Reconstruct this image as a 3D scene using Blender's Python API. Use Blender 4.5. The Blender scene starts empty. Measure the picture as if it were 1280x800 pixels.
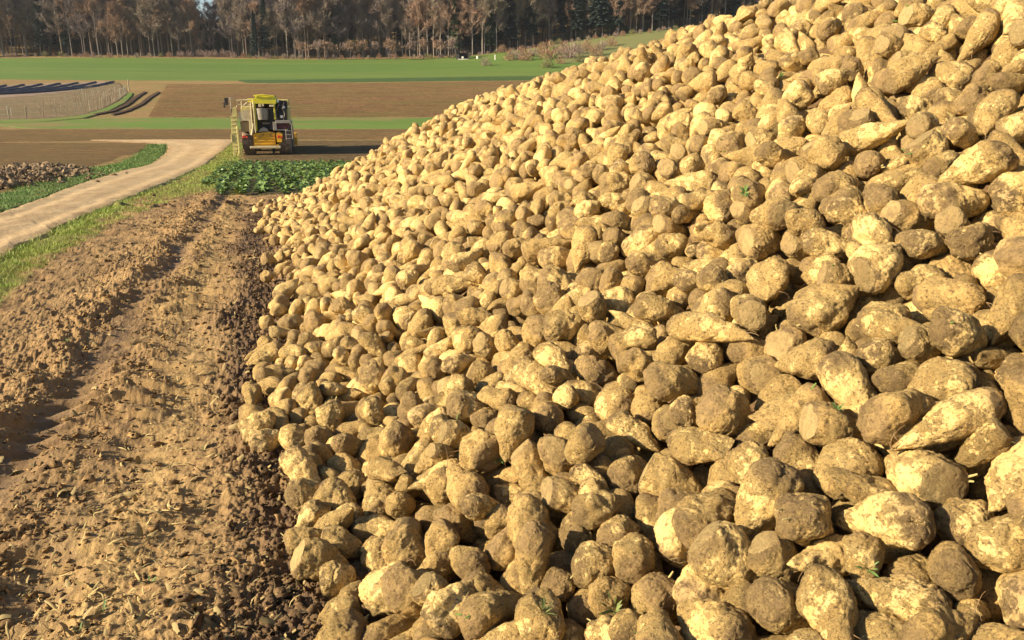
import math
import numpy as np
F = 1004.0                      # focal length in photo pixels (1280 wide)
PITCH = math.atan(280/F)
CAMZ = 1.5
# ---- terrain profile along Y (monotone cubic) -------------------------------
_YZ = np.array([(-3000,0.),(-50,0),(0,0),(6,0),(10,-.15),(14,-.38),(17,-.53),(30,-1.2),(44,-1.92),(52,-2.0),(62,-1.8),(75,-1.45),(90,-.87),
                (120,.9),(170,4.2),(220,8.1),(270,12.9),(290,15.2),(330,24),(380,34),(450,38),(700,38),(3500,38.)])
def _pchip(x, y, q):
    h = np.diff(x); d = np.diff(y)/h
    m = np.zeros_like(y); m[0] = d[0]; m[-1] = d[-1]
    for i in range(1, len(x)-1):
        if d[i-1]*d[i] > 0:
            w1 = 2*h[i]+h[i-1]; w2 = h[i]+2*h[i-1]
            m[i] = (w1+w2)/(w1/d[i-1]+w2/d[i])
    q = np.clip(q, x[0], x[-1]); i = np.clip(np.searchsorted(x, q, side='right')-1, 0, len(x)-2)
    t = (q-x[i])/h[i]
    return ((2*t**3-3*t**2+1)*y[i]+(t**3-2*t**2+t)*h[i]*m[i]+(-2*t**3+3*t**2)*y[i+1]+(t**3-t**2)*h[i]*m[i+1])
def sstep(a, b, x):
    t = np.clip((x-a)/(b-a), 0, 1); return t*t*(3-2*t)
def ground_z(X, Y):
    X = np.asarray(X, float); Y = np.asarray(Y, float)
    z = _pchip(_YZ[:, 0], _YZ[:, 1], Y)
    z = z + 9.5*sstep(-30, 75, X)*sstep(190, 285, Y)          # the meadow climbs to the right
    z = z + 0.25*np.sin(X/23.0+1)*sstep(70, 130, Y)*np.minimum(1, Y/200)
    return z
# ---- the heap ---------------------------------------------------------------
def smin(a, b, k):
    h = np.clip(.5+.5*(b-a)/k, 0, 1); return b*(1-h)+a*h-k*h*(1-h)
def across(X, Y): return (X+.314*Y-.03)*.954
def along(X, Y): return (Y-.314*X)*.954
def pile_h(X, Y):
    """height of the heap over the ground (negative outside)"""
    v = across(X, Y); s = along(X, Y)
    a = v*math.tan(math.radians(32.5))
    ridge = np.interp(s, [-5, 0, 6, 9, 12, 14.5, 16.2], [2.6, 2.45, 2.1, 1.84, 1.68, 1.42, 1.1])
    back = (9.0-v)*.62
    end = (15.8-s)*.46
    h = smin(a, ridge, .35); h = smin(h, end, .45); h = smin(h, back, .4)
    return h
def project(X, Y, Z):
    X = np.asarray(X, float); c, s = math.cos(PITCH), math.sin(PITCH); dz = np.asarray(Z, float)-CAMZ
    dep = Y*c-dz*s; up = Y*s+dz*c
    return 640+F*X/dep, 400-F*up/dep, dep
def unproject(px, py, t0=1.2, t1=1500):
    c, s = math.cos(PITCH), math.sin(PITCH); a = (px-640)/F; b = (400-py)/F
    d = np.array([a, c+b*s, -s+b*c])
    t = t0
    while t < t1:
        p = d*t
        if CAMZ+p[2] < ground_z(p[0], p[1]):
            lo, hi = t/1.01, t
            for _ in range(30):
                m = (lo+hi)/2
                if CAMZ+d[2]*m < ground_z(d[0]*m, d[1]*m): hi = m
                else: lo = m
            return float(d[0]*hi), float(d[1]*hi)
        t *= 1.01
    return float(d[0]*t1), float(d[1]*t1)
# value-gradient noise on numpy arrays (3-D)
_P = np.random.RandomState(7).permutation(4096)
_G = np.random.RandomState(11).randn(4096, 3); _G /= np.linalg.norm(_G, axis=1)[:, None]
def noise3(p):
    p = np.asarray(p, float); i = np.floor(p).astype(np.int64); f = p-i
    u = f*f*f*(f*(f*6-15)+10); out = 0
    for dx in (0, 1):
        for dy in (0, 1):
            for dz in (0, 1):
                h = _P[(_P[(_P[(i[..., 0]+dx) & 4095]+i[..., 1]+dy) & 4095]+i[..., 2]+dz) & 4095]
                g = _G[h]; d = f-np.array([dx, dy, dz])
                w = (u[..., 0] if dx else 1-u[..., 0])*(u[..., 1] if dy else 1-u[..., 1])*(u[..., 2] if dz else 1-u[..., 2])
                out = out+w*(g*d).sum(-1)
    return out*1.5
def fbm(p, octv=3, lac=2.1, gain=.5):
    a = 1.; o = 0; p = np.asarray(p, float)
    for _ in range(octv):
        o = o+a*noise3(p); p = p*lac+17.3; a *= gain
    return o
# ---- beet shapes: crown at +Z, tail at -Z, widest ~0.07 m radius ------------
BEETS = [  # length, radius, taper power, widest point, squash, bend, groove, fork, lump
 (.205, .071, .90, .70, .95, .00, .06, 0, .10),
 (.265, .069, 1.05, .74, .90, .02, .07, 0, .12),
 (.180, .076, .80, .66, .96, .00, .08, 0, .12),
 (.240, .063, 1.05, .76, .88, .03, .05, 0, .10),
 (.290, .066, .95, .73, .84, .04, .07, 0, .13),
 (.185, .068, .72, .66, .87, .01, .11, 0, .16),
 (.225, .075, .95, .71, .90, .02, .12, 0, .18),
 (.250, .073, .85, .73, .82, .00, .08, 1, .14),
 (.160, .066, .70, .62, .98, .00, .05, 0, .11),
 (.215, .077, 1.00, .70, .80, .01, .14, 0, .20),
 (.300, .059, 1.05, .75, .88, .05, .05, 0, .11),
 (.155, .057, .85, .68, .90, .00, .07, 0, .13)]
def beet_shape(k, nu, nv):
    """closed surface: (verts, quads, t) ; nu rings, nv segments"""
    L, R, sh, wd, sq, bend, gr, fork, lump = BEETS[k % len(BEETS)]
    t = (1-np.cos(np.linspace(0, np.pi, nu+2)[1:-1]))/2          # 0 tail .. 1 crown
    t = t*.985+.008
    up = np.clip((t-wd)/(1-wd), 0, 1); dn = np.clip(t/wd, 0, 1)
    prof = np.where(t > wd, np.sqrt(np.maximum(1-up**2.3, 0)), np.sin(dn**sh*np.pi/2)**.92)      # broad shoulders, tapering tail
    ph = np.arange(nv)/nv*2*np.pi
    T, PH = np.meshgrid(t, ph, indexing='ij'); Rr = R*prof[:, None]*np.ones_like(PH)
    Rr = Rr*(1-gr*np.exp(-((np.abs(((PH-.4) % np.pi)-np.pi/2))/.35)**2)*np.sin(T*np.pi)*1.3)
    x = Rr*np.cos(PH); y = Rr*np.sin(PH)*sq; z = (T-.5)*L
    x = x+bend*(np.cos(T*2.6)-.3)
    if fork:
        s = np.clip((.42-T)/.42, 0, 1); side = np.cos(PH)
        x = x+np.sign(side)*s*.035*np.abs(side)**.3; Rr = Rr
        y = y*(1-.25*s)
    p = np.stack([x, y, z], -1).reshape(-1, 3)
    p = np.vstack([p, [[bend*.7, 0, -.5*L*.99], [bend*(np.cos(2.6)-.3), 0, .5*L*.97]]])
    tt = np.append(T.reshape(-1), [0., 1.])
    n = p/np.maximum(np.linalg.norm(p, axis=1), 1e-6)[:, None]; o = k*31.7
    d = lump*.25*fbm(p*12+o, 2)+.010*fbm(p*46+o, 3)*6*R
    cr = np.abs(noise3(p*26+o+5)); d = d-.008*np.exp(-(cr/.05)**2)*1.0      # clefts in the caked earth
    if nu > 40:                                                     # clinging crust with ragged edges, pits and grit
        d = d+.0055*sstep(.02, .16, fbm(p*24+o+3, 3))+.0045*fbm(p*120+o, 2)-.007*sstep(.45, .75, noise3(p*62+o+9))
    rr = np.hypot(p[:, 0], p[:, 1]); nn = np.stack([p[:, 0], p[:, 1], p[:, 2]*.45], -1); nn /= np.maximum(np.linalg.norm(nn, axis=1), 1e-6)[:, None]
    p = p+nn*(d*np.clip(rr/R*1.4+.15, .2, 1))[:, None]*.22/.22*.45
    if k % 4 == 0:                                                  # topped roots: the crown sliced off flat
        zc = L*.41; sl_ = p[:, 0]*(.25 if k % 8 else -.18)+zc
        cut = p[:, 2] > sl_; p[cut, 2] = sl_[cut]+.3*(p[cut, 2]-sl_[cut]); tt = np.where(cut, 1.5, tt)
    q = []
    i = np.arange(nu-1)[:, None]*nv; j = np.arange(nv)[None, :]; j2 = (j+1) % nv
    quads = np.stack([i+j, i+j2, i+nv+j2, i+nv+j], -1).reshape(-1, 4)
    j = np.arange(nv); j2 = (j+1) % nv
    tri = np.vstack([np.stack([j2, j, np.full(nv, nu*nv)], -1), np.stack([(nu-1)*nv+j, (nu-1)*nv+j2, np.full(nv, nu*nv+1)], -1)])
    return p, quads, tri, tt
N_IND = 300
# the beets that show largest: x, y, z in mm, tilt, heading and spin in degrees, size in per cent, shape
NEAR_BEETS = (
774,1526,634,53,300,194,87,1,960,1649,802,54,348,240,90,10,618,1344,533,93,93,22,78,1,495,1599,492,56,166,222,95,0,904,1727,791,93,189,154,89,6,898,1616,691,88,290,57,97,0,
574,1682,574,16,28,159,94,1,641,2444,786,88,114,253,105,10,425,1485,396,92,299,136,101,0,663,1594,587,42,202,202,83,6,941,2313,896,130,189,52,101,6,750,1374,551,84,320,243,77,1,
770,1236,573,97,194,184,65,6,953,1389,655,74,334,238,80,8,72,1688,273,80,124,78,85,5,1102,1871,938,81,206,9,80,1,591,1476,452,61,198,277,88,1,1077,2309,1028,120,210,28,92,0,
606,2122,631,51,195,7,99,2,1168,2067,975,110,122,321,97,5,63,1890,265,26,208,13,88,10,-151,1835,209,121,231,29,82,9,878,1412,595,73,245,25,71,7,1423,2517,1285,49,332,169,87,1,
883,1924,748,45,111,296,95,1,480,1755,519,98,215,249,86,7,519,2051,564,102,142,58,76,7,-37,1804,223,75,208,197,86,3,1057,1527,726,67,30,233,93,1,1011,1785,847,61,356,94,83,5,
1397,2496,1184,89,204,78,100,1,780,1715,654,73,38,263,92,2,302,1779,394,106,264,331,76,2,3,2427,440,33,62,193,97,0,793,1835,714,73,170,257,82,0,724,1467,574,43,66,266,73,11,
446,2040,461,82,155,339,94,0,516,2370,644,83,210,62,86,7,-114,2493,361,87,307,97,105,9,837,2166,777,69,326,86,90,9,860,2624,898,66,68,218,99,9,-618,2279,63,74,195,339,92,0,
-266,1997,129,61,211,49,90,6,582,1544,523,44,179,212,70,0,1016,1604,764,54,329,345,53,4,318,1479,374,76,264,197,92,1,1676,3527,1605,110,168,199,93,1,1222,1898,991,27,19,210,75,7,
1988,3626,1737,49,3,291,105,10,243,1963,426,103,202,85,67,6,210,2189,498,39,325,81,76,0,226,1817,336,85,186,160,80,2,1007,2014,914,110,125,343,80,3,943,1494,650,100,204,256,86,11,
1643,2836,1435,59,66,86,95,3,777,1612,662,111,348,86,66,7,1373,3111,1361,111,117,260,98,10,1338,2306,1092,83,236,80,72,6,1002,1300,577,58,218,183,95,6,234,1713,316,123,36,320,69,2,
59,2023,304,67,85,317,98,9,-491,1909,49,58,15,203,80,6,736,1932,703,49,12,254,76,4,383,2296,493,72,138,301,78,7,-161,2368,287,88,305,133,90,1,-322,2188,144,64,146,331,89,2,
934,2938,982,88,202,244,99,0,1242,2343,1076,75,217,114,76,3,1117,1630,846,11,353,339,68,3,753,2500,843,74,249,234,86,4,700,1320,494,94,293,126,85,0,334,1715,300,28,311,126,96,3,
674,1527,543,90,14,239,73,4,1064,2639,1020,87,168,48,75,1,-365,2082,98,148,205,297,105,2,1198,3099,1281,69,79,195,85,2,610,1835,590,71,111,128,82,0,-547,2197,51,82,200,153,76,8,
743,2285,688,72,262,71,90,0,-806,2850,90,40,155,157,94,4,1322,1964,1077,43,174,111,87,6,425,1802,444,132,228,174,89,5,1449,2821,1307,53,172,4,85,0,218,3068,630,99,184,239,87,6,
81,2311,326,44,155,86,93,4,194,2107,370,69,206,98,84,4,104,2832,472,71,138,283,95,7,1028,1921,897,74,194,40,62,0,287,1900,383,80,232,120,94,11,1141,2494,1075,63,108,148,83,9,
614,2413,707,118,223,258,68,2,153,2323,378,53,264,41,87,4,332,3699,806,38,52,240,96,1,966,2935,1089,88,274,94,91,0,-223,2185,172,42,49,272,71,6,739,1814,605,71,147,328,86,6,
558,2908,733,74,169,227,78,1,765,2032,659,93,25,93,103,7,318,2861,496,68,263,81,98,6,359,2168,419,97,246,41,88,6,1297,2561,1114,60,203,131,85,4,966,1994,836,66,186,101,69,2,
-139,2083,190,71,277,254,84,3,-84,2239,276,68,213,286,67,1,-141,2918,332,67,202,245,102,1,345,2520,496,91,311,118,88,2,1165,2246,985,87,8,270,81,5,318,3018,694,27,221,330,79,0,
965,3254,1105,71,245,47,101,7,-448,2633,204,101,130,264,71,7,-477,2974,155,48,326,297,92,2,1337,3026,1255,85,215,271,99,10,-740,2734,49,80,214,18,86,1,1550,2833,1370,69,186,236,92,11,
997,2740,1080,130,355,357,73,5,-638,2660,66,64,153,21,92,0,836,2315,762,60,225,323,86,0,-304,1963,51,107,236,27,84,10,1222,2954,1166,86,196,305,98,7,-1138,3339,77,113,197,216,94,5,
804,3123,975,78,317,227,75,9,1776,3380,1577,124,307,94,85,0,852,1238,553,127,102,262,72,4,482,1662,389,91,231,78,105,7,846,3292,1061,72,294,191,87,2,452,2675,692,87,128,247,71,5,
649,3152,784,90,171,117,104,6,1435,3240,1439,82,109,356,82,10,262,1588,331,92,266,320,54,9,162,2853,551,80,110,249,76,1,-475,2589,117,99,301,114,81,6,-388,2488,150,135,84,76,66,2,
980,1883,836,96,229,101,71,3,839,3776,1104,88,349,109,104,1,1340,3943,1491,48,348,357,89,2,123,2583,446,97,282,47,102,3,442,2553,616,59,161,297,78,9,-570,2384,53,74,176,242,82,0,
1461,2328,1198,78,201,67,54,6,1244,2674,1141,39,201,220,87,9,-1061,3268,39,83,224,59,77,7,1346,2414,1111,88,223,0,77,4,694,2638,803,55,306,315,100,8,613,3288,827,111,201,349,102,10,
1507,3931,1573,119,184,65,85,0,176,3985,758,120,176,339,103,4,663,3267,912,115,193,20,73,5,180,3452,612,57,237,335,93,6,1993,4172,1865,79,174,281,99,0,1167,1852,883,118,49,54,63,4,
1092,3026,1180,85,58,33,81,1,-821,3401,87,28,119,258,85,0,383,1938,365,44,76,298,75,1,-42,1715,156,84,348,290,105,6,1361,2189,1017,35,122,282,86,2,218,2026,309,84,233,29,87,9,
-503,2034,43,73,10,63,71,0,841,1464,532,92,233,239,81,0,-609,3269,172,45,142,147,75,2,999,2384,961,76,185,97,72,0,1506,2997,1393,66,234,158,79,4,1716,3090,1473,76,243,120,79,6,
-659,3705,154,53,231,7,90,6,-666,3100,79,68,280,61,90,10,1169,2716,1098,40,148,206,79,3,-58,2852,399,94,325,110,67,7,-599,2478,91,135,136,271,78,1,257,1582,236,90,112,337,86,1,
39,2096,200,56,179,225,100,6,-210,1926,182,49,203,185,65,0,766,2164,666,67,10,179,78,0,1737,2768,1408,114,161,282,89,4,1069,3944,1283,92,229,230,101,1,514,2211,597,72,251,17,72,7,
98,3210,521,30,281,208,102,1,1556,2436,1250,112,170,92,87,7,447,2443,527,121,278,24,94,5,412,3113,695,98,24,104,98,2,225,3553,676,79,184,61,105,6,-716,2528,54,54,75,131,70,1,
358,2846,612,46,192,311,75,7,-60,1909,174,61,152,147,85,6,-235,2473,228,33,351,125,81,8,1136,3500,1248,59,190,146,73,1,1818,3004,1547,99,217,68,69,10,-700,2413,52,103,193,44,70,0,
191,2780,490,33,224,164,69,10,-238,2087,134,70,24,356,77,5,1816,4836,1874,114,221,314,98,1,601,3474,881,33,157,9,96,2,189,2625,487,94,108,216,65,8,131,1843,259,45,229,86,57,2,
1589,3256,1446,98,173,15,70,9,567,1294,469,107,257,239,78,8,1332,4814,1647,148,123,88,97,6,-258,4548,596,119,236,61,89,4,-277,3015,245,49,215,163,95,10,1040,1419,726,110,176,295,83,11,
-144,2323,149,55,209,80,88,1,1243,3661,1348,21,202,149,76,2,-966,3606,89,42,154,17,78,9,1348,2655,1165,47,32,176,101,2,1457,2726,1283,114,194,297,70,1,318,2248,459,77,290,17,73,8,
-159,3633,501,86,155,263,75,1,873,1323,553,100,44,106,54,11,744,2824,829,40,210,280,79,7,705,3493,1022,78,211,80,84,1,1194,5207,1575,88,326,209,105,0,1771,3958,1722,79,199,41,80,0,
665,4260,1143,61,271,215,95,1,1253,1808,939,44,186,228,74,1,-196,2695,311,60,204,323,76,0,571,4279,1056,102,186,64,93,6,475,2303,516,51,276,333,76,0,1338,3615,1385,56,83,174,81,5,
-948,3231,51,66,99,100,84,2,-713,4035,226,46,145,274,83,3,2049,3363,1744,94,203,189,83,0,231,2114,432,57,149,181,55,3,-80,3433,408,81,228,22,82,4,-1306,3784,47,84,98,338,72,6,
-216,3282,395,81,235,123,72,3,1522,3873,1467,153,191,315,102,2,395,3401,709,57,227,109,95,3,1923,3860,1771,61,133,252,69,0,-213,3018,360,55,73,314,80,2,562,2565,696,138,183,293,86,4,
453,1928,433,44,229,169,72,6,1001,2531,950,75,339,252,77,2,375,4084,926,78,59,254,86,9,209,1823,228,76,259,115,84,7,1321,2766,1218,110,201,112,76,10,104,5023,942,106,144,235,90,1,
527,4016,986,107,11,320,77,7,-36,2196,242,29,356,172,66,5,1374,3230,1387,50,218,15,72,0,-21,3354,463,139,309,211,77,8,-177,4223,552,61,176,120,77,6,2007,3427,1662,147,280,158,79,9,
-325,4297,503,81,157,219,89,4,979,4699,1343,64,159,187,91,6,22,3098,453,63,40,271,77,4,-1433,4402,46,76,23,287,94,1,2108,3584,1808,64,29,282,93,10,-411,2274,80,148,291,77,75,2,
-146,5249,755,43,207,107,102,6,-233,2631,272,67,229,91,54,4,1205,3204,1205,109,203,27,99,4,610,4712,1169,11,10,41,99,8,-53,4386,719,131,241,6,94,2,1028,2815,993,77,199,20,77,0,
1272,3840,1427,116,274,210,83,1,842,2883,881,96,268,68,82,6,1191,4192,1413,51,151,277,80,0,779,2387,724,80,186,109,78,1,2007,4009,1817,55,19,274,101,10,-600,4253,334,109,300,325,90,1,
1535,4255,1603,94,356,359,105,10,845,3859,1178,61,52,63,69,2,-446,3888,385,151,158,93,75,2,-369,3495,287,68,298,203,78,2,1827,3167,1555,73,184,203,79,6,1029,2135,903,105,184,48,86,8,
282,2709,461,83,185,76,83,7,450,3310,726,63,182,298,78,6,519,3736,932,68,211,255,68,7,1199,2849,1117,77,223,96,86,6,-636,2921,47,84,113,288,88,4,433,3566,824,94,269,128,65,2,
-298,2899,263,61,5,123,80,0,1687,3388,1509,114,273,279,82,2,824,4058,1124,81,240,53,89,4,766,3445,1008,60,215,203,74,10,-619,4687,451,115,206,49,79,2,-77,2836,317,84,257,50,79,1,
-826,3269,48,83,252,23,81,1,591,1985,512,56,1,277,79,2,253,3895,723,86,199,273,105,7,1728,3209,1485,99,162,297,82,3,458,5649,1215,69,213,242,105,6,-263,2562,209,84,40,85,94,3,
1855,3063,1598,90,34,34,89,9,16,2345,250,98,153,268,72,7,1019,3688,1158,85,182,236,87,2,-612,2783,58,61,105,256,73,2,1219,3580,1274,121,128,246,95,2,1183,3832,1290,87,187,46,92,0,
1299,2301,969,71,123,160,105,2,1657,4077,1604,78,235,2,83,1,1210,1788,855,60,242,107,74,6,-116,3193,361,70,184,239,83,0,1183,4784,1509,101,236,301,81,1,-860,3676,125,87,201,66,59,1,
-1042,4888,213,65,204,108,79,6,-681,5354,482,36,12,104,91,0,63,4251,726,102,187,278,91,1,-277,2682,214,85,44,264,104,0,1085,4342,1341,89,220,100,80,4,-194,3514,408,32,44,338,66,7,
)
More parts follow.
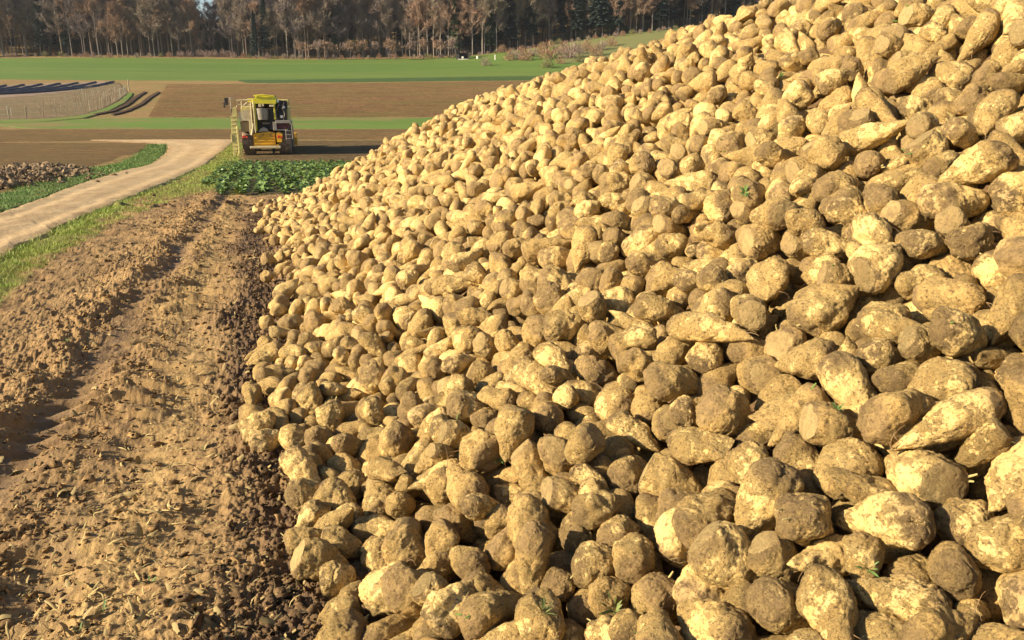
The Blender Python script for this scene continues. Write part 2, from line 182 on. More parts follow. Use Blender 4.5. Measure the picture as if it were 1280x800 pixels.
# the rest
FAR_BEETS = (
95,540,53,15,8,24,50,13,43,12,61,21,14,14,20,12,16,2,101,6,75,20,42,44,-28,13,6,22,50,106,-22,1,11,17,55,3,14,7,22,1,62,24,2,4,17,8,67,25,23,5,41,14,23,10,71,5,59,21,40,13,146,20,112,10,10,84,20,4,47,15,27,42,-46,2,5,14,16,52,-36,1,10,8,63,45,67,3,65,20,44,34,-2,5,28,27,25,43,-42,2,8,23,28,33,29,5,40,16,35,64,-52,2,5,13,52,42,-37,5,18,26,22,12,
120,5,107,18,35,34,97,8,92,24,5,52,76,1,84,22,66,22,41,5,64,23,39,23,8,2,40,13,32,53,-24,1,28,11,37,93,-34,4,17,22,48,47,-71,3,5,16,30,92,71,3,75,9,42,33,138,1,125,27,17,53,33,6,54,15,42,13,71,1,81,12,42,13,-57,7,7,12,9,25,75,2,84,18,66,85,65,0,83,23,55,40,-8,3,36,27,27,54,164,4,141,3,13,54,-57,3,11,17,36,12,106,1,112,17,51,75,95,2,103,14,45,43,
-41,0,23,11,50,62,49,3,72,4,9,3,79,4,97,21,9,13,-69,6,7,21,35,13,25,1,63,16,2,45,140,3,139,17,43,24,83,3,108,21,32,42,-107,2,5,13,24,14,-46,3,23,18,45,33,119,0,120,20,42,15,70,0,95,16,45,43,137,1,138,32,32,94,-57,3,21,19,21,21,-119,1,5,17,37,5,-9,3,48,17,65,93,-99,0,4,13,52,2,102,2,114,25,58,85,11,0,58,14,44,55,-22,4,38,11,19,14,7,4,55,14,37,63,
-32,3,35,26,45,34,11,4,66,22,45,56,50,1,85,11,42,93,62,1,98,8,42,4,176,1,163,18,37,5,188,1,170,15,2,41,110,0,123,17,70,16,-49,0,22,8,25,85,-115,1,5,15,68,84,70,0,105,12,70,103,199,1,178,16,50,92,-28,2,41,2,8,24,2,1,60,15,42,4,-50,5,25,24,33,43,-38,3,35,21,6,105,-19,1,49,16,49,15,61,1,101,13,48,24,185,1,171,28,56,65,121,2,135,10,1,64,-129,1,4,17,4,35,
-27,2,47,18,41,25,-106,11,6,16,44,64,-37,0,42,9,18,24,-127,0,4,14,40,14,34,1,82,8,41,65,-81,0,10,7,38,34,184,2,177,16,46,5,69,5,105,14,40,6,-91,1,13,9,33,62,-125,1,4,17,35,14,-6,4,60,2,62,95,-66,0,27,11,41,72,100,2,125,15,40,35,86,1,119,17,52,44,39,0,95,9,21,63,-45,0,42,17,61,104,133,4,147,8,60,3,-99,1,16,26,43,63,-70,4,30,2,47,14,134,6,153,17,21,42,
180,3,180,25,63,63,25,1,88,27,47,53,-126,0,7,20,4,55,189,8,189,18,35,104,178,1,178,23,34,74,137,2,153,8,54,13,-49,0,40,18,38,15,104,7,134,9,5,4,163,1,169,11,46,62,97,2,129,16,36,63,157,4,166,9,37,64,-33,2,60,14,30,25,15,1,87,13,16,43,31,1,90,15,37,96,134,1,158,17,29,23,111,1,140,16,22,87,47,3,109,19,51,63,-3,3,77,5,35,25,92,5,130,12,16,27,195,3,193,17,50,65,
69,3,122,25,42,66,169,1,180,30,61,12,-122,5,9,16,46,67,23,2,92,22,41,15,-76,1,39,6,69,24,164,2,178,12,24,15,43,4,108,6,40,64,91,1,140,12,4,3,-143,5,6,17,53,17,-35,0,64,13,9,84,-22,3,68,14,41,3,-88,1,34,20,45,14,90,0,137,14,38,35,177,2,187,11,37,94,-166,3,4,18,64,115,-31,20,72,19,35,105,-165,7,4,16,17,93,71,2,130,17,38,15,132,12,178,10,22,5,118,1,167,9,35,63,
-170,2,5,13,66,47,-132,5,18,23,36,5,-21,18,83,17,41,16,-113,3,32,16,48,66,59,0,133,16,17,67,-170,7,9,25,48,16,-43,4,75,19,39,14,75,1,145,20,45,6,124,7,178,6,70,65,170,10,206,16,13,76,97,6,168,25,48,25,39,20,135,15,26,26,-205,18,4,20,39,115,-76,2,64,16,25,66,0,0,0,0,0,-1,
65,370,26,20,61,14,121,5,57,29,45,94,22,1,4,14,24,62,140,2,64,11,47,12,131,4,53,15,36,94,119,0,54,10,17,43,136,1,63,21,38,32,31,2,14,28,27,2,55,1,24,17,40,15,142,1,59,15,19,114,152,2,72,16,52,13,122,1,47,19,33,25,133,0,55,12,34,3,135,0,64,12,46,112,155,0,63,12,3,64,143,1,68,12,36,4,124,2,60,24,18,53,138,4,58,3,56,82,205,1,117,7,47,23,153,1,74,15,35,43,
120,2,53,16,45,33,143,0,63,10,64,115,131,0,63,10,11,63,167,1,72,26,41,51,128,2,57,17,39,52,161,2,70,31,17,51,147,1,71,7,36,23,175,0,82,22,34,54,121,1,48,20,60,81,118,1,56,19,39,46,154,0,71,13,54,32,115,1,41,17,16,64,166,1,74,17,66,115,146,0,60,11,8,15,129,1,61,10,30,93,105,0,54,8,29,13,137,1,68,13,29,24,93,1,39,12,4,82,178,1,92,15,16,55,153,0,77,12,55,55,
169,0,84,20,40,93,162,2,91,17,43,57,145,1,74,12,30,13,101,1,48,28,54,56,109,0,55,14,18,62,141,0,60,20,43,93,31,1,16,19,9,42,174,3,85,19,3,13,133,2,55,28,40,5,152,0,71,27,45,103,78,0,28,25,46,63,121,0,56,18,16,44,153,2,81,19,66,15,138,0,66,12,48,33,114,0,50,11,61,41,178,0,96,9,13,23,190,2,102,13,11,46,172,0,91,21,50,20,146,1,74,21,18,13,149,1,66,26,34,93,
112,0,55,10,47,32,88,0,35,20,50,15,78,0,45,14,39,75,87,1,50,13,56,16,104,1,49,18,57,5,74,1,37,19,43,13,167,0,90,17,10,72,94,0,44,17,60,45,135,0,61,10,38,65,153,2,83,16,2,36,135,0,71,12,53,93,58,0,25,15,32,12,117,0,64,17,25,16,179,2,87,19,49,4,97,1,51,23,12,111,146,0,62,25,30,52,68,0,30,15,14,7,82,1,31,13,61,2,181,0,99,17,39,54,127,1,56,15,44,114,
198,0,100,24,51,3,125,0,73,12,44,86,158,2,78,26,36,35,110,1,54,18,16,87,62,0,20,17,57,3,173,0,97,20,37,104,145,0,69,22,6,35,103,0,46,15,62,81,192,1,106,21,38,3,125,0,51,15,27,63,134,0,63,33,18,64,176,0,90,22,37,11,36,1,23,21,41,95,161,0,88,13,2,24,80,1,37,6,37,65,144,0,77,8,0,53,200,1,115,24,47,93,96,1,52,16,39,25,177,0,104,14,35,64,153,1,81,6,51,112,
54,0,28,25,65,63,125,1,67,11,38,13,195,0,99,26,28,22,143,1,70,19,37,35,89,0,42,9,45,92,155,1,87,12,37,32,206,0,108,19,36,54,122,1,59,18,6,14,160,0,101,30,53,25,63,0,37,15,49,15,171,0,93,22,28,73,183,0,104,12,22,82,195,1,108,9,10,92,108,0,66,13,34,95,36,2,18,16,37,24,63,0,21,13,9,86,73,0,29,11,55,56,145,0,77,18,12,4,101,0,56,21,25,104,-5,1,4,13,27,22,
176,0,99,20,24,54,81,1,40,13,47,85,155,0,83,15,68,82,135,0,78,20,18,24,45,0,20,15,64,103,126,0,69,21,4,54,93,1,63,20,53,105,93,0,44,8,67,4,207,0,115,14,35,115,211,1,123,14,47,94,119,0,63,18,11,1,50,1,29,10,43,14,204,0,107,18,28,61,25,1,12,9,44,76,64,1,31,15,42,14,161,0,92,17,7,86,111,1,65,17,39,84,192,0,107,24,44,72,99,1,61,31,68,41,70,0,42,17,33,64,
160,1,82,27,2,62,33,0,18,11,28,54,148,1,84,21,54,84,75,0,34,12,63,23,87,0,43,8,6,63,180,0,105,11,4,84,15,1,16,23,37,14,38,0,25,16,59,73,209,0,117,14,30,46,204,0,128,17,15,6,132,0,83,8,40,64,172,1,99,25,48,72,122,1,69,20,16,85,146,1,75,19,48,42,113,0,56,10,30,74,-5,0,4,16,20,82,189,0,111,26,25,33,66,0,34,22,22,53,131,1,74,12,45,34,160,1,86,17,37,11,
52,0,30,15,12,96,41,0,18,12,55,63,95,1,55,16,39,7,198,0,107,3,62,3,143,0,80,22,36,2,161,0,93,11,39,54,19,1,7,11,64,25,78,0,40,17,3,4,217,0,121,10,60,56,34,1,11,22,46,55,228,1,126,17,57,83,9,0,9,21,43,13,89,1,45,22,20,22,29,1,20,20,38,64,128,0,78,11,43,85,125,1,70,27,7,113,147,0,85,13,66,35,174,0,94,13,58,64,118,0,65,15,34,65,230,1,134,8,38,5,
211,0,129,15,32,34,-16,1,5,15,24,3,104,0,59,8,40,24,165,1,93,4,16,53,201,0,110,5,9,64,65,0,33,23,9,33,3,0,5,13,14,34,42,0,26,14,51,63,66,0,41,10,26,45,75,1,41,30,4,114,83,1,42,17,14,50,232,0,149,21,56,44,207,1,122,10,15,21,98,0,53,13,42,53,55,0,23,18,23,15,23,0,12,13,51,11,176,0,105,23,41,14,188,0,105,24,46,7,60,1,31,16,17,82,16,0,12,24,41,41,
142,1,83,28,2,83,199,0,120,19,31,113,218,1,124,16,59,64,39,0,17,16,41,4,127,0,74,22,43,45,153,1,89,23,40,62,76,0,49,13,59,13,17,1,6,23,39,32,163,0,94,11,14,42,229,0,141,13,43,13,211,0,132,22,24,5,92,0,60,7,47,4,103,0,64,7,4,65,86,1,52,16,50,22,229,1,131,21,54,24,111,0,77,20,14,55,72,0,41,30,70,66,93,1,46,10,63,63,204,0,114,5,12,15,195,0,115,23,34,51,
28,0,15,17,55,34,183,0,112,15,35,25,134,1,83,16,0,85,83,0,44,21,24,3,43,0,23,16,40,105,159,0,86,26,32,54,-6,1,7,10,1,85,48,0,31,16,15,93,60,0,33,11,67,54,12,1,11,15,32,16,36,0,19,27,6,74,121,0,83,7,27,6,110,1,61,14,16,14,227,0,138,19,38,11,147,0,91,14,1,6,175,0,100,12,44,13,21,1,16,9,48,13,239,2,147,13,42,5,79,0,51,14,56,33,247,0,155,10,54,56,
217,0,138,20,47,3,199,1,125,15,14,15,89,0,56,14,71,85,72,0,50,14,42,61,61,0,41,14,39,23,168,1,96,13,41,63,98,0,64,10,16,25,175,0,108,20,5,45,17,1,24,17,19,3,189,0,121,26,46,4,29,0,17,7,42,63,39,1,23,18,6,63,116,0,77,17,29,25,57,0,32,10,9,12,209,1,121,35,49,114,229,1,138,11,42,54,141,0,86,15,45,83,132,0,81,7,29,55,8,0,6,14,32,14,9,0,18,24,7,24,
-19,0,3,12,52,31,214,1,131,18,71,23,79,0,54,15,34,2,26,1,29,15,20,3,33,1,32,23,56,13,147,0,91,20,67,11,42,0,31,18,55,61,160,0,90,18,62,95,178,1,117,28,67,55,68,1,45,5,38,27,87,0,59,10,66,54,47,0,35,17,22,44,51,0,26,18,71,4,246,0,152,27,7,13,195,1,119,24,38,35,168,1,97,26,10,61,173,0,105,11,38,86,99,0,64,11,29,64,39,1,24,13,28,14,240,0,145,13,49,54,
206,0,130,11,58,102,223,0,144,24,42,74,140,0,86,8,34,44,-11,1,7,16,34,6,-2,0,13,17,62,33,146,0,88,4,47,31,63,0,35,30,13,94,108,0,70,23,61,86,217,1,131,19,4,84,127,0,80,11,30,41,119,0,76,17,35,93,185,1,109,10,46,85,159,0,107,19,42,24,183,1,120,26,19,21,232,0,140,25,46,64,237,0,154,12,31,4,22,1,26,19,7,53,263,1,165,22,44,2,246,0,161,11,12,83,206,1,130,23,30,34,
53,0,31,10,21,23,172,0,114,7,50,5,20,0,19,23,15,92,160,0,96,14,6,67,194,1,124,18,44,32,136,0,79,5,43,55,36,0,38,21,34,3,59,1,38,7,48,11,215,0,138,19,44,105,152,0,90,24,50,94,142,1,95,16,12,56,41,0,30,23,66,14,264,1,159,19,42,105,232,0,149,12,40,82,110,0,64,19,70,36,119,1,80,17,39,22,-5,0,6,15,53,63,127,0,85,15,49,71,189,0,120,14,31,103,268,1,172,10,7,114,
52,0,38,18,9,112,230,0,142,18,42,43,9,0,15,27,39,56,-18,1,4,17,66,33,115,0,72,13,24,1,165,0,108,20,6,3,27,1,28,23,70,4,152,1,104,14,37,57,100,1,71,6,28,52,208,0,133,21,42,92,193,0,130,15,43,17,233,0,156,13,46,14,252,1,166,22,43,94,176,0,114,24,34,52,213,0,141,18,40,3,-3,0,13,25,27,64,62,0,40,30,52,4,265,0,167,17,33,2,109,1,68,22,43,52,45,0,32,24,1,57,
140,0,88,19,41,14,18,0,26,20,47,92,1,1,21,12,66,74,227,0,149,33,41,83,121,0,83,6,27,24,165,2,110,24,12,0,281,2,176,23,33,67,268,0,170,3,42,41,156,0,107,5,37,102,117,0,76,21,38,92,180,0,110,28,69,85,133,2,88,17,10,115,-14,0,6,18,50,4,32,0,28,18,48,2,57,0,39,20,42,43,179,0,121,15,51,3,23,1,32,9,49,15,216,1,134,15,50,4,11,0,26,22,35,86,151,0,103,27,7,114,
234,0,146,24,18,35,197,1,123,21,62,23,226,0,141,19,21,75,222,0,148,19,41,103,208,0,139,12,45,43,144,1,94,8,20,5,166,0,108,20,34,44,-23,1,7,14,41,23,243,0,154,12,35,56,203,0,131,2,20,53,-2,1,14,16,54,84,115,0,77,18,4,62,278,0,183,14,25,51,282,0,189,10,47,12,266,0,173,8,36,2,193,1,131,15,45,62,-12,2,13,29,18,84,140,0,106,13,35,3,161,0,114,16,43,14,135,1,82,9,4,16,
154,1,108,18,19,34,228,0,151,9,48,106,210,0,131,21,62,23,178,0,113,16,68,6,6,0,19,22,12,45,17,1,22,21,60,55,202,1,126,21,26,53,132,0,100,11,36,2,272,0,180,20,39,23,187,0,123,7,47,66,119,2,85,25,49,115,131,0,93,15,41,33,270,0,170,20,40,45,240,0,159,11,32,63,195,1,135,14,31,55,146,0,100,12,50,53,108,0,61,8,18,34,222,1,138,31,44,20,-18,0,6,15,43,5,257,0,160,12,64,53,
-7,0,16,19,30,75,132,3,89,5,26,32,232,0,148,28,15,34,161,1,110,8,70,3,175,0,123,29,67,64,211,0,132,19,26,34,214,0,147,12,0,36,147,0,106,7,48,52,138,1,98,1,37,63,193,0,128,12,18,22,245,1,155,15,12,0,270,0,179,11,35,37,201,1,132,12,58,0,289,0,186,18,60,70,255,1,166,22,69,22,263,0,165,24,56,40,293,0,190,19,22,31,294,0,198,10,21,63,268,0,170,17,51,22,124,1,87,21,9,62,
235,0,156,15,46,103,217,0,139,18,53,23,184,0,124,9,52,32,-15,0,9,15,33,82,104,1,66,17,4,54,220,0,155,13,36,2,278,1,185,25,28,3,246,0,162,15,49,74,134,1,96,12,29,73,172,0,117,20,43,3,163,0,122,19,39,93,175,1,128,11,36,14,145,0,105,15,32,3,219,0,147,19,28,35,155,0,110,15,50,3,161,1,114,25,12,42,-22,1,11,15,10,53,287,1,182,9,2,104,242,1,169,14,44,66,147,0,114,20,23,71,
272,0,180,15,16,62,187,0,135,18,44,16,233,1,154,27,17,74,264,0,172,6,49,24,250,1,173,20,11,11,255,0,164,11,59,85,222,0,143,17,68,34,192,0,144,17,66,4,243,1,156,22,23,0,206,0,133,20,46,65,175,1,123,18,59,83,113,0,82,21,46,34,166,0,120,18,20,2,194,0,129,24,51,3,221,1,148,18,36,71,208,0,144,12,34,23,238,1,162,15,16,53,157,1,115,6,63,0,137,0,99,20,41,91,150,1,105,18,20,67,
293,0,206,15,68,96,282,0,183,12,25,14,175,1,131,14,71,64,300,0,193,13,64,15,249,1,176,16,48,93,288,0,189,15,69,0,199,1,140,12,14,93,216,0,141,8,3,84,163,2,111,23,61,64,259,0,166,22,35,83,137,0,103,9,53,73,130,1,94,21,9,84,55,0,46,17,58,66,272,0,177,13,2,84,153,0,116,23,64,21,167,1,119,13,38,61,226,0,149,15,27,75,293,0,198,18,34,3,306,1,201,26,2,85,209,0,135,10,12,73,
183,0,136,16,67,16,239,1,156,21,43,74,242,0,172,8,18,65,257,0,175,7,1,63,178,0,126,15,40,63,233,1,165,18,15,5,229,3,156,10,37,32,152,0,111,16,29,72,120,0,88,7,6,97,293,0,193,20,5,32,277,0,183,17,35,101,287,0,187,20,56,42,264,1,172,18,57,61,269,0,179,25,2,52,199,1,143,10,33,44,210,0,145,11,37,95,187,1,128,12,69,64,319,1,214,14,50,11,278,1,188,20,22,11,152,0,103,19,70,54,
30,1,38,25,54,84,164,0,121,11,48,23,156,1,113,9,59,62,140,0,103,17,46,61,230,0,153,8,10,64,90,1,82,30,7,41,181,0,135,16,41,17,288,1,194,22,21,25,231,0,166,11,32,21,266,1,179,23,30,4,134,1,97,22,2,5,197,1,136,13,52,94,172,1,123,21,41,90,309,0,212,16,31,12,149,0,106,20,11,23,240,0,169,11,37,117,217,1,149,16,56,35,162,0,117,17,39,103,274,0,183,17,17,13,126,1,90,14,10,94,
139,0,109,16,41,15,149,1,115,13,38,2,167,0,136,27,38,4,251,0,181,14,63,25,161,0,110,21,32,52,-49,1,3,20,8,112,222,0,163,12,13,47,332,0,217,2,48,53,228,1,156,32,28,3,166,0,124,16,9,54,9,1,31,18,31,55,321,0,213,14,44,65,208,2,144,22,41,84,128,1,98,12,28,51,-36,0,4,17,59,111,206,0,155,26,60,31,192,0,132,27,14,83,281,0,190,15,56,56,-5,0,15,18,68,2,47,1,44,17,52,14,
26,0,39,8,36,24,244,0,173,15,35,4,179,0,133,23,50,34,187,0,139,14,46,62,163,0,116,11,39,84,198,1,138,21,11,73,305,0,203,23,28,3,339,0,222,8,32,15,266,1,181,7,37,24,13,1,16,21,45,55,197,0,146,20,31,82,293,0,198,25,37,115,220,0,154,15,44,6,201,0,153,15,41,35,101,0,85,12,51,52,156,1,111,15,46,73,94,0,80,26,18,82,153,1,119,11,36,35,288,0,206,19,57,105,4,0,24,15,66,53,
162,0,124,18,0,113,189,0,145,21,18,43,171,0,125,7,62,44,212,1,148,22,7,22,208,1,157,11,40,2,282,1,198,9,11,116,247,0,177,12,32,23,254,0,181,11,56,1,277,1,184,17,48,41,235,0,161,5,58,34,309,1,204,10,68,33,190,0,134,14,31,24,268,0,182,18,24,61,-6,1,18,9,44,93,106,0,77,2,3,62,242,0,170,9,45,62,161,1,118,13,2,94,201,1,144,16,71,26,217,1,157,9,32,36,180,0,128,23,60,32,
333,0,225,32,38,115,97,0,74,12,48,94,142,0,103,20,56,24,231,2,162,22,1,41,170,0,129,18,46,95,284,0,194,24,51,34,111,1,97,13,5,43,273,1,188,17,52,23,150,0,116,26,40,114,236,1,176,11,8,45,187,0,143,12,48,61,249,0,175,18,63,35,162,1,115,17,26,81,182,1,133,4,49,24,223,0,164,21,49,3,259,0,177,15,60,42,312,1,208,14,50,3,319,0,215,31,54,83,332,0,218,20,69,35,-22,0,13,20,43,65,
277,0,195,16,19,24,167,0,123,15,10,84,124,1,101,3,14,64,293,1,201,7,60,64,339,0,226,19,22,33,234,1,163,15,33,23,266,0,195,21,51,56,208,1,154,10,36,115,266,0,184,18,27,94,97,1,88,17,49,75,202,1,143,8,67,93,299,0,212,19,60,14,109,0,102,27,5,12,177,1,140,17,70,44,162,0,118,10,11,94,148,0,110,15,55,94,144,1,104,17,26,113,181,0,132,22,35,63,286,0,207,16,14,84,278,1,202,18,32,43,
221,2,164,6,49,4,167,0,131,21,10,93,-23,0,14,25,3,35,247,1,174,20,49,66,213,0,157,9,34,24,284,1,198,21,31,93,135,0,103,18,64,114,235,0,164,11,4,72,268,1,188,20,38,42,270,1,194,14,32,103,333,0,226,15,1,3,309,0,218,18,41,6,320,0,213,22,49,13,179,0,142,23,37,43,-60,0,6,12,69,33,202,1,145,7,0,65,187,0,139,25,17,23,-31,1,6,16,63,44,257,1,182,21,34,23,282,0,206,5,2,2,
240,0,178,10,43,12,180,1,130,12,19,102,26,0,42,22,70,54,39,0,55,12,57,41,37,1,48,12,28,116,293,0,205,23,46,25,92,0,80,24,17,45,220,0,162,16,1,116,208,2,163,28,37,13,332,0,220,16,18,65,44,1,62,18,34,42,-1,0,35,10,47,34,235,0,169,11,67,73,190,0,146,19,20,83,260,0,194,9,47,54,225,1,171,13,69,2,299,1,217,20,36,15,274,1,192,22,39,35,163,0,133,14,22,12,246,0,178,13,3,24,
234,0,181,27,28,63,259,1,184,22,28,115,284,3,203,20,44,75,253,0,191,19,43,14,236,1,171,24,4,51,343,0,229,21,14,45,200,1,165,26,33,46,228,1,170,14,19,114,271,3,194,25,24,56,327,0,224,11,55,33,118,0,103,23,39,64,290,0,215,18,32,93,160,1,131,17,2,34,338,1,236,9,16,24,281,0,211,18,48,14,55,1,65,10,40,82,302,0,215,17,49,84,276,1,202,9,26,116,320,0,223,13,42,14,323,1,232,5,46,2,
134,1,121,24,32,14,309,1,219,14,21,13,48,4,65,22,71,105,315,1,226,19,29,92,146,1,132,14,68,34,-54,0,6,16,64,65,2,1,36,21,29,95,41,1,61,16,38,44,78,2,87,16,49,73,-83,1,5,12,15,3,109,3,110,30,31,3,51,0,66,13,30,93,64,0,76,20,55,114,44,3,61,10,32,93,28,1,57,9,69,61,91,0,99,17,32,114,-26,2,30,15,32,70,96,1,105,17,12,73,-89,0,5,12,1,33,86,1,88,13,63,5,
54,0,72,18,46,114,144,2,129,14,22,104,129,0,120,19,11,56,-80,2,4,15,31,114,4,5,40,19,33,35,83,1,89,16,35,73,-52,3,15,18,65,60,71,3,82,25,71,84,25,0,63,29,17,42,73,1,89,18,52,30,0,3,39,23,32,5,-34,2,20,16,50,2,110,1,117,26,31,82,-55,5,9,13,0,27,108,1,110,15,26,63,64,1,88,16,0,44,-37,0,19,8,15,34,-29,1,26,20,44,12,127,1,125,7,38,4,82,2,96,19,47,94,
97,0,114,20,43,42,4,2,45,16,28,64,28,3,65,6,61,93,46,3,76,20,39,13,151,1,147,6,12,23,-41,0,19,11,21,35,193,3,161,17,12,2,-69,0,5,18,49,104,-26,0,30,18,23,65,57,1,80,9,32,14,111,2,117,10,20,63,-77,1,5,12,44,106,143,1,142,21,54,24,64,1,90,9,30,74,-108,1,5,14,68,84,73,0,101,8,68,43,-53,1,17,13,36,96,-88,2,5,14,61,3,165,2,156,18,38,24,-5,2,49,10,51,21,
190,2,164,31,69,62,3,1,55,17,44,32,-83,1,6,21,30,45,44,2,78,15,52,46,-103,0,5,13,54,95,-6,2,52,18,9,72,-74,1,8,19,0,24,-37,1,35,30,53,83,48,3,86,27,5,35,-11,0,54,30,37,21,34,1,73,18,46,65,160,0,150,34,67,14,-119,3,3,12,1,103,99,1,117,17,49,74,70,1,106,17,24,72,177,0,159,9,17,35,-86,3,5,16,47,52,-49,0,29,19,34,1,-10,1,55,15,65,63,216,2,190,18,0,12,
-95,1,6,10,13,23,207,1,181,27,57,63,-59,1,19,16,45,63,9,0,60,7,4,94,-82,3,7,22,69,44,-49,1,36,9,69,13,-1,1,60,14,46,3,44,1,88,16,4,45,218,0,189,11,24,16,100,1,121,18,38,86,-75,0,14,9,48,53,-117,0,4,20,55,34,174,1,158,13,56,65,119,1,133,5,47,23,177,1,169,16,28,22,-8,1,55,8,40,4,4,0,65,8,69,41,-89,0,6,13,34,14,128,1,141,23,24,5,-63,1,19,11,58,52,
-54,2,24,19,58,6,-66,1,25,7,46,0,104,2,128,28,60,24,-82,1,12,1,39,34,-138,1,4,18,20,33,154,0,158,19,37,75,31,4,82,9,34,32,178,3,169,6,10,64,-105,0,5,16,52,15,-88,1,15,10,32,63,113,1,131,20,43,14,-116,0,5,13,12,93,185,2,179,16,17,64,-124,1,4,16,16,34,169,2,171,17,70,51,199,3,192,14,50,15,31,0,84,7,51,25,-77,3,26,9,40,23,163,0,164,24,35,45,59,2,111,9,37,23,
9,0,74,14,62,63,-28,1,51,19,68,4,-83,0,18,15,45,5,83,4,117,15,28,33,-94,0,16,10,22,65,-41,0,48,23,51,34,16,0,73,11,9,44,-80,1,26,14,32,43,197,0,187,18,44,74,-115,0,8,6,58,92,113,0,139,27,63,52,195,4,194,14,51,31,-148,1,4,16,11,14,92,1,124,22,39,43,-84,2,26,15,31,63,119,2,141,19,48,24,77,0,119,14,38,24,11,1,73,15,41,15,-64,2,34,17,2,35,-105,2,14,9,68,56,
-44,1,44,4,16,12,150,2,159,18,12,35,83,0,121,14,64,43,14,1,78,11,53,93,55,0,104,15,42,35,-2,0,74,12,45,12,-119,1,6,15,37,65,-71,1,33,13,13,65,-99,3,13,11,37,103,8,1,82,12,44,2,-150,0,4,14,29,83,-98,0,21,19,17,32,-18,0,61,14,6,56,42,0,98,22,47,14,-46,1,40,20,33,67,145,0,164,4,61,21,54,0,107,30,0,82,-84,1,24,13,42,13,-112,1,10,15,67,87,-75,2,27,13,51,42,
127,1,145,13,38,2,133,1,150,21,51,33,-132,1,5,14,45,63,10,1,84,12,35,3,-19,0,65,22,39,42,143,0,164,20,27,84,59,1,108,6,26,34,-74,2,33,31,19,85,151,3,170,22,70,22,50,2,104,19,43,45,-58,3,46,17,43,34,-79,2,33,14,71,13,-46,0,47,6,11,54,180,1,179,25,48,37,35,1,93,8,47,15,-109,1,15,20,6,15,-146,0,4,17,45,43,-93,0,26,19,68,12,82,1,124,15,3,92,98,1,137,22,25,45,
110,0,143,12,35,72,158,3,172,17,31,94,35,2,100,16,42,95,205,2,203,10,1,92,-85,1,29,15,45,4,-42,1,54,14,40,26,-30,0,60,17,46,13,-1,1,77,10,58,95,181,0,186,12,15,2,188,2,193,9,38,52,67,1,122,18,41,62,-9,2,79,4,70,20,-56,0,45,16,17,25,-10,0,64,14,45,74,141,2,170,1,51,73,62,3,120,13,14,83,119,0,147,21,3,84,72,0,127,20,17,56,157,2,177,12,17,113,-3,0,81,16,28,94,
197,1,199,22,7,13,133,1,163,13,10,65,187,1,189,10,62,66,54,1,115,14,33,55,-102,1,25,14,42,5,26,2,98,9,16,74,39,0,108,17,70,4,-54,1,45,7,30,57,167,1,186,13,44,34,195,1,205,21,25,75,141,0,167,3,52,13,-127,1,12,7,63,43,111,0,153,25,41,92,-27,3,68,19,0,77,161,0,183,24,54,22,57,1,118,22,20,6,90,0,143,17,10,23,-12,2,85,21,30,14,84,0,136,15,40,43,-136,1,7,12,16,6,
-88,0,35,16,55,14,33,0,108,16,4,6,134,0,168,15,48,74,152,1,180,14,5,14,184,2,196,4,67,33,63,0,125,24,22,104,-151,4,5,15,16,94,97,1,145,7,36,63,132,1,172,9,70,13,-83,0,39,28,34,42,2,3,92,17,41,84,78,1,137,9,16,2,117,0,161,11,51,24,22,0,104,16,62,4,-111,1,21,17,39,34,183,1,196,20,63,4,-98,0,32,5,25,62,111,0,154,18,48,73,99,0,152,19,55,52,-57,2,54,16,37,64,
48,0,121,31,70,21,-48,2,59,14,25,35,165,2,186,2,8,62,127,1,170,16,56,82,-115,0,23,11,43,53,17,1,101,19,41,32,72,0,133,10,39,14,-65,1,55,22,11,34,110,2,160,17,57,34,-122,1,17,14,47,13,156,0,183,25,34,34,198,1,205,17,38,16,-100,3,30,12,36,25,-12,0,83,18,61,7,162,0,190,21,39,33,15,0,102,23,14,85,56,1,125,24,63,34,91,1,139,20,51,47,122,1,173,11,67,115,-88,0,35,13,41,64,
147,1,179,11,5,43,113,1,161,17,4,105,-56,1,64,16,56,7,170,1,194,10,51,3,104,0,153,10,46,34,-143,1,11,14,39,35,-80,0,43,13,66,85,22,0,107,11,18,64,136,1,181,8,8,15,-1,1,93,9,44,13,46,1,126,2,63,66,38,0,118,7,39,115,98,2,154,16,43,95,150,2,185,26,54,56,15,1,100,18,45,16,-7,0,89,15,41,26,-138,2,18,22,34,14,189,1,199,11,26,64,109,2,162,21,40,74,-94,4,39,16,48,94,
-87,3,45,14,41,62,-160,1,6,14,0,84,86,0,144,27,16,44,-82,3,51,17,68,3,-36,1,82,21,58,45,-68,0,58,27,30,56,23,1,111,13,56,46,191,3,209,16,38,65,168,2,199,18,7,41,-120,1,29,8,46,65,-128,0,24,9,35,14,-101,1,43,28,42,42,28,2,115,6,65,66,112,2,168,15,47,104,179,0,205,24,48,23,-6,2,101,9,70,31,166,0,194,16,41,33,-76,0,56,22,31,16,-58,6,67,9,46,75,2,0,103,9,27,33,
-140,0,20,13,20,63,98,3,156,20,38,35,-150,0,14,3,44,55,187,1,212,14,40,13,-31,1,87,20,62,45,75,0,151,14,42,62,13,1,113,22,42,45,-121,3,37,13,61,44,-131,0,30,21,44,62,-102,1,39,12,19,5,152,0,193,11,64,43,-164,1,12,17,0,14,-89,0,50,10,57,76,-76,2,61,20,46,94,-149,3,22,13,7,95,-26,1,93,13,43,63,88,1,152,9,48,114,28,2,121,12,22,16,36,1,126,18,60,35,-93,2,55,7,14,4,
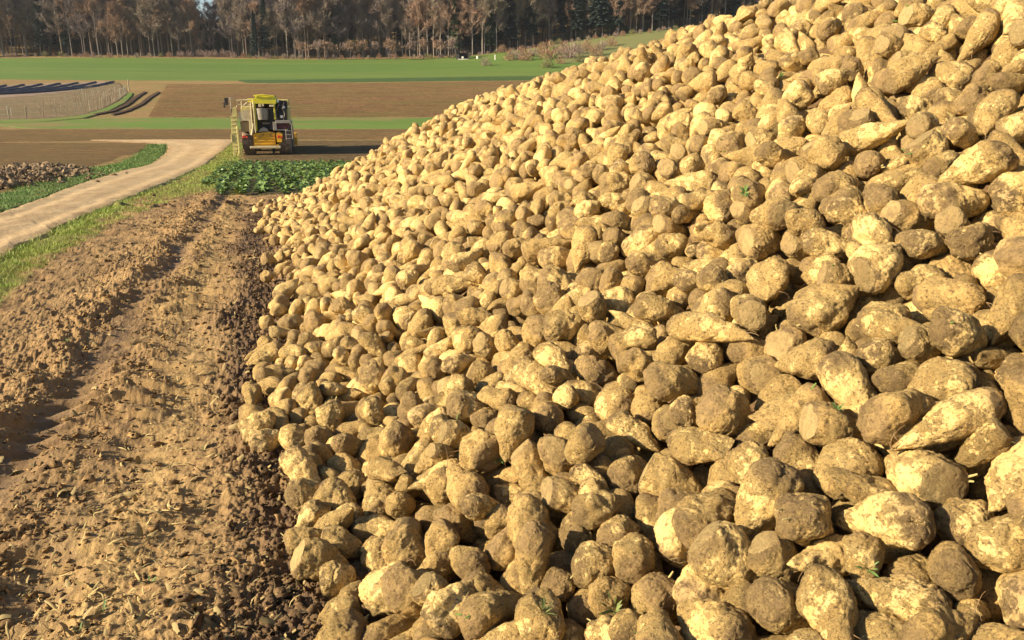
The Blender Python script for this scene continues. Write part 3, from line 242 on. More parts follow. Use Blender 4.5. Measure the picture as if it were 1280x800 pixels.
143,0,189,12,68,45,-10,2,99,21,43,35,-106,2,42,11,7,5,52,1,140,17,43,12,80,1,156,19,18,15,-59,3,73,14,19,14,-52,0,83,12,2,92,126,1,180,2,5,6,100,0,169,20,41,67,54,2,144,11,0,74,33,3,132,10,40,64,-140,0,27,14,44,35,-167,2,14,16,50,16,-15,2,106,23,52,74,26,0,124,17,43,64,149,2,195,15,46,96,3,2,114,19,64,76,-40,0,88,17,66,35,170,0,205,18,34,42,-120,1,35,14,37,46,
105,2,179,9,33,33,25,1,128,10,33,36,-19,0,101,10,35,64,71,0,156,17,37,13,-159,1,20,14,45,5,120,1,177,12,33,73,-67,2,74,15,50,2,-38,3,95,12,6,104,168,0,208,21,24,93,-59,1,81,19,33,75,-121,1,46,25,54,46,-70,3,73,16,39,73,8,0,119,23,39,47,15,2,129,12,5,14,93,1,172,14,25,65,51,1,143,14,37,14,-161,2,18,8,53,66,79,2,163,12,9,76,-115,1,48,16,66,14,-192,0,3,18,41,33,
55,4,150,13,22,65,-202,0,5,25,37,63,33,2,139,6,68,96,-39,1,88,16,39,17,121,0,184,26,1,44,144,2,195,14,28,35,64,4,158,27,10,25,118,3,187,12,71,72,-87,1,63,14,37,45,-97,1,58,17,38,15,-3,3,123,15,34,24,-19,2,108,14,42,13,71,1,163,20,31,24,137,1,191,10,50,13,-170,1,22,18,49,13,-117,2,50,18,68,16,139,4,196,15,29,65,-158,1,28,23,15,73,-133,2,45,19,34,64,-180,4,12,14,31,44,
24,0,138,18,41,73,51,0,150,15,48,27,7,0,128,18,37,15,-44,2,97,18,31,34,-95,1,67,15,64,65,-57,2,88,11,11,34,-227,6,2,14,47,94,-71,0,86,14,44,63,47,1,153,20,32,16,82,1,173,16,39,45,-192,3,6,11,44,15,-9,3,120,20,28,13,-7,3,128,18,2,75,67,0,168,14,39,13,-156,1,30,19,38,3,-189,0,18,27,48,63,57,1,160,10,39,26,-223,0,1,14,4,93,-64,1,94,23,48,15,-107,1,63,14,30,43,
14,1,135,20,35,76,-125,4,50,16,27,63,-154,1,31,24,8,106,-84,1,81,13,36,65,75,7,173,6,40,64,-101,3,74,11,22,25,-42,1,106,15,59,14,-140,13,49,18,49,6,-183,3,17,9,40,13,-19,9,121,19,37,36,-122,0,54,6,13,16,-199,1,16,9,44,5,39,9,150,15,36,64,-205,4,19,24,36,95,-60,3,98,24,40,97,62,0,169,11,32,65,49,1,165,14,39,15,-83,6,89,26,46,45,-3,0,135,12,71,3,-33,6,118,11,35,24,
-223,1,6,12,9,65,-126,8,66,26,33,13,-152,8,50,18,44,27,36,6,159,9,10,87,-241,4,-1,14,43,6,-256,3,-2,16,55,54,-59,0,106,11,37,45,-142,5,54,13,35,17,-3,5,139,9,16,7,-20,1,131,13,61,16,-93,4,87,8,42,26,-246,2,4,15,29,13,-230,4,7,14,37,45,-46,24,116,8,27,27,23,5,157,5,5,57,-212,16,26,25,67,6,1,1,152,13,33,65,-203,2,34,10,43,43,-134,17,70,9,37,6,-122,7,85,17,62,24,
-266,1,2,16,5,65,-171,4,55,10,63,55,-197,11,42,14,65,15,-307,17,-11,14,46,44,-83,3,106,11,55,106,-126,32,88,17,47,45,-197,3,49,13,55,67,-38,2,140,23,41,75,-252,3,17,7,25,16,-326,22,-12,17,2,86,-55,11,133,11,9,97,-264,65,26,9,8,93,-334,18,-14,21,29,66,-228,31,52,12,4,96,-145,5,98,10,7,76,-278,106,34,26,33,46,-415,17,-28,18,28,54,0,0,0,0,0,-1,
45,295,3,17,27,42,111,6,43,32,30,23,53,9,8,17,3,76,46,11,5,15,60,54,80,1,26,25,37,15,93,7,35,12,66,17,216,2,111,9,21,7,282,28,157,17,18,40,148,17,67,7,45,54,222,4,124,19,38,86,93,149,50,20,0,92,75,12,43,12,29,17,103,8,59,8,60,6,53,1,34,15,28,22,42,5,32,23,8,32,82,2,56,14,69,4,62,6,48,9,42,22,100,1,58,25,33,2,80,3,56,25,34,23,122,2,94,20,29,93,
114,0,74,20,50,61,64,4,44,7,32,97,73,1,56,11,35,12,53,3,45,14,43,112,110,0,70,16,36,103,119,0,77,18,12,115,49,1,32,13,13,6,92,0,71,11,15,64,40,0,24,27,52,25,-4,3,13,13,35,62,35,1,32,15,20,115,87,4,65,18,55,33,107,0,82,10,3,4,23,4,31,19,32,113,81,2,63,19,46,3,133,6,96,7,27,63,40,2,30,11,9,4,90,1,72,7,64,112,106,2,76,16,37,33,111,0,86,15,48,96,
15,1,28,14,11,110,58,6,43,21,44,6,103,1,81,17,30,12,58,4,52,20,45,12,51,3,51,10,41,10,115,2,89,18,64,64,-29,2,5,17,20,73,63,2,58,16,50,93,20,0,33,14,35,63,68,1,63,21,17,81,-8,2,10,18,45,22,-22,0,11,13,40,12,43,5,39,17,13,66,58,2,56,16,37,54,118,0,93,20,44,43,-8,5,16,7,33,104,9,1,29,10,25,54,33,0,44,21,5,74,109,0,87,16,8,67,103,2,78,14,18,73,
49,2,61,12,20,92,59,0,58,7,6,105,91,0,79,21,45,5,21,0,37,17,33,75,-33,1,6,17,24,72,-15,0,7,17,21,54,72,4,72,21,40,92,82,1,77,21,45,12,-12,0,25,17,20,86,91,3,77,10,13,112,124,1,105,16,43,113,63,2,62,18,31,54,6,0,36,17,51,76,78,1,77,16,8,63,109,1,91,12,61,53,145,2,119,2,37,44,-28,1,13,18,71,33,-40,1,7,30,23,113,161,0,125,23,3,6,-12,0,29,27,23,24,
50,2,56,24,25,56,105,1,95,22,38,33,-52,0,5,14,67,114,117,3,96,32,30,57,174,0,131,21,39,115,154,0,128,17,13,62,67,1,65,26,60,25,201,1,149,6,9,76,10,0,37,9,65,104,-4,1,27,10,10,3,183,0,140,21,39,82,48,1,61,11,65,13,107,0,96,9,10,2,60,1,55,19,29,15,151,0,122,17,37,112,0,0,38,21,23,21,85,0,78,27,15,5,191,1,144,30,5,112,167,0,127,18,47,113,149,0,115,17,36,35,
-51,1,4,15,27,92,-44,0,9,9,46,45,223,0,163,18,60,62,220,1,170,20,71,81,73,1,74,14,36,26,98,1,83,14,26,67,174,0,132,24,32,60,183,1,137,13,25,113,-19,1,18,18,22,35,41,1,44,16,24,2,213,0,159,15,53,16,252,1,190,21,32,82,223,1,172,29,42,102,249,0,182,12,29,3,196,0,146,21,45,42,103,0,92,24,50,80,63,0,68,14,54,61,196,1,157,10,36,16,177,0,144,15,63,102,204,1,164,22,9,73,
211,0,171,13,22,4,-42,1,12,17,48,72,179,2,137,12,30,114,238,0,175,3,69,114,170,0,133,9,50,94,186,1,142,19,3,83,20,0,49,12,5,52,293,0,209,14,56,25,95,0,90,14,60,113,45,1,51,18,15,36,107,0,104,11,64,85,224,1,168,16,50,52,322,1,223,15,8,52,269,0,197,9,57,5,14,0,40,10,25,74,278,0,207,20,29,22,253,1,190,4,26,26,301,0,216,10,25,4,248,1,180,21,43,92,171,0,139,15,33,33,
232,1,173,18,68,10,188,0,150,11,1,65,92,1,81,20,55,56,-32,1,12,18,11,5,-19,1,27,20,9,22,222,0,177,17,23,36,60,0,67,1,29,62,273,1,201,18,70,1,-77,0,3,16,59,100,22,0,51,16,35,75,262,0,195,13,18,31,283,0,210,10,29,102,181,2,145,12,37,63,226,0,170,25,31,44,250,0,186,26,0,52,165,2,138,23,34,4,6,0,42,21,49,43,-39,1,15,25,17,52,308,0,220,11,5,95,273,1,197,13,17,92,
151,0,132,20,44,43,-13,0,25,4,53,33,296,0,216,13,41,35,119,1,111,20,33,55,71,0,75,19,0,13,255,1,192,14,14,114,230,1,174,10,48,80,333,1,231,15,51,62,275,0,204,10,52,43,59,0,66,16,71,65,235,0,180,7,58,94,27,0,53,24,34,93,-42,1,7,16,38,64,152,0,137,20,33,1,221,0,172,14,3,4,-34,1,19,16,69,64,283,0,211,8,65,5,16,1,48,28,48,93,251,0,187,27,47,104,241,0,186,10,59,104,
262,1,193,6,70,21,204,1,159,17,52,52,343,0,235,15,70,6,302,0,220,15,22,114,224,0,186,22,39,62,-46,1,14,4,59,11,-26,0,20,6,68,81,196,1,161,6,62,73,25,0,61,31,32,53,271,1,201,15,43,24,246,0,192,15,32,52,-15,0,16,13,18,6,-7,0,28,26,45,34,331,0,226,16,45,72,219,1,174,18,39,31,-75,0,5,17,30,82,218,0,182,16,17,43,-20,0,28,16,46,46,35,0,59,11,22,14,137,1,126,15,62,23,
154,0,134,8,66,64,42,1,62,13,14,102,-35,0,20,10,65,61,290,0,217,11,69,5,209,1,166,27,21,54,14,0,43,18,10,52,284,2,207,21,45,44,312,0,218,13,4,25,264,0,199,25,3,22,342,1,230,11,11,115,-62,0,8,30,7,23,92,1,96,16,49,63,212,0,174,18,71,14,330,1,229,20,12,114,-75,0,4,16,60,112,201,0,167,17,12,32,271,0,204,9,23,52,-43,1,16,14,45,24,154,0,134,17,5,74,323,0,223,19,20,97,
-10,1,31,12,32,2,238,0,183,7,70,4,138,1,130,18,35,64,14,0,55,16,35,33,304,0,221,14,69,51,131,0,115,18,51,36,126,1,123,16,37,3,-25,0,21,11,28,53,-12,0,19,21,32,12,200,0,159,17,55,74,-21,0,32,26,27,63,78,0,88,19,61,13,14,1,48,20,26,65,254,0,195,14,54,64,186,1,151,28,31,73,54,1,83,19,37,60,292,1,219,27,50,86,217,0,171,15,20,104,-46,0,17,3,38,10,246,0,200,27,27,4,
284,0,210,18,33,44,150,0,143,20,50,24,314,1,221,7,37,42,266,0,201,10,0,73,7,0,34,14,49,115,232,1,182,29,35,85,-95,0,4,16,63,113,-19,1,23,15,16,93,164,0,141,16,20,45,-64,1,15,20,41,92,56,0,79,15,15,43,50,1,73,21,24,83,-12,0,33,18,47,23,-1,0,34,27,13,25,262,1,209,18,62,63,45,0,61,6,48,3,-43,0,15,12,15,22,271,0,217,19,27,93,224,1,176,19,22,113,34,1,59,19,33,23,
312,0,225,9,53,21,278,0,205,21,16,115,-21,0,35,21,40,13,-27,1,22,32,53,82,299,0,224,19,55,93,86,1,105,11,68,70,249,0,203,13,21,84,-64,0,8,14,10,26,-92,1,4,21,56,92,331,0,232,12,39,77,184,0,152,15,50,52,262,0,201,27,45,75,81,0,107,6,15,10,22,1,51,16,60,63,188,0,158,11,32,31,241,0,191,22,45,45,280,0,213,12,1,34,13,1,48,5,42,24,251,0,195,18,8,43,-54,0,15,14,58,32,
43,2,64,15,36,94,156,0,140,17,10,14,130,0,127,16,42,92,229,2,179,11,57,42,88,0,101,3,58,33,215,1,173,8,3,16,-4,0,30,16,2,85,-48,0,14,21,71,52,-9,0,39,15,10,74,256,0,207,8,17,12,174,0,155,21,27,103,321,1,226,17,51,14,182,0,158,9,32,114,-32,1,20,10,35,22,-55,0,9,18,0,113,8,2,46,23,39,2,359,1,232,16,11,84,40,0,70,11,32,10,47,0,65,32,59,32,91,1,104,8,65,43,
132,1,130,21,58,2,168,0,145,15,50,94,268,0,205,19,47,57,55,0,71,20,48,15,-38,0,11,10,55,24,211,0,173,26,34,12,307,1,226,20,33,3,187,0,156,13,23,24,229,0,182,15,56,34,-7,1,32,18,43,35,239,0,189,14,54,15,250,0,202,10,10,54,320,1,228,23,26,31,-56,0,6,14,13,3,341,0,235,23,51,97,225,1,187,10,64,32,267,0,212,19,12,111,-30,0,23,2,68,0,-36,0,19,9,49,0,99,0,102,13,27,73,
-13,0,41,27,16,54,275,0,219,20,50,15,19,1,59,13,52,83,200,0,165,27,31,113,-66,0,8,15,58,62,-2,0,42,11,61,115,286,1,218,14,5,41,29,0,66,20,25,55,51,0,73,9,47,71,353,1,236,9,55,3,154,0,145,12,3,22,67,0,82,24,41,67,260,1,207,7,68,63,365,0,238,11,68,67,252,0,196,25,39,73,326,1,231,17,29,84,-38,0,14,25,4,33,37,0,69,16,21,62,83,0,101,19,43,85,238,0,195,24,33,33,
206,1,171,23,30,13,225,0,189,13,37,103,132,0,131,12,14,91,10,0,50,22,42,34,216,1,177,14,22,12,-38,0,24,13,5,26,166,0,146,18,39,84,62,1,90,16,38,42,-20,0,27,12,40,26,298,0,224,15,71,86,-13,1,46,11,32,3,-56,0,17,12,52,52,333,1,230,6,18,15,50,0,73,18,65,112,250,0,206,18,3,54,309,2,223,26,10,62,268,0,213,13,3,34,243,0,197,6,14,54,319,0,226,10,46,3,220,1,186,8,33,43,
22,0,66,19,55,83,126,0,130,14,47,2,363,1,236,28,3,105,-16,0,39,19,45,35,148,1,138,9,43,3,195,0,168,4,16,116,11,1,54,24,12,73,170,0,154,10,43,25,212,0,175,14,18,33,81,2,100,19,15,24,281,0,220,12,31,23,-63,0,9,34,26,3,15,0,61,14,21,65,233,0,197,24,35,16,140,0,133,22,9,86,71,1,94,12,47,95,301,0,221,9,26,55,-35,0,27,20,27,13,-97,0,6,11,0,23,318,1,228,13,3,63,
218,0,180,16,22,35,-80,0,6,10,4,3,-72,1,14,25,0,53,-54,0,13,27,0,65,254,1,207,18,24,5,308,0,229,14,16,54,337,1,229,11,34,67,5,1,55,24,44,3,62,0,90,24,44,5,147,1,136,13,29,112,27,0,56,19,42,32,41,1,82,30,47,64,-46,0,20,11,15,24,-71,0,7,25,0,22,241,0,197,11,20,15,92,0,110,21,38,25,295,1,215,19,49,64,199,0,172,28,47,3,169,0,150,13,24,13,139,2,140,21,40,34,
22,0,63,19,29,114,51,1,90,19,47,63,273,0,212,25,40,104,-7,1,49,9,7,103,78,0,102,4,59,24,229,1,188,9,11,43,-68,0,15,18,47,3,-62,0,6,14,62,64,159,2,150,31,8,22,300,0,221,9,52,16,60,1,89,24,27,93,149,0,140,6,7,45,-42,0,29,16,49,3,290,0,220,14,51,55,50,1,79,10,45,54,-50,0,25,20,48,62,26,0,70,24,40,71,-101,1,4,12,3,0,212,0,179,14,27,61,70,0,103,28,34,64,
94,1,112,14,39,44,271,0,218,3,25,65,-15,1,50,15,46,2,-68,0,8,11,10,13,261,0,207,14,50,66,-25,0,37,13,39,14,17,1,64,5,24,3,40,0,71,14,25,117,236,0,202,25,33,12,199,0,173,16,28,15,249,1,202,15,25,76,307,0,231,16,59,3,296,0,229,27,19,95,153,1,154,11,70,5,247,0,212,9,41,105,281,2,217,12,18,94,-46,0,29,11,43,72,47,1,76,12,28,3,-36,0,32,15,65,64,28,0,73,14,42,64,
140,1,138,14,58,65,225,0,189,15,0,105,1,1,57,14,30,52,139,0,150,11,13,44,-25,0,40,8,67,53,259,1,213,24,3,84,8,1,62,21,30,63,-44,0,36,21,24,44,78,0,109,7,25,53,202,0,177,7,30,113,178,0,161,7,13,63,115,0,133,13,9,2,-14,1,49,12,7,55,-72,0,18,8,35,24,92,0,116,16,53,4,17,1,72,10,38,64,229,0,196,4,24,21,118,0,124,8,59,64,286,1,222,23,68,50,215,0,191,21,32,73,
35,0,76,24,6,44,237,0,206,19,45,2,-34,1,36,12,4,105,-89,1,5,17,10,34,190,0,178,17,19,31,167,0,154,15,18,14,60,0,87,9,3,117,38,0,84,9,34,33,47,1,95,12,57,61,29,0,71,12,31,23,198,0,175,9,16,2,-13,1,39,14,5,24,141,1,142,11,3,86,336,0,231,14,42,1,248,0,208,12,8,91,14,1,65,18,40,3,66,0,98,16,37,74,264,0,215,19,30,15,1,1,54,10,3,93,72,0,104,10,29,41,
-95,0,7,20,11,4,233,1,204,9,19,14,82,0,111,16,32,95,231,0,194,5,60,22,-76,1,15,15,33,25,125,0,134,20,61,64,-131,0,3,18,15,112,32,0,77,15,31,33,-15,0,47,18,39,74,-48,1,26,16,52,15,-68,0,20,8,43,103,218,3,189,20,54,5,16,0,69,20,25,113,24,0,66,3,65,3,271,0,217,15,63,14,-6,0,53,10,42,83,205,1,186,13,1,11,288,0,217,6,8,5,-33,0,41,24,19,75,124,1,141,14,38,33,
153,0,151,15,8,22,-44,0,37,15,20,117,53,0,93,15,60,13,-2,1,60,6,24,71,178,0,166,28,60,22,333,0,232,13,28,64,225,0,196,17,10,86,23,1,76,14,0,114,-17,0,57,13,29,61,98,2,125,21,54,5,292,0,227,19,5,94,-53,0,32,11,33,24,-97,0,5,14,68,34,182,1,172,24,6,32,122,0,132,21,5,33,4,0,69,24,56,21,112,0,124,16,61,62,346,0,230,10,38,4,43,1,88,14,41,3,-10,0,53,23,41,34,
321,0,232,2,42,2,-102,0,11,12,47,23,76,0,112,25,40,54,280,0,221,10,4,94,52,1,99,9,9,44,244,0,205,15,37,116,-67,0,19,13,68,12,-133,0,3,16,7,110,-109,1,4,14,52,62,269,0,217,34,60,114,206,0,186,20,8,43,-65,1,29,15,25,16,26,0,78,15,39,101,132,0,138,17,50,64,201,0,182,16,49,102,149,1,155,10,71,3,142,0,147,25,7,92,216,0,190,15,11,51,248,2,210,11,57,103,4,0,66,10,6,43,
-46,0,38,8,12,72,-13,1,55,21,35,84,193,1,179,18,21,44,353,0,233,4,37,66,219,0,197,13,59,1,232,0,197,15,6,105,100,0,120,9,9,85,179,0,172,23,44,12,37,0,84,14,61,2,90,1,112,16,27,55,64,0,107,9,28,4,27,0,81,20,3,23,271,0,215,13,30,114,75,1,112,5,38,34,287,0,226,19,28,14,127,0,135,18,45,3,163,0,160,10,11,77,-23,0,54,13,54,21,-75,1,20,26,59,72,107,1,133,9,10,3,
-100,0,7,16,38,6,-46,0,33,21,44,105,176,0,165,21,54,114,-3,0,63,18,46,95,228,1,203,18,42,23,146,0,151,10,69,85,156,0,153,11,7,40,46,0,91,18,51,14,133,0,144,18,35,86,303,0,230,7,65,13,-6,1,55,16,28,113,205,0,194,14,23,85,-126,0,4,20,36,33,63,0,98,26,16,23,-38,0,46,20,31,2,215,0,190,14,57,82,37,1,91,17,12,33,-85,0,17,20,68,24,292,1,223,5,68,32,246,0,210,8,47,32,
223,0,195,19,43,83,6,0,57,17,57,5,275,0,218,18,35,52,-113,1,5,19,21,23,256,1,209,13,64,75,29,0,88,21,3,84,59,0,104,22,42,35,234,0,211,10,5,52,-31,1,49,21,66,74,7,0,66,20,11,92,26,0,79,15,39,62,97,1,120,6,7,54,298,0,231,7,16,63,-65,0,24,21,8,73,-73,1,25,20,50,113,239,0,204,22,35,93,281,1,220,23,28,35,108,0,126,25,22,13,158,0,157,7,61,53,-20,0,53,14,63,75,
70,1,102,11,63,16,-132,0,5,34,55,82,289,0,226,3,28,5,-2,0,61,19,42,43,261,0,216,16,29,54,193,1,184,15,41,86,76,1,113,19,60,112,182,0,175,11,11,6,-31,0,55,19,39,61,214,0,193,24,67,54,315,0,229,16,10,45,129,0,140,11,15,44,201,1,192,23,28,115,1,0,67,15,42,42,-89,1,18,27,32,26,143,0,156,8,39,94,44,0,86,13,45,24,29,0,83,24,4,54,246,0,211,13,54,43,9,1,72,24,70,71,
137,0,148,20,13,3,175,0,168,16,22,53,185,1,185,12,21,101,0,0,57,12,9,34,51,0,95,22,49,94,268,0,219,17,44,115,233,1,208,21,31,94,92,0,118,25,33,15,-66,1,19,10,38,75,-55,0,31,17,37,34,66,1,108,14,64,95,20,0,81,24,21,53,231,0,198,8,17,34,122,1,138,14,22,53,-7,0,55,28,7,85,217,1,194,22,20,82,207,0,192,11,23,5,199,0,188,4,38,32,289,0,220,15,43,14,189,1,180,19,25,84,
257,0,221,14,13,73,-33,0,47,13,43,14,278,1,225,15,6,73,-4,0,69,18,46,64,252,0,213,18,20,15,5,0,76,17,7,13,96,1,123,14,67,15,171,0,169,8,68,51,-63,2,37,26,1,3,-9,0,64,3,23,0,159,2,164,5,65,63,241,0,210,14,26,4,230,0,207,11,41,73,226,0,198,11,23,2,80,0,111,6,8,13,-120,1,5,14,18,93,-33,0,54,16,30,44,-87,0,20,23,47,93,-79,0,22,25,65,81,270,1,226,16,0,64,
185,0,179,11,3,103,217,0,195,7,8,113,-45,1,45,19,2,64,-103,0,17,25,24,72,74,1,120,26,59,91,213,0,202,22,42,35,171,1,170,10,58,52,289,0,227,20,31,24,40,0,96,14,46,43,127,1,146,27,33,5,208,0,193,23,36,13,-132,0,4,18,7,111,-53,1,40,27,55,84,7,0,69,19,2,25,-20,0,59,17,42,75,25,0,89,19,18,3,-96,1,14,10,60,5,113,0,136,11,32,31,265,0,220,18,15,95,304,0,221,14,43,45,
-10,1,64,17,11,53,-77,0,25,22,70,83,-63,0,37,16,44,24,-107,1,7,19,39,4,222,0,198,32,26,83,18,0,83,15,39,94,-81,0,17,18,37,95,89,1,120,25,56,115,60,0,110,17,33,92,228,0,205,6,66,63,117,0,140,2,9,33,143,0,166,14,64,22,-5,1,74,22,39,4,256,1,215,21,17,104,163,1,168,14,63,3,308,0,229,12,63,66,238,0,213,19,69,43,121,0,150,23,7,114,132,0,152,27,2,93,213,1,202,5,16,16,
-27,0,55,14,18,85,290,1,226,22,69,74,7,0,75,10,60,34,-77,0,25,7,24,91,-113,1,6,33,71,50,42,0,100,2,16,94,-7,1,58,18,5,54,-94,0,17,3,29,54,-37,0,42,17,54,64,-17,0,61,24,41,91,-62,2,40,18,44,114,227,0,200,20,31,83,206,0,195,20,51,5,55,0,110,23,32,74,235,1,206,17,68,5,73,1,114,16,16,66,246,0,217,26,22,44,-33,0,48,7,61,113,124,0,142,16,58,43,19,0,76,20,35,3,
188,0,188,18,47,32,175,1,177,23,53,43,22,1,84,17,32,34,136,0,155,12,33,26,-127,0,4,17,34,34,-4,1,64,3,58,114,195,0,193,13,0,114,130,0,147,17,22,114,-18,0,59,21,7,103,76,0,125,17,51,62,-9,1,72,13,47,63,271,0,224,28,62,24,261,0,221,15,45,63,-45,1,43,18,43,24,-112,0,11,10,26,15,85,1,124,5,49,72,147,0,167,14,40,116,114,1,141,20,42,5,25,0,90,6,24,22,59,1,114,23,36,12,
95,1,130,25,40,23,-102,0,14,24,8,63,-91,0,21,16,49,4,225,0,202,17,51,62,238,0,206,20,34,93,202,1,194,14,27,64,-124,0,3,14,62,103,-67,0,42,26,46,63,14,0,79,16,8,64,252,1,219,15,20,81,157,1,168,17,25,43,37,0,103,9,12,105,-78,0,35,24,47,54,-107,0,7,26,60,3,205,1,202,13,13,113,-15,1,56,15,22,115,169,0,185,22,52,21,82,0,122,18,47,85,228,1,206,6,42,63,-121,0,7,17,30,12,
28,0,92,28,0,10,-100,0,20,14,58,53,105,0,136,12,52,3,165,0,176,28,16,52,-110,0,16,21,29,33,12,0,86,24,39,105,53,1,104,5,19,54,239,0,213,16,46,3,131,1,150,15,46,33,-113,0,5,14,20,12,-42,0,57,20,57,23,-6,1,71,14,43,24,139,0,156,23,48,33,-46,0,48,8,31,2,-92,0,22,12,48,103,-66,1,39,18,10,64,265,0,221,14,15,52,221,0,201,17,51,45,37,1,100,19,36,73,147,0,163,14,21,116,
99,1,137,6,33,11,87,0,127,24,19,104,-22,1,60,17,52,34,-134,0,6,14,53,24,-107,0,11,14,68,62,-34,0,59,13,24,23,-30,0,68,19,71,12,150,1,172,19,6,13,79,0,128,5,54,32,-9,1,63,17,43,34,116,0,144,26,46,45,212,0,206,5,70,6,164,1,177,18,67,35,-118,0,12,25,13,71,-45,0,53,13,32,43,-125,1,5,12,64,53,253,0,218,17,39,94,-72,0,33,13,49,2,91,0,136,15,52,63,105,1,142,6,20,111,
6,0,84,14,56,64,-106,1,18,20,36,62,283,0,220,8,46,24,263,0,220,16,11,32,20,1,92,16,13,4,294,0,221,7,30,92,-3,1,79,6,14,24,186,0,196,13,53,83,-81,1,30,16,57,14,151,0,176,25,40,30,234,0,214,14,38,83,-65,1,39,16,2,4,182,0,189,21,13,13,38,0,98,18,59,5,125,0,164,21,54,12,73,0,126,12,63,3,252,0,209,14,29,63,69,2,118,15,48,32,274,0,222,24,22,34,-44,1,51,20,30,23,
231,0,206,12,15,93,211,0,207,21,34,35,107,0,140,17,19,83,264,0,213,17,29,46,-111,0,6,13,18,35,100,0,143,7,14,101,116,0,148,26,33,5,-75,0,34,14,33,14,-122,1,8,14,25,5,13,0,89,17,51,11,281,0,225,2,17,13,121,1,159,9,69,114,242,2,219,18,5,75,24,0,100,20,67,23,4,0,88,21,39,56,222,0,212,16,20,13,171,1,184,15,33,113,-34,0,64,17,45,3,22,0,90,12,35,3,-97,1,26,10,68,65,
116,1,154,13,36,60,-47,0,57,20,5,32,-13,0,75,13,41,23,-118,1,16,18,67,73,52,0,106,4,3,115,-53,0,49,9,38,24,-29,0,57,24,45,33,92,1,139,18,37,1,-71,0,40,9,44,32,277,1,221,12,64,23,266,0,220,29,7,84,-107,0,21,22,46,102,88,1,131,21,34,47,13,0,89,17,29,110,150,0,174,31,5,85,234,0,212,19,24,5,-6,1,85,26,48,12,163,0,184,4,35,52,52,1,116,22,41,71,-121,0,8,22,32,53,
35,1,99,27,41,25,-35,0,59,13,8,103,180,0,189,17,47,71,211,0,209,16,52,44,-75,1,42,14,32,11,47,0,107,14,42,64,131,0,164,24,0,24,110,0,146,21,43,13,88,1,141,15,6,61,171,0,184,15,54,116,-68,0,48,16,34,95,27,0,91,17,43,114,-132,1,5,14,39,64,-129,0,13,12,50,81,-103,0,28,19,45,42,204,0,201,11,23,54,270,0,222,10,65,34,158,1,178,11,29,5,-25,0,70,13,35,66,13,0,89,21,37,31,
-119,0,15,14,4,53,-13,0,75,24,40,24,313,1,222,19,37,115,244,0,216,13,50,3,286,1,226,20,71,26,65,0,124,21,39,64,-69,1,40,17,36,14,-88,1,34,24,32,75,97,1,145,4,55,22,-145,0,5,12,30,23,54,0,114,23,61,25,142,0,173,15,12,56,106,0,151,8,21,115,25,1,96,30,39,54,11,0,91,15,11,33,39,0,105,13,39,64,228,1,212,13,18,15,-98,0,24,19,37,41,-42,1,62,19,67,93,185,0,194,25,36,3,
-137,0,5,14,67,21,1,0,87,13,2,42,266,1,221,10,38,65,277,0,225,23,42,53,79,1,137,20,48,31,167,2,184,11,7,73,241,0,212,13,45,4,71,0,124,8,23,4,-45,0,68,11,44,61,-21,0,76,13,39,94,218,1,210,16,50,44,-120,0,8,19,2,45,48,1,110,16,43,4,-76,0,38,20,37,33,-2,0,89,16,12,60,333,0,222,15,62,15,-103,1,18,6,70,22,99,0,147,26,3,5,-63,0,50,20,50,112,-144,0,4,12,32,103,
32,1,104,14,8,45,190,0,192,14,20,2,274,0,223,14,29,43,13,0,88,4,22,62,-35,1,66,15,47,115,178,1,190,7,62,23,63,0,123,16,43,21,242,1,219,8,57,13,-70,0,45,22,52,22,42,1,113,10,46,33,-24,1,69,26,70,104,266,0,218,19,43,16,82,0,141,24,49,3,-121,1,13,17,10,84,-129,0,5,13,54,64,211,0,202,22,36,15,199,0,209,17,49,34,337,0,225,24,4,96,67,1,129,31,47,111,3,1,84,16,57,64,
74,0,130,7,4,14,18,0,93,21,16,12,-141,0,4,13,63,32,-106,1,20,10,54,14,226,0,211,2,17,65,320,1,223,20,49,103,-20,0,75,10,50,73,-123,0,21,14,66,102,195,1,202,9,15,95,10,0,89,8,22,34,-94,0,32,26,44,94,-64,1,54,10,45,23,-149,0,5,18,31,22,58,0,122,20,68,25,-115,1,14,19,68,12,85,0,136,11,61,83,-141,0,9,25,8,103,215,0,207,6,36,95,160,0,190,20,55,45,-63,1,44,10,34,60,
35,0,108,11,45,5,119,0,167,10,53,64,260,1,214,13,27,4,183,0,192,18,55,44,269,0,219,13,35,105,68,0,130,26,8,24,3,0,101,30,40,12,-43,0,69,13,64,34,98,1,146,21,35,65,-32,1,75,20,30,52,-52,0,65,19,38,22,-72,0,42,16,53,83,132,1,172,15,32,34,-84,0,40,15,61,86,45,0,118,16,5,64,-103,1,27,26,55,5,26,1,105,6,35,73,-125,0,14,14,32,62,89,0,138,13,26,1,136,0,179,17,10,44,
-75,0,50,10,48,1,-113,0,21,17,46,46,322,0,218,7,25,6,-38,0,66,11,21,53,365,1,221,5,17,94,74,0,136,13,33,94,150,0,180,9,11,45,253,1,219,17,36,114,-133,1,20,14,35,0,170,0,188,16,50,63,54,1,124,14,29,33,196,0,204,24,30,104,120,0,171,8,37,83,223,0,212,12,19,66,-62,1,54,15,48,44,-147,0,8,16,52,57,38,0,110,13,5,57,-11,0,90,27,5,84,191,1,194,20,30,13,-99,1,34,13,25,13,
207,0,208,13,40,84,-135,0,15,16,39,104,240,0,219,11,63,61,-127,0,19,10,30,21,130,1,172,24,8,4,94,0,155,23,42,72,-72,0,44,23,43,34,-119,0,23,21,11,15,170,1,192,16,33,32,6,0,103,10,2,72,106,0,155,19,47,15,303,0,225,13,27,63,332,0,216,14,50,95,-21,0,83,9,11,55,-52,1,63,12,45,27,-29,0,73,24,44,13,257,1,221,15,3,45,52,0,120,26,36,63,141,1,181,6,36,20,154,0,189,11,64,101,
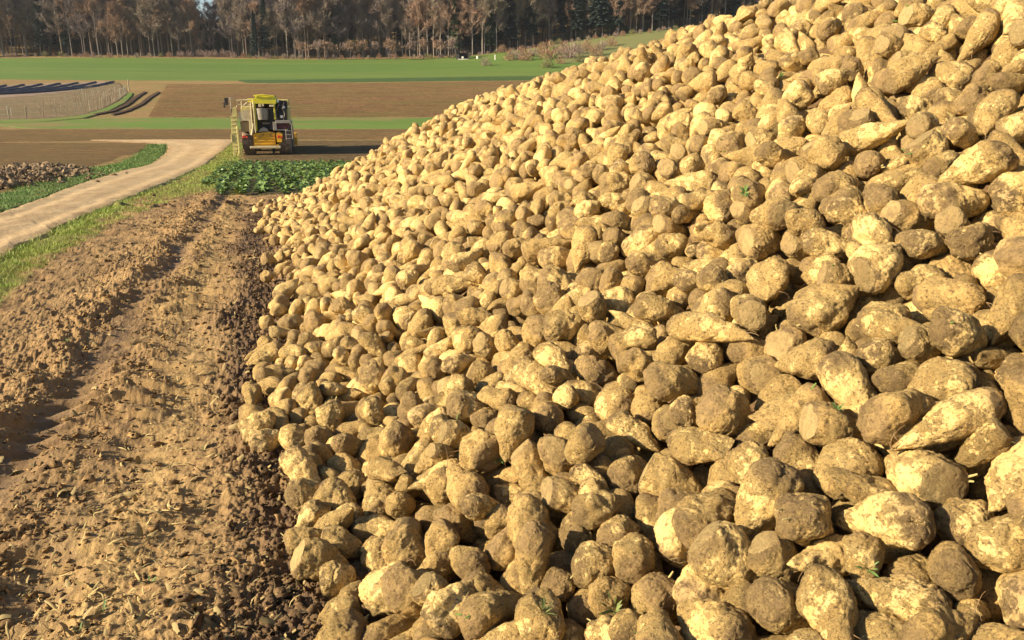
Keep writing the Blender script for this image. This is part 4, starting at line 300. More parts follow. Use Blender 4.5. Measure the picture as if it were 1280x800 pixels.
115,0,162,9,56,25,319,1,224,10,31,14,-133,0,18,15,37,53,176,1,198,11,54,4,137,1,175,12,42,52,92,0,145,12,59,14,159,0,184,13,18,74,148,0,179,11,12,94,-89,1,42,14,0,86,208,0,211,10,4,3,167,1,191,19,8,73,-111,0,34,22,54,115,43,0,114,24,9,115,-141,1,12,7,12,63,-41,0,65,10,56,2,-53,1,68,10,40,13,57,0,128,8,35,24,251,0,220,22,68,53,16,0,103,13,36,65,-156,0,5,13,55,3,
50,0,121,15,2,42,346,1,218,13,11,25,218,0,213,9,55,12,-167,0,6,22,48,54,63,0,137,21,66,94,-98,0,36,12,3,104,-149,1,14,22,49,84,-7,0,89,6,49,65,104,0,161,15,64,62,232,0,217,16,6,24,3,0,93,15,49,90,-16,1,84,14,29,96,-85,1,47,26,16,71,97,0,152,22,9,64,1,0,99,15,49,92,298,1,221,14,61,95,-51,1,73,14,26,92,271,1,224,6,51,2,137,0,182,16,67,42,75,0,139,19,43,43,
-123,0,28,24,30,105,199,0,212,15,57,6,-149,1,7,17,33,104,333,1,221,16,66,57,82,0,143,19,58,92,147,0,181,32,23,114,155,0,184,32,63,22,60,1,135,10,31,13,-63,0,60,10,37,61,164,0,187,16,67,114,227,0,214,12,44,93,250,0,220,9,20,55,266,1,216,8,41,15,44,0,120,12,66,65,-113,0,30,17,64,81,87,0,146,14,64,103,-30,1,78,18,30,36,-104,0,38,27,42,42,73,0,143,16,42,42,-9,0,92,6,69,5,
71,0,135,11,21,63,-73,1,59,9,68,51,16,1,102,21,23,6,116,0,170,12,50,52,111,0,160,20,42,14,-162,0,6,16,36,5,35,0,123,24,25,2,24,0,115,4,12,24,207,0,211,11,2,42,62,1,129,17,30,94,168,0,198,16,41,13,150,0,184,27,4,51,-79,2,45,15,39,63,-92,1,39,8,55,22,-21,0,84,13,3,4,130,0,173,21,40,53,-125,0,29,15,57,2,-63,0,60,14,7,52,144,2,184,20,40,4,48,1,124,15,34,4,
161,0,188,13,68,45,92,0,150,26,40,35,-39,0,71,15,41,36,74,1,142,10,39,23,53,0,133,6,38,63,-3,0,101,17,15,25,-60,0,69,12,2,63,126,1,181,13,70,22,232,0,220,13,4,45,-14,1,92,20,30,62,116,0,166,20,43,63,122,1,172,11,38,61,-36,1,78,6,38,2,-133,0,23,28,66,93,192,1,209,17,63,107,100,0,159,10,1,65,342,1,221,11,57,32,116,1,175,19,47,112,9,0,108,12,41,15,-111,0,35,12,45,64,
75,0,151,18,37,42,-9,1,93,9,1,31,62,0,139,17,58,12,-168,0,10,14,10,36,141,1,183,19,35,104,-58,0,70,28,67,102,-83,0,51,9,54,32,-37,0,69,13,30,66,20,0,112,15,33,5,53,1,136,10,64,2,73,0,142,16,28,35,168,0,202,13,64,15,-127,1,31,19,41,11,219,0,213,12,50,35,-29,1,84,22,59,26,-149,0,15,21,2,34,-60,2,66,22,50,104,-97,0,37,24,43,73,122,0,179,20,39,52,92,1,156,27,69,83,
-123,0,35,22,23,43,115,1,168,17,51,66,-79,1,52,20,32,35,5,0,110,20,34,5,-39,0,79,15,32,3,-20,0,92,17,33,14,-140,1,21,22,35,113,-175,1,6,13,63,64,269,0,218,19,44,45,74,0,146,10,71,62,-152,0,11,6,41,2,-183,1,3,19,55,30,-94,0,45,14,48,112,107,1,163,19,46,62,63,0,143,9,63,32,149,0,191,23,29,93,2,1,101,24,52,43,168,0,199,28,53,102,-48,0,73,19,48,95,-61,1,64,12,35,63,
20,0,118,18,42,62,178,0,202,12,43,103,136,0,190,22,52,61,91,0,156,24,1,1,-94,0,52,13,26,72,-73,0,58,13,54,75,-29,1,83,16,35,33,-9,0,96,18,38,13,-115,1,39,24,35,94,-131,1,27,13,1,73,-153,0,14,14,27,33,238,1,215,20,2,14,-147,1,20,15,36,93,76,0,146,23,35,83,-3,0,104,1,69,3,112,0,168,13,61,113,-24,0,89,20,8,94,138,0,186,13,25,105,-95,1,45,16,33,54,177,0,202,11,35,90,
-31,0,94,15,55,91,-174,0,5,14,1,83,92,2,158,13,5,64,199,0,207,10,45,5,121,1,174,17,39,34,21,0,116,20,30,33,-81,0,56,21,33,11,-110,1,35,11,15,24,67,0,147,16,14,4,-16,0,97,17,37,72,75,1,153,24,53,0,229,0,215,11,13,63,-44,0,82,17,50,12,168,1,198,14,53,12,43,0,134,16,60,66,162,1,193,14,33,2,-63,0,66,17,46,74,-6,0,107,31,14,23,-131,1,29,17,46,23,-142,1,25,17,8,22,
83,0,159,11,25,63,194,1,209,3,39,14,-49,0,76,16,45,23,135,0,186,21,37,92,133,1,178,18,44,12,204,0,211,1,4,64,-98,1,43,19,50,13,-26,0,92,21,35,66,51,0,141,21,30,94,-186,0,2,12,47,31,-178,0,4,14,46,72,186,1,203,14,53,114,175,0,204,24,32,2,-90,0,51,13,51,23,-69,1,66,8,55,112,-165,0,5,18,42,34,57,1,148,26,54,113,64,0,151,17,12,43,-145,1,19,14,31,90,-59,0,72,18,12,42,
-99,1,55,24,42,94,167,0,199,12,41,53,-161,1,11,9,33,63,34,0,135,35,16,33,16,0,122,21,50,13,198,0,206,4,71,85,213,0,207,6,51,95,-141,1,24,24,68,13,130,0,178,10,5,83,-8,0,106,15,40,5,-151,0,21,9,44,10,106,0,175,23,36,25,147,0,189,19,52,3,279,1,220,11,50,14,-83,0,60,17,44,13,-101,0,45,17,50,106,152,0,196,15,16,3,43,1,141,17,36,62,-131,0,37,11,60,5,87,0,157,4,4,15,
179,1,203,23,26,5,138,0,185,14,19,7,-134,0,27,14,66,42,-173,1,10,16,19,5,-45,0,83,8,70,95,-185,1,3,14,0,43,234,1,215,17,63,34,33,0,131,8,16,13,63,0,148,29,44,14,-107,1,42,15,44,35,107,0,167,16,11,44,184,0,211,8,61,54,-146,1,20,20,1,24,-88,0,57,30,45,75,-26,0,98,34,30,25,242,1,212,14,10,13,-100,0,52,11,44,23,100,1,178,22,10,2,3,0,123,23,4,111,161,0,197,17,66,15,
145,1,195,20,43,92,-54,0,81,27,35,13,-174,0,3,18,34,43,-141,1,28,5,50,0,-77,0,62,8,71,93,-130,1,38,25,30,63,-68,0,72,16,32,4,129,0,180,17,51,35,-118,1,40,21,35,63,-18,0,100,16,21,14,144,0,188,15,32,33,0,1,116,20,49,55,224,0,213,18,17,105,-134,1,23,9,58,3,67,0,155,22,38,62,210,0,212,3,9,10,-10,0,110,15,34,12,235,0,217,22,18,24,254,1,217,21,3,33,10,1,122,13,19,64,
111,1,180,19,41,4,-151,1,19,13,40,96,271,0,211,12,38,15,-90,0,58,24,44,67,-80,0,70,23,42,65,172,0,204,16,35,105,46,2,144,22,43,60,-143,1,24,16,21,14,-169,0,11,9,60,45,23,0,130,14,20,13,-187,1,5,16,56,85,280,0,216,27,52,54,-122,0,43,21,27,42,154,0,198,11,71,11,82,0,162,22,36,32,101,1,175,7,42,93,204,0,213,15,17,55,-135,1,28,9,47,13,-114,0,46,10,24,35,-57,0,74,18,40,10,
-28,0,101,17,51,24,-52,0,81,12,41,65,-30,3,89,7,32,65,-105,0,48,25,10,5,-125,1,31,12,31,64,51,0,141,16,52,86,158,1,197,12,11,106,-15,0,104,18,49,63,93,0,171,12,44,94,270,0,214,25,23,95,41,0,143,9,54,23,-81,0,68,11,26,62,-3,1,113,18,54,25,-155,1,22,27,55,54,137,0,185,17,48,94,-173,0,11,23,60,85,14,1,119,17,3,4,103,0,176,24,25,5,149,1,189,16,14,25,32,0,139,2,34,55,
230,0,213,15,33,3,-139,0,30,20,11,42,89,0,163,23,44,73,-181,1,4,15,27,24,-164,0,16,27,24,62,-26,0,99,12,18,64,107,2,184,20,22,22,-43,0,90,15,61,23,-145,0,24,11,39,3,-71,0,70,17,2,54,-48,0,77,18,34,6,86,0,167,25,30,110,10,1,125,13,12,22,175,0,201,2,57,67,120,0,185,12,0,104,45,0,146,8,36,84,60,1,154,17,65,63,-120,0,40,12,43,15,-158,0,20,11,41,33,58,1,146,23,43,23,
-63,0,75,22,60,71,-133,1,37,16,51,14,80,0,157,2,66,63,-9,0,114,22,43,64,3,1,122,26,19,63,-25,0,109,21,0,43,-83,0,69,10,68,43,31,1,138,24,45,33,20,0,128,7,17,4,87,1,173,20,45,2,-33,0,94,15,36,3,163,0,202,16,0,35,-145,2,21,14,38,12,-189,0,6,28,60,116,-72,0,73,10,15,114,256,1,214,24,34,35,-167,0,15,13,34,73,-87,1,59,20,0,83,120,0,187,21,44,71,-29,0,105,30,41,3,
-17,1,115,21,10,13,-162,0,21,15,13,41,-47,0,89,17,35,25,155,0,194,16,46,35,74,1,164,9,29,24,-6,0,113,7,0,52,-56,0,80,19,56,3,-194,0,2,16,9,71,177,1,206,14,54,23,-129,0,29,13,37,74,62,0,154,10,44,44,-146,0,27,25,26,61,281,2,215,13,2,76,-99,0,59,15,35,35,85,0,168,9,42,55,3,0,119,13,26,72,157,1,201,11,70,55,-34,1,98,10,29,63,132,0,190,28,53,64,98,0,180,18,20,55,
-175,1,18,18,43,2,-134,0,39,19,42,54,189,1,206,17,12,34,-64,0,81,25,44,65,23,0,128,10,44,23,-198,1,2,14,38,62,74,0,157,12,23,94,-141,0,31,15,42,44,46,0,144,22,6,83,140,1,194,22,64,83,-22,0,108,14,47,72,-173,1,11,22,62,35,-77,0,77,27,25,94,112,1,184,19,35,6,-106,1,53,13,50,117,-7,0,114,11,7,43,26,0,138,8,67,24,-29,0,102,11,69,22,127,1,188,14,15,13,-125,0,46,12,44,45,
5,1,126,25,22,24,-164,1,18,7,44,14,155,0,204,26,55,24,-137,1,37,16,34,75,44,1,142,22,37,64,67,0,153,9,9,15,-47,0,93,20,2,54,-16,0,111,14,35,55,-109,1,60,26,46,62,-174,0,17,14,53,71,-182,1,13,15,10,44,-116,0,50,13,47,106,-29,0,109,25,58,21,-203,0,3,16,61,84,15,1,130,11,39,22,-154,0,23,20,3,13,-77,1,82,17,67,63,-56,0,90,20,43,13,171,0,208,9,0,93,237,0,209,17,37,56,
27,1,138,8,70,62,92,2,176,14,6,13,159,0,201,33,51,64,77,0,172,31,62,85,-126,0,41,8,47,56,145,0,198,20,53,75,-42,2,93,11,27,71,-112,0,55,8,32,93,209,0,211,13,14,4,-25,0,106,23,68,73,-32,0,96,21,24,66,-172,0,23,11,5,63,119,1,187,24,20,92,-91,0,71,16,41,21,45,1,143,9,52,114,-82,0,74,15,43,53,32,0,135,30,27,72,291,1,207,5,43,16,192,1,204,27,34,75,-21,1,113,12,28,4,
-173,0,15,11,33,15,-52,1,91,10,18,14,-206,0,2,16,69,75,-99,0,64,9,6,86,-157,0,23,8,41,93,83,2,171,13,69,34,112,0,177,12,34,4,54,0,158,22,31,43,-134,0,44,22,19,14,-15,1,121,19,26,63,-144,0,34,5,9,64,30,0,142,15,41,35,-118,1,54,12,33,22,149,1,195,26,57,4,-193,0,11,11,0,67,-38,0,100,21,40,11,-90,0,74,21,39,33,99,0,178,27,12,82,-28,1,109,28,53,43,45,0,144,9,65,54,
-222,2,1,17,3,34,-42,1,93,23,1,13,234,0,208,22,13,66,60,0,164,14,40,24,-67,0,88,20,56,15,-167,1,17,9,42,34,86,1,171,27,67,4,-100,0,64,22,41,44,-203,0,11,17,39,72,141,1,195,9,3,92,120,1,189,5,28,54,-84,0,75,16,34,95,-144,1,32,17,24,92,105,0,186,5,14,10,-210,0,2,13,63,3,-161,0,23,21,23,62,-125,1,54,18,43,33,91,0,176,16,56,12,68,0,170,12,32,4,-74,0,82,23,17,15,
13,0,130,17,33,13,21,1,134,6,39,113,131,0,191,12,46,64,-28,0,111,20,37,75,-193,0,15,23,29,73,112,1,185,33,25,62,-58,0,93,17,31,92,-134,0,43,5,60,72,104,1,177,14,46,93,-157,0,33,17,37,44,11,0,137,18,20,72,46,1,150,19,59,64,-102,0,60,16,39,13,-172,1,17,6,11,15,139,1,194,13,33,3,41,0,145,22,53,33,-1,1,127,18,41,23,-182,1,12,13,45,94,-50,0,96,22,28,3,-151,0,40,12,68,84,
-33,0,97,15,29,23,98,0,175,17,34,63,-203,1,10,7,3,43,107,0,186,14,38,35,31,1,136,17,24,13,-213,0,1,8,67,53,-68,0,87,9,32,43,62,1,165,17,44,64,-222,1,0,15,53,35,-82,0,75,11,35,66,-110,0,63,8,30,23,18,0,138,15,57,12,71,1,170,19,41,53,-129,0,49,16,9,92,-42,1,103,16,12,74,-18,0,117,17,40,4,-9,0,123,13,11,14,-61,0,93,3,49,95,47,0,149,21,63,23,37,1,143,16,6,64,
11,0,131,12,29,64,117,0,188,17,26,1,163,1,201,23,55,65,59,0,156,18,39,4,150,1,198,20,70,84,-113,0,56,18,43,35,97,0,182,9,58,24,-106,0,72,12,67,46,-157,1,40,22,68,114,-176,1,18,13,69,3,-214,0,1,11,12,23,106,0,189,14,36,93,88,0,176,14,9,83,-208,1,9,19,59,11,-156,1,31,21,32,65,56,0,162,19,31,42,-75,0,80,14,67,6,-182,1,22,15,22,11,-189,0,10,13,54,4,-226,0,0,16,37,3,
-45,0,99,17,43,35,51,1,152,27,36,92,-147,0,44,16,69,6,-69,1,93,20,38,34,178,0,203,23,14,84,-163,0,21,16,33,55,-95,0,77,11,57,5,115,1,186,11,19,3,-3,1,130,17,7,22,-43,0,105,19,10,32,188,0,206,11,58,66,95,1,175,33,6,4,156,0,200,17,36,5,32,0,143,19,63,5,145,1,193,13,43,64,56,0,165,24,31,32,-207,1,7,14,3,4,-156,0,38,14,37,13,-59,0,93,14,69,14,-187,1,19,10,49,103,
-175,0,20,10,31,24,86,1,181,21,52,3,-215,0,4,24,5,42,-168,1,28,4,48,14,-196,0,19,7,69,82,-31,0,110,10,58,34,-140,0,48,22,23,4,-77,1,84,18,37,76,-97,0,83,26,39,34,-126,0,49,15,45,64,-48,0,102,12,40,6,50,0,155,11,28,5,-221,1,-1,14,54,12,75,0,169,12,1,2,-122,2,60,15,15,102,-152,0,41,16,41,52,235,0,204,8,14,95,148,1,195,13,28,33,134,0,190,18,70,54,14,1,137,16,35,16,
-213,0,8,23,4,73,32,1,143,10,12,73,-107,0,71,23,26,15,20,1,143,21,68,42,-131,1,51,22,30,93,-180,0,22,12,35,3,111,0,186,13,61,7,100,0,179,12,18,11,-73,1,89,15,31,3,81,0,175,8,60,5,-27,0,113,21,35,65,-40,0,105,11,39,63,-191,0,21,20,57,42,-14,2,122,13,5,73,41,1,149,22,23,54,-173,1,27,11,31,32,-95,0,84,20,43,104,-217,1,0,18,47,95,68,0,164,14,68,36,90,1,181,5,41,92,
24,0,142,20,0,94,141,0,191,27,40,24,47,1,158,21,47,4,-61,1,100,4,42,115,-2,0,126,27,54,13,-209,0,12,28,45,5,116,1,187,20,29,13,-137,0,48,10,4,4,38,0,155,17,37,12,-69,0,92,19,43,84,-102,1,80,13,44,64,-167,0,32,13,1,14,82,0,180,12,48,34,13,0,140,15,51,13,74,0,171,7,34,65,-122,1,58,12,29,52,-39,1,108,16,43,65,-195,0,16,9,5,45,-146,0,43,14,47,63,-27,0,126,18,3,62,
18,0,145,16,46,31,-19,1,118,12,66,44,-57,1,106,21,3,42,-227,2,-1,15,41,36,-126,0,53,20,52,2,31,0,148,34,28,63,-113,0,65,21,45,106,-184,1,27,14,65,4,-152,0,43,19,40,63,-112,1,76,20,68,24,-58,0,99,15,32,95,-7,0,130,18,9,67,95,0,179,10,53,64,45,1,160,19,48,73,-78,0,88,9,47,56,136,1,192,13,15,24,-121,1,60,14,69,23,37,0,149,15,27,12,-94,0,81,9,18,2,-172,1,34,14,51,12,
-128,1,48,9,41,54,12,1,136,14,26,5,84,0,178,16,47,95,-199,0,12,25,54,54,-212,0,4,24,63,5,-162,1,28,12,22,74,27,1,146,9,38,3,20,1,144,20,45,10,-221,0,0,16,40,64,-33,0,116,13,33,13,-54,1,107,17,42,12,72,0,176,27,43,24,-184,0,27,18,35,4,62,0,168,27,18,42,44,0,162,3,5,23,124,1,187,16,70,14,-58,0,100,23,35,102,-140,0,46,20,20,62,-234,0,-1,13,5,64,-127,1,59,12,56,23,
-40,0,110,17,42,54,-99,0,79,18,16,55,-207,0,11,24,44,84,99,1,182,20,35,94,22,1,140,23,33,43,-169,0,26,8,34,72,-135,0,52,14,55,64,-83,1,85,20,34,15,-120,0,65,30,10,102,-26,1,119,18,38,63,-191,0,23,18,41,12,-222,1,2,11,34,53,175,0,191,5,57,76,-181,1,25,16,5,34,-48,0,114,12,70,103,-65,0,92,22,10,73,87,1,180,10,29,94,-69,0,99,16,63,42,-10,1,126,31,44,24,119,1,187,10,1,55,
9,0,135,13,43,4,30,0,151,22,36,65,-157,1,46,17,39,96,-23,0,126,24,29,33,-129,0,59,19,35,14,-194,0,16,15,38,16,-164,0,34,26,34,86,11,1,145,12,18,12,103,1,180,12,69,5,-214,0,6,9,43,15,61,0,171,12,11,73,-119,1,63,14,30,93,-76,0,89,14,45,64,-51,1,114,22,31,4,-193,1,24,7,36,90,-15,1,125,24,11,42,56,0,166,17,39,32,-166,0,43,16,12,92,-210,2,11,7,62,12,-178,1,33,17,51,24,
-223,1,3,7,46,12,125,0,186,17,28,117,-244,0,-3,14,43,65,-193,1,19,23,69,35,-108,0,75,14,43,65,-218,0,12,5,38,94,-134,0,60,17,62,24,-153,0,46,13,33,14,108,1,181,14,4,44,-231,0,2,20,40,92,-125,1,68,16,1,12,-205,0,14,10,71,13,-69,0,95,15,48,25,-184,1,24,12,66,23,-39,0,117,9,46,43,55,0,163,27,36,47,-30,1,121,6,48,54,35,0,149,26,37,34,9,1,139,27,45,11,69,0,175,18,67,42,
-167,1,33,15,58,14,37,0,160,26,51,62,98,1,184,19,61,13,-139,1,54,14,27,4,-62,1,101,10,63,55,-106,0,77,11,67,14,-74,1,100,21,40,61,-157,0,51,23,16,43,22,0,146,19,32,23,-164,0,42,12,39,16,84,0,172,16,36,76,-240,1,0,26,60,43,-220,1,15,18,5,54,57,2,169,19,25,65,-207,0,18,7,52,64,-74,1,94,15,33,114,-53,0,108,8,0,43,-190,1,24,22,37,33,33,0,155,20,59,64,-168,0,34,20,67,103,
11,0,140,18,14,93,88,1,179,18,69,14,-138,0,62,13,40,4,-164,0,50,10,65,1,-134,0,69,21,67,12,-150,1,56,6,17,53,-88,0,90,22,36,14,-102,1,84,16,52,4,-65,0,98,19,31,52,114,1,182,9,16,5,68,0,173,19,29,13,-24,1,132,25,51,4,91,0,186,23,2,103,-115,0,70,16,30,22,22,0,153,23,26,34,-224,1,10,10,35,7,-107,1,76,13,43,15,-56,0,110,20,39,43,-75,2,101,16,46,5,-189,0,23,17,38,23,
-82,0,93,12,44,43,-159,0,54,18,25,44,-164,0,47,17,27,74,-36,0,119,23,34,42,-184,0,36,23,54,104,-203,1,22,17,13,3,43,0,164,15,68,45,133,0,182,10,57,44,-176,1,35,19,23,12,-135,1,66,17,58,94,-61,0,104,8,25,92,32,0,151,10,17,13,76,0,175,15,41,5,-211,0,21,20,50,46,-144,2,65,21,46,64,-118,1,71,17,36,14,-119,1,80,18,59,2,-221,1,11,34,46,114,116,0,181,11,17,66,83,0,183,20,58,77,
19,0,147,15,43,43,-187,1,30,30,40,24,-93,1,89,22,37,35,-230,1,6,4,20,22,-30,1,124,19,46,32,46,0,162,20,36,15,-20,0,130,16,44,64,-252,0,-5,12,56,107,-227,0,18,19,43,13,64,1,170,16,45,36,-3,1,134,14,53,14,-117,0,75,8,1,24,-104,1,82,4,5,62,-132,0,69,15,7,4,-270,0,-6,14,44,52,-236,0,3,24,11,104,-70,0,103,13,49,74,-10,1,131,29,62,93,-170,1,39,15,45,36,-201,0,25,11,60,34,
-80,1,97,16,33,2,-230,0,12,18,24,101,14,0,148,27,43,66,-168,2,46,13,3,21,-183,0,33,9,51,13,55,1,165,18,67,93,-244,0,3,11,49,65,-143,1,56,17,30,14,1,1,137,26,44,22,-124,1,73,25,17,4,0,0,146,14,69,54,-251,0,0,15,30,42,-265,0,-6,19,28,53,-214,0,17,15,39,33,-189,1,30,21,47,14,-169,0,40,10,33,34,-51,1,106,12,18,3,-61,0,108,22,42,23,-107,1,80,13,1,15,-280,0,-9,21,37,101,
-83,0,95,12,33,15,34,0,163,16,44,43,-186,1,37,19,59,21,82,0,179,23,56,33,-260,2,-5,11,60,52,-198,0,28,22,16,105,-35,2,120,7,37,64,141,1,180,7,23,17,76,1,174,14,49,3,-166,0,44,16,35,15,-26,0,128,14,66,67,-53,0,115,18,44,45,-221,0,20,13,42,11,-182,0,37,10,26,62,-12,1,132,14,50,114,-71,0,104,21,31,104,-242,0,8,20,64,86,-139,0,65,24,43,15,-120,1,76,22,6,4,-128,2,70,16,49,62,
55,0,163,9,29,40,2,0,141,15,47,65,-150,1,54,16,12,13,-107,0,81,15,39,23,60,1,171,18,45,3,-263,0,-5,13,67,85,-162,1,46,23,65,113,16,1,155,11,66,6,-56,0,118,16,30,2,-89,0,92,26,51,35,-98,0,86,12,48,25,-18,1,134,20,0,85,-185,0,35,20,32,74,-33,0,130,14,9,34,84,1,175,25,7,85,-124,0,75,17,39,2,-57,0,108,21,17,6,-7,0,136,29,20,85,-70,1,106,11,59,3,-226,1,20,14,63,76,
-227,0,11,17,35,12,-158,0,53,13,25,5,50,0,165,11,46,15,-37,1,119,9,3,5,-242,1,3,30,36,34,-180,0,41,20,9,23,-171,0,49,16,39,13,-3,1,145,9,71,14,-109,1,82,8,8,92,-277,0,-6,13,57,65,-120,1,77,26,71,82,-76,0,105,14,15,42,72,2,174,15,51,14,-256,0,-1,5,59,13,-216,0,23,23,1,44,-264,0,-7,16,49,4,-148,0,56,9,27,4,-53,0,117,22,2,53,42,1,164,23,39,103,-201,1,27,14,10,72,
-22,0,137,31,49,32,-13,0,133,15,22,14,11,2,153,19,33,24,-126,0,75,17,17,43,-41,1,117,24,32,94,-87,0,102,17,56,92,-243,0,1,14,31,116,-190,0,33,14,68,34,-84,1,95,16,5,33,-103,0,88,20,22,93,-227,0,22,23,40,37,-238,1,11,17,32,34,-112,0,80,18,16,3,-91,1,86,18,47,6,-27,0,133,9,38,24,-158,1,57,20,6,2,30,0,157,27,61,105,-184,1,41,8,65,66,-36,0,126,13,39,6,-135,0,75,28,51,54,
-5,2,140,16,39,73,-61,0,104,10,58,12,-194,0,36,13,48,63,-229,2,17,11,8,34,54,0,167,13,29,53,-22,0,139,22,21,4,-141,1,62,8,60,74,-59,1,114,6,59,15,-252,0,2,21,13,33,1,1,149,18,45,94,-84,0,92,11,57,4,24,0,153,9,27,115,-289,0,-7,11,48,4,-279,1,-9,16,57,43,-129,0,71,15,12,66,-202,0,33,21,42,14,-110,1,88,17,15,95,-41,1,120,26,32,4,-176,0,47,16,43,33,-144,0,68,21,41,73,
65,0,171,13,51,116,-94,0,96,9,70,74,-151,1,53,15,50,63,43,1,167,19,18,5,-68,0,106,22,69,62,-14,1,144,14,60,13,-241,1,3,9,33,54,-271,0,-7,13,24,15,-38,1,128,24,33,84,-204,1,24,7,45,66,-119,2,84,18,36,83,22,0,161,15,23,45,-177,1,50,26,28,26,-157,0,61,18,10,26,-32,1,135,7,27,22,-128,0,78,12,39,73,33,1,162,16,13,24,-249,0,3,32,30,23,-5,0,148,19,66,45,-43,0,122,24,40,13,
-61,1,110,16,67,15,-73,0,103,23,48,24,-164,1,52,4,22,22,8,0,153,14,17,42,-267,1,-2,20,65,44,-217,0,21,16,41,36,-144,1,64,13,31,104,-43,0,129,22,31,73,-137,0,75,19,40,62,-249,1,9,12,46,33,-207,1,30,9,44,23,-239,0,13,15,2,24,83,0,167,5,54,104,-129,1,85,6,55,93,52,1,166,10,56,61,-115,0,86,15,29,4,-188,0,45,22,41,36,-298,0,-11,13,55,34,119,1,176,13,56,85,-105,1,88,16,62,2,
-217,0,28,19,17,5,-251,0,1,8,36,23,-160,0,64,6,33,24,-227,3,17,8,40,34,-70,0,108,24,26,94,-22,0,135,8,28,3,-87,1,95,18,3,13,-290,0,-10,13,45,72,-140,0,74,14,70,24,16,1,159,10,0,115,60,0,165,17,40,33,65,1,170,10,49,2,-261,0,-2,22,50,96,-122,1,85,16,35,13,95,0,175,16,42,15,-243,1,10,14,45,54,44,0,166,18,30,13,-279,0,-10,11,45,91,-1,2,150,16,16,3,-205,0,37,11,67,14,
-161,2,54,11,57,44,-91,0,93,13,48,3,-31,2,133,22,21,5,-145,0,73,17,38,74,-290,0,-11,14,48,52,-17,1,140,23,40,95,-83,0,99,15,23,4,-110,0,92,20,25,74,-69,0,113,8,34,96,-134,1,77,7,41,12,143,0,178,10,40,27,-281,0,-9,27,69,83,18,0,159,9,47,115,-229,0,19,11,43,74,-53,0,119,22,60,23,-266,0,-9,14,43,4,-224,0,27,13,17,3,-265,1,1,24,10,14,-122,1,86,16,40,4,44,0,171,4,29,2,
-236,1,15,13,36,94,-248,0,12,13,31,65,-210,0,29,13,33,35,-96,1,93,24,56,41,-306,0,-11,18,20,74,-57,2,112,21,29,13,-145,0,77,20,37,13,-293,0,-11,14,7,53,-78,1,110,14,36,75,37,0,161,6,64,13,55,0,166,8,45,26,-162,1,55,25,46,116,-11,0,150,25,64,56,-20,0,144,18,6,54,-184,1,39,15,39,97,-101,0,92,31,8,13,-261,0,7,12,34,64,-95,0,104,23,58,3,70,0,170,24,33,73,-271,0,-10,13,42,14,
-178,0,53,17,33,54,-65,0,121,20,21,106,-150,1,69,16,9,13,-267,1,0,18,44,34,-108,0,92,4,67,41,-319,0,-12,16,65,53,0,0,149,2,31,13,-47,0,126,28,4,54,-32,0,132,13,38,96,87,0,168,8,32,65,-24,1,138,25,16,112,-115,1,89,7,41,21,-130,1,81,18,41,103,-90,0,110,19,3,22,-284,0,-9,28,71,55,-208,0,33,17,36,64,40,0,163,17,32,33,-297,3,-12,14,48,73,-239,0,15,15,43,33,-136,0,76,15,39,74,
-233,1,26,21,42,65,-224,0,33,11,58,32,-274,0,-1,11,35,27,-98,1,94,11,61,44,-171,1,52,21,29,41,-6,0,149,11,69,34,-309,1,-11,13,12,14,-133,1,85,13,34,14,-293,0,-5,16,66,3,-182,0,48,12,51,13,-18,0,145,19,41,73,10,0,152,16,9,2,63,0,169,14,33,13,32,1,161,12,33,66,44,0,166,15,60,75,-91,1,109,17,35,5,-119,0,92,26,23,33,-165,1,59,18,54,1,-105,0,93,22,34,33,-45,1,125,19,43,34,
-207,0,40,19,30,66,-281,0,-8,26,67,4,-98,1,100,13,21,2,-166,0,65,18,35,111,-251,1,8,9,21,36,-58,0,117,11,62,33,-241,1,16,11,48,93,-31,1,141,11,5,14,-217,0,30,13,29,12,-183,1,51,25,3,3,-160,0,68,23,2,13,-115,0,92,12,32,60,-175,1,57,15,60,65,-10,0,150,19,36,103,-56,1,123,15,4,35,-108,0,95,9,30,115,-87,1,110,9,69,4,-300,0,-12,13,33,62,-43,1,128,17,41,12,-69,0,120,24,43,23,
-149,0,73,9,29,36,-202,1,42,15,26,73,17,1,156,20,26,13,-140,1,84,22,62,94,-166,1,67,17,39,5,-102,0,99,13,22,52,89,0,172,11,6,63,-95,0,102,15,53,83,-49,1,127,12,33,32,-74,0,112,34,62,116,-281,1,0,15,0,4,-43,1,132,6,37,63,-84,0,112,7,1,42,-245,1,22,19,28,1,-219,0,29,18,48,106,-5,1,150,19,44,74,-272,0,5,13,56,113,-59,0,121,20,29,4,28,1,159,10,29,65,-183,0,61,17,4,42,
59,0,165,20,34,47,-233,1,25,20,39,33,-14,0,150,19,48,41,-148,0,84,17,45,14,-209,0,37,17,46,74,-186,0,53,20,36,16,-121,1,94,17,32,12,-228,0,33,15,42,53,-75,0,124,14,42,53,-284,1,-9,10,35,5,-98,0,104,18,34,12,10,1,153,20,38,63,-42,1,138,2,67,23,-167,0,64,14,40,63,-219,0,38,28,48,84,-139,3,88,8,62,11,-82,1,120,18,44,65,-66,0,119,2,9,62,-283,0,2,15,6,103,1,1,150,17,42,33,
-238,0,25,21,27,94,80,2,165,34,22,74,-227,1,30,14,40,63,9,0,155,25,27,22,-98,1,110,22,64,24,-105,0,102,7,25,53,-289,1,-3,28,67,105,-190,0,53,10,7,22,40,1,165,12,57,36,-168,0,69,22,42,24,-6,1,155,24,37,75,-150,0,77,19,32,24,-264,0,7,12,54,114,-62,0,124,21,67,73,-135,0,87,22,51,23,-116,1,94,10,0,57,-282,0,1,13,32,4,-226,0,39,18,8,3,-297,0,-10,12,42,57,-173,1,59,13,47,12,
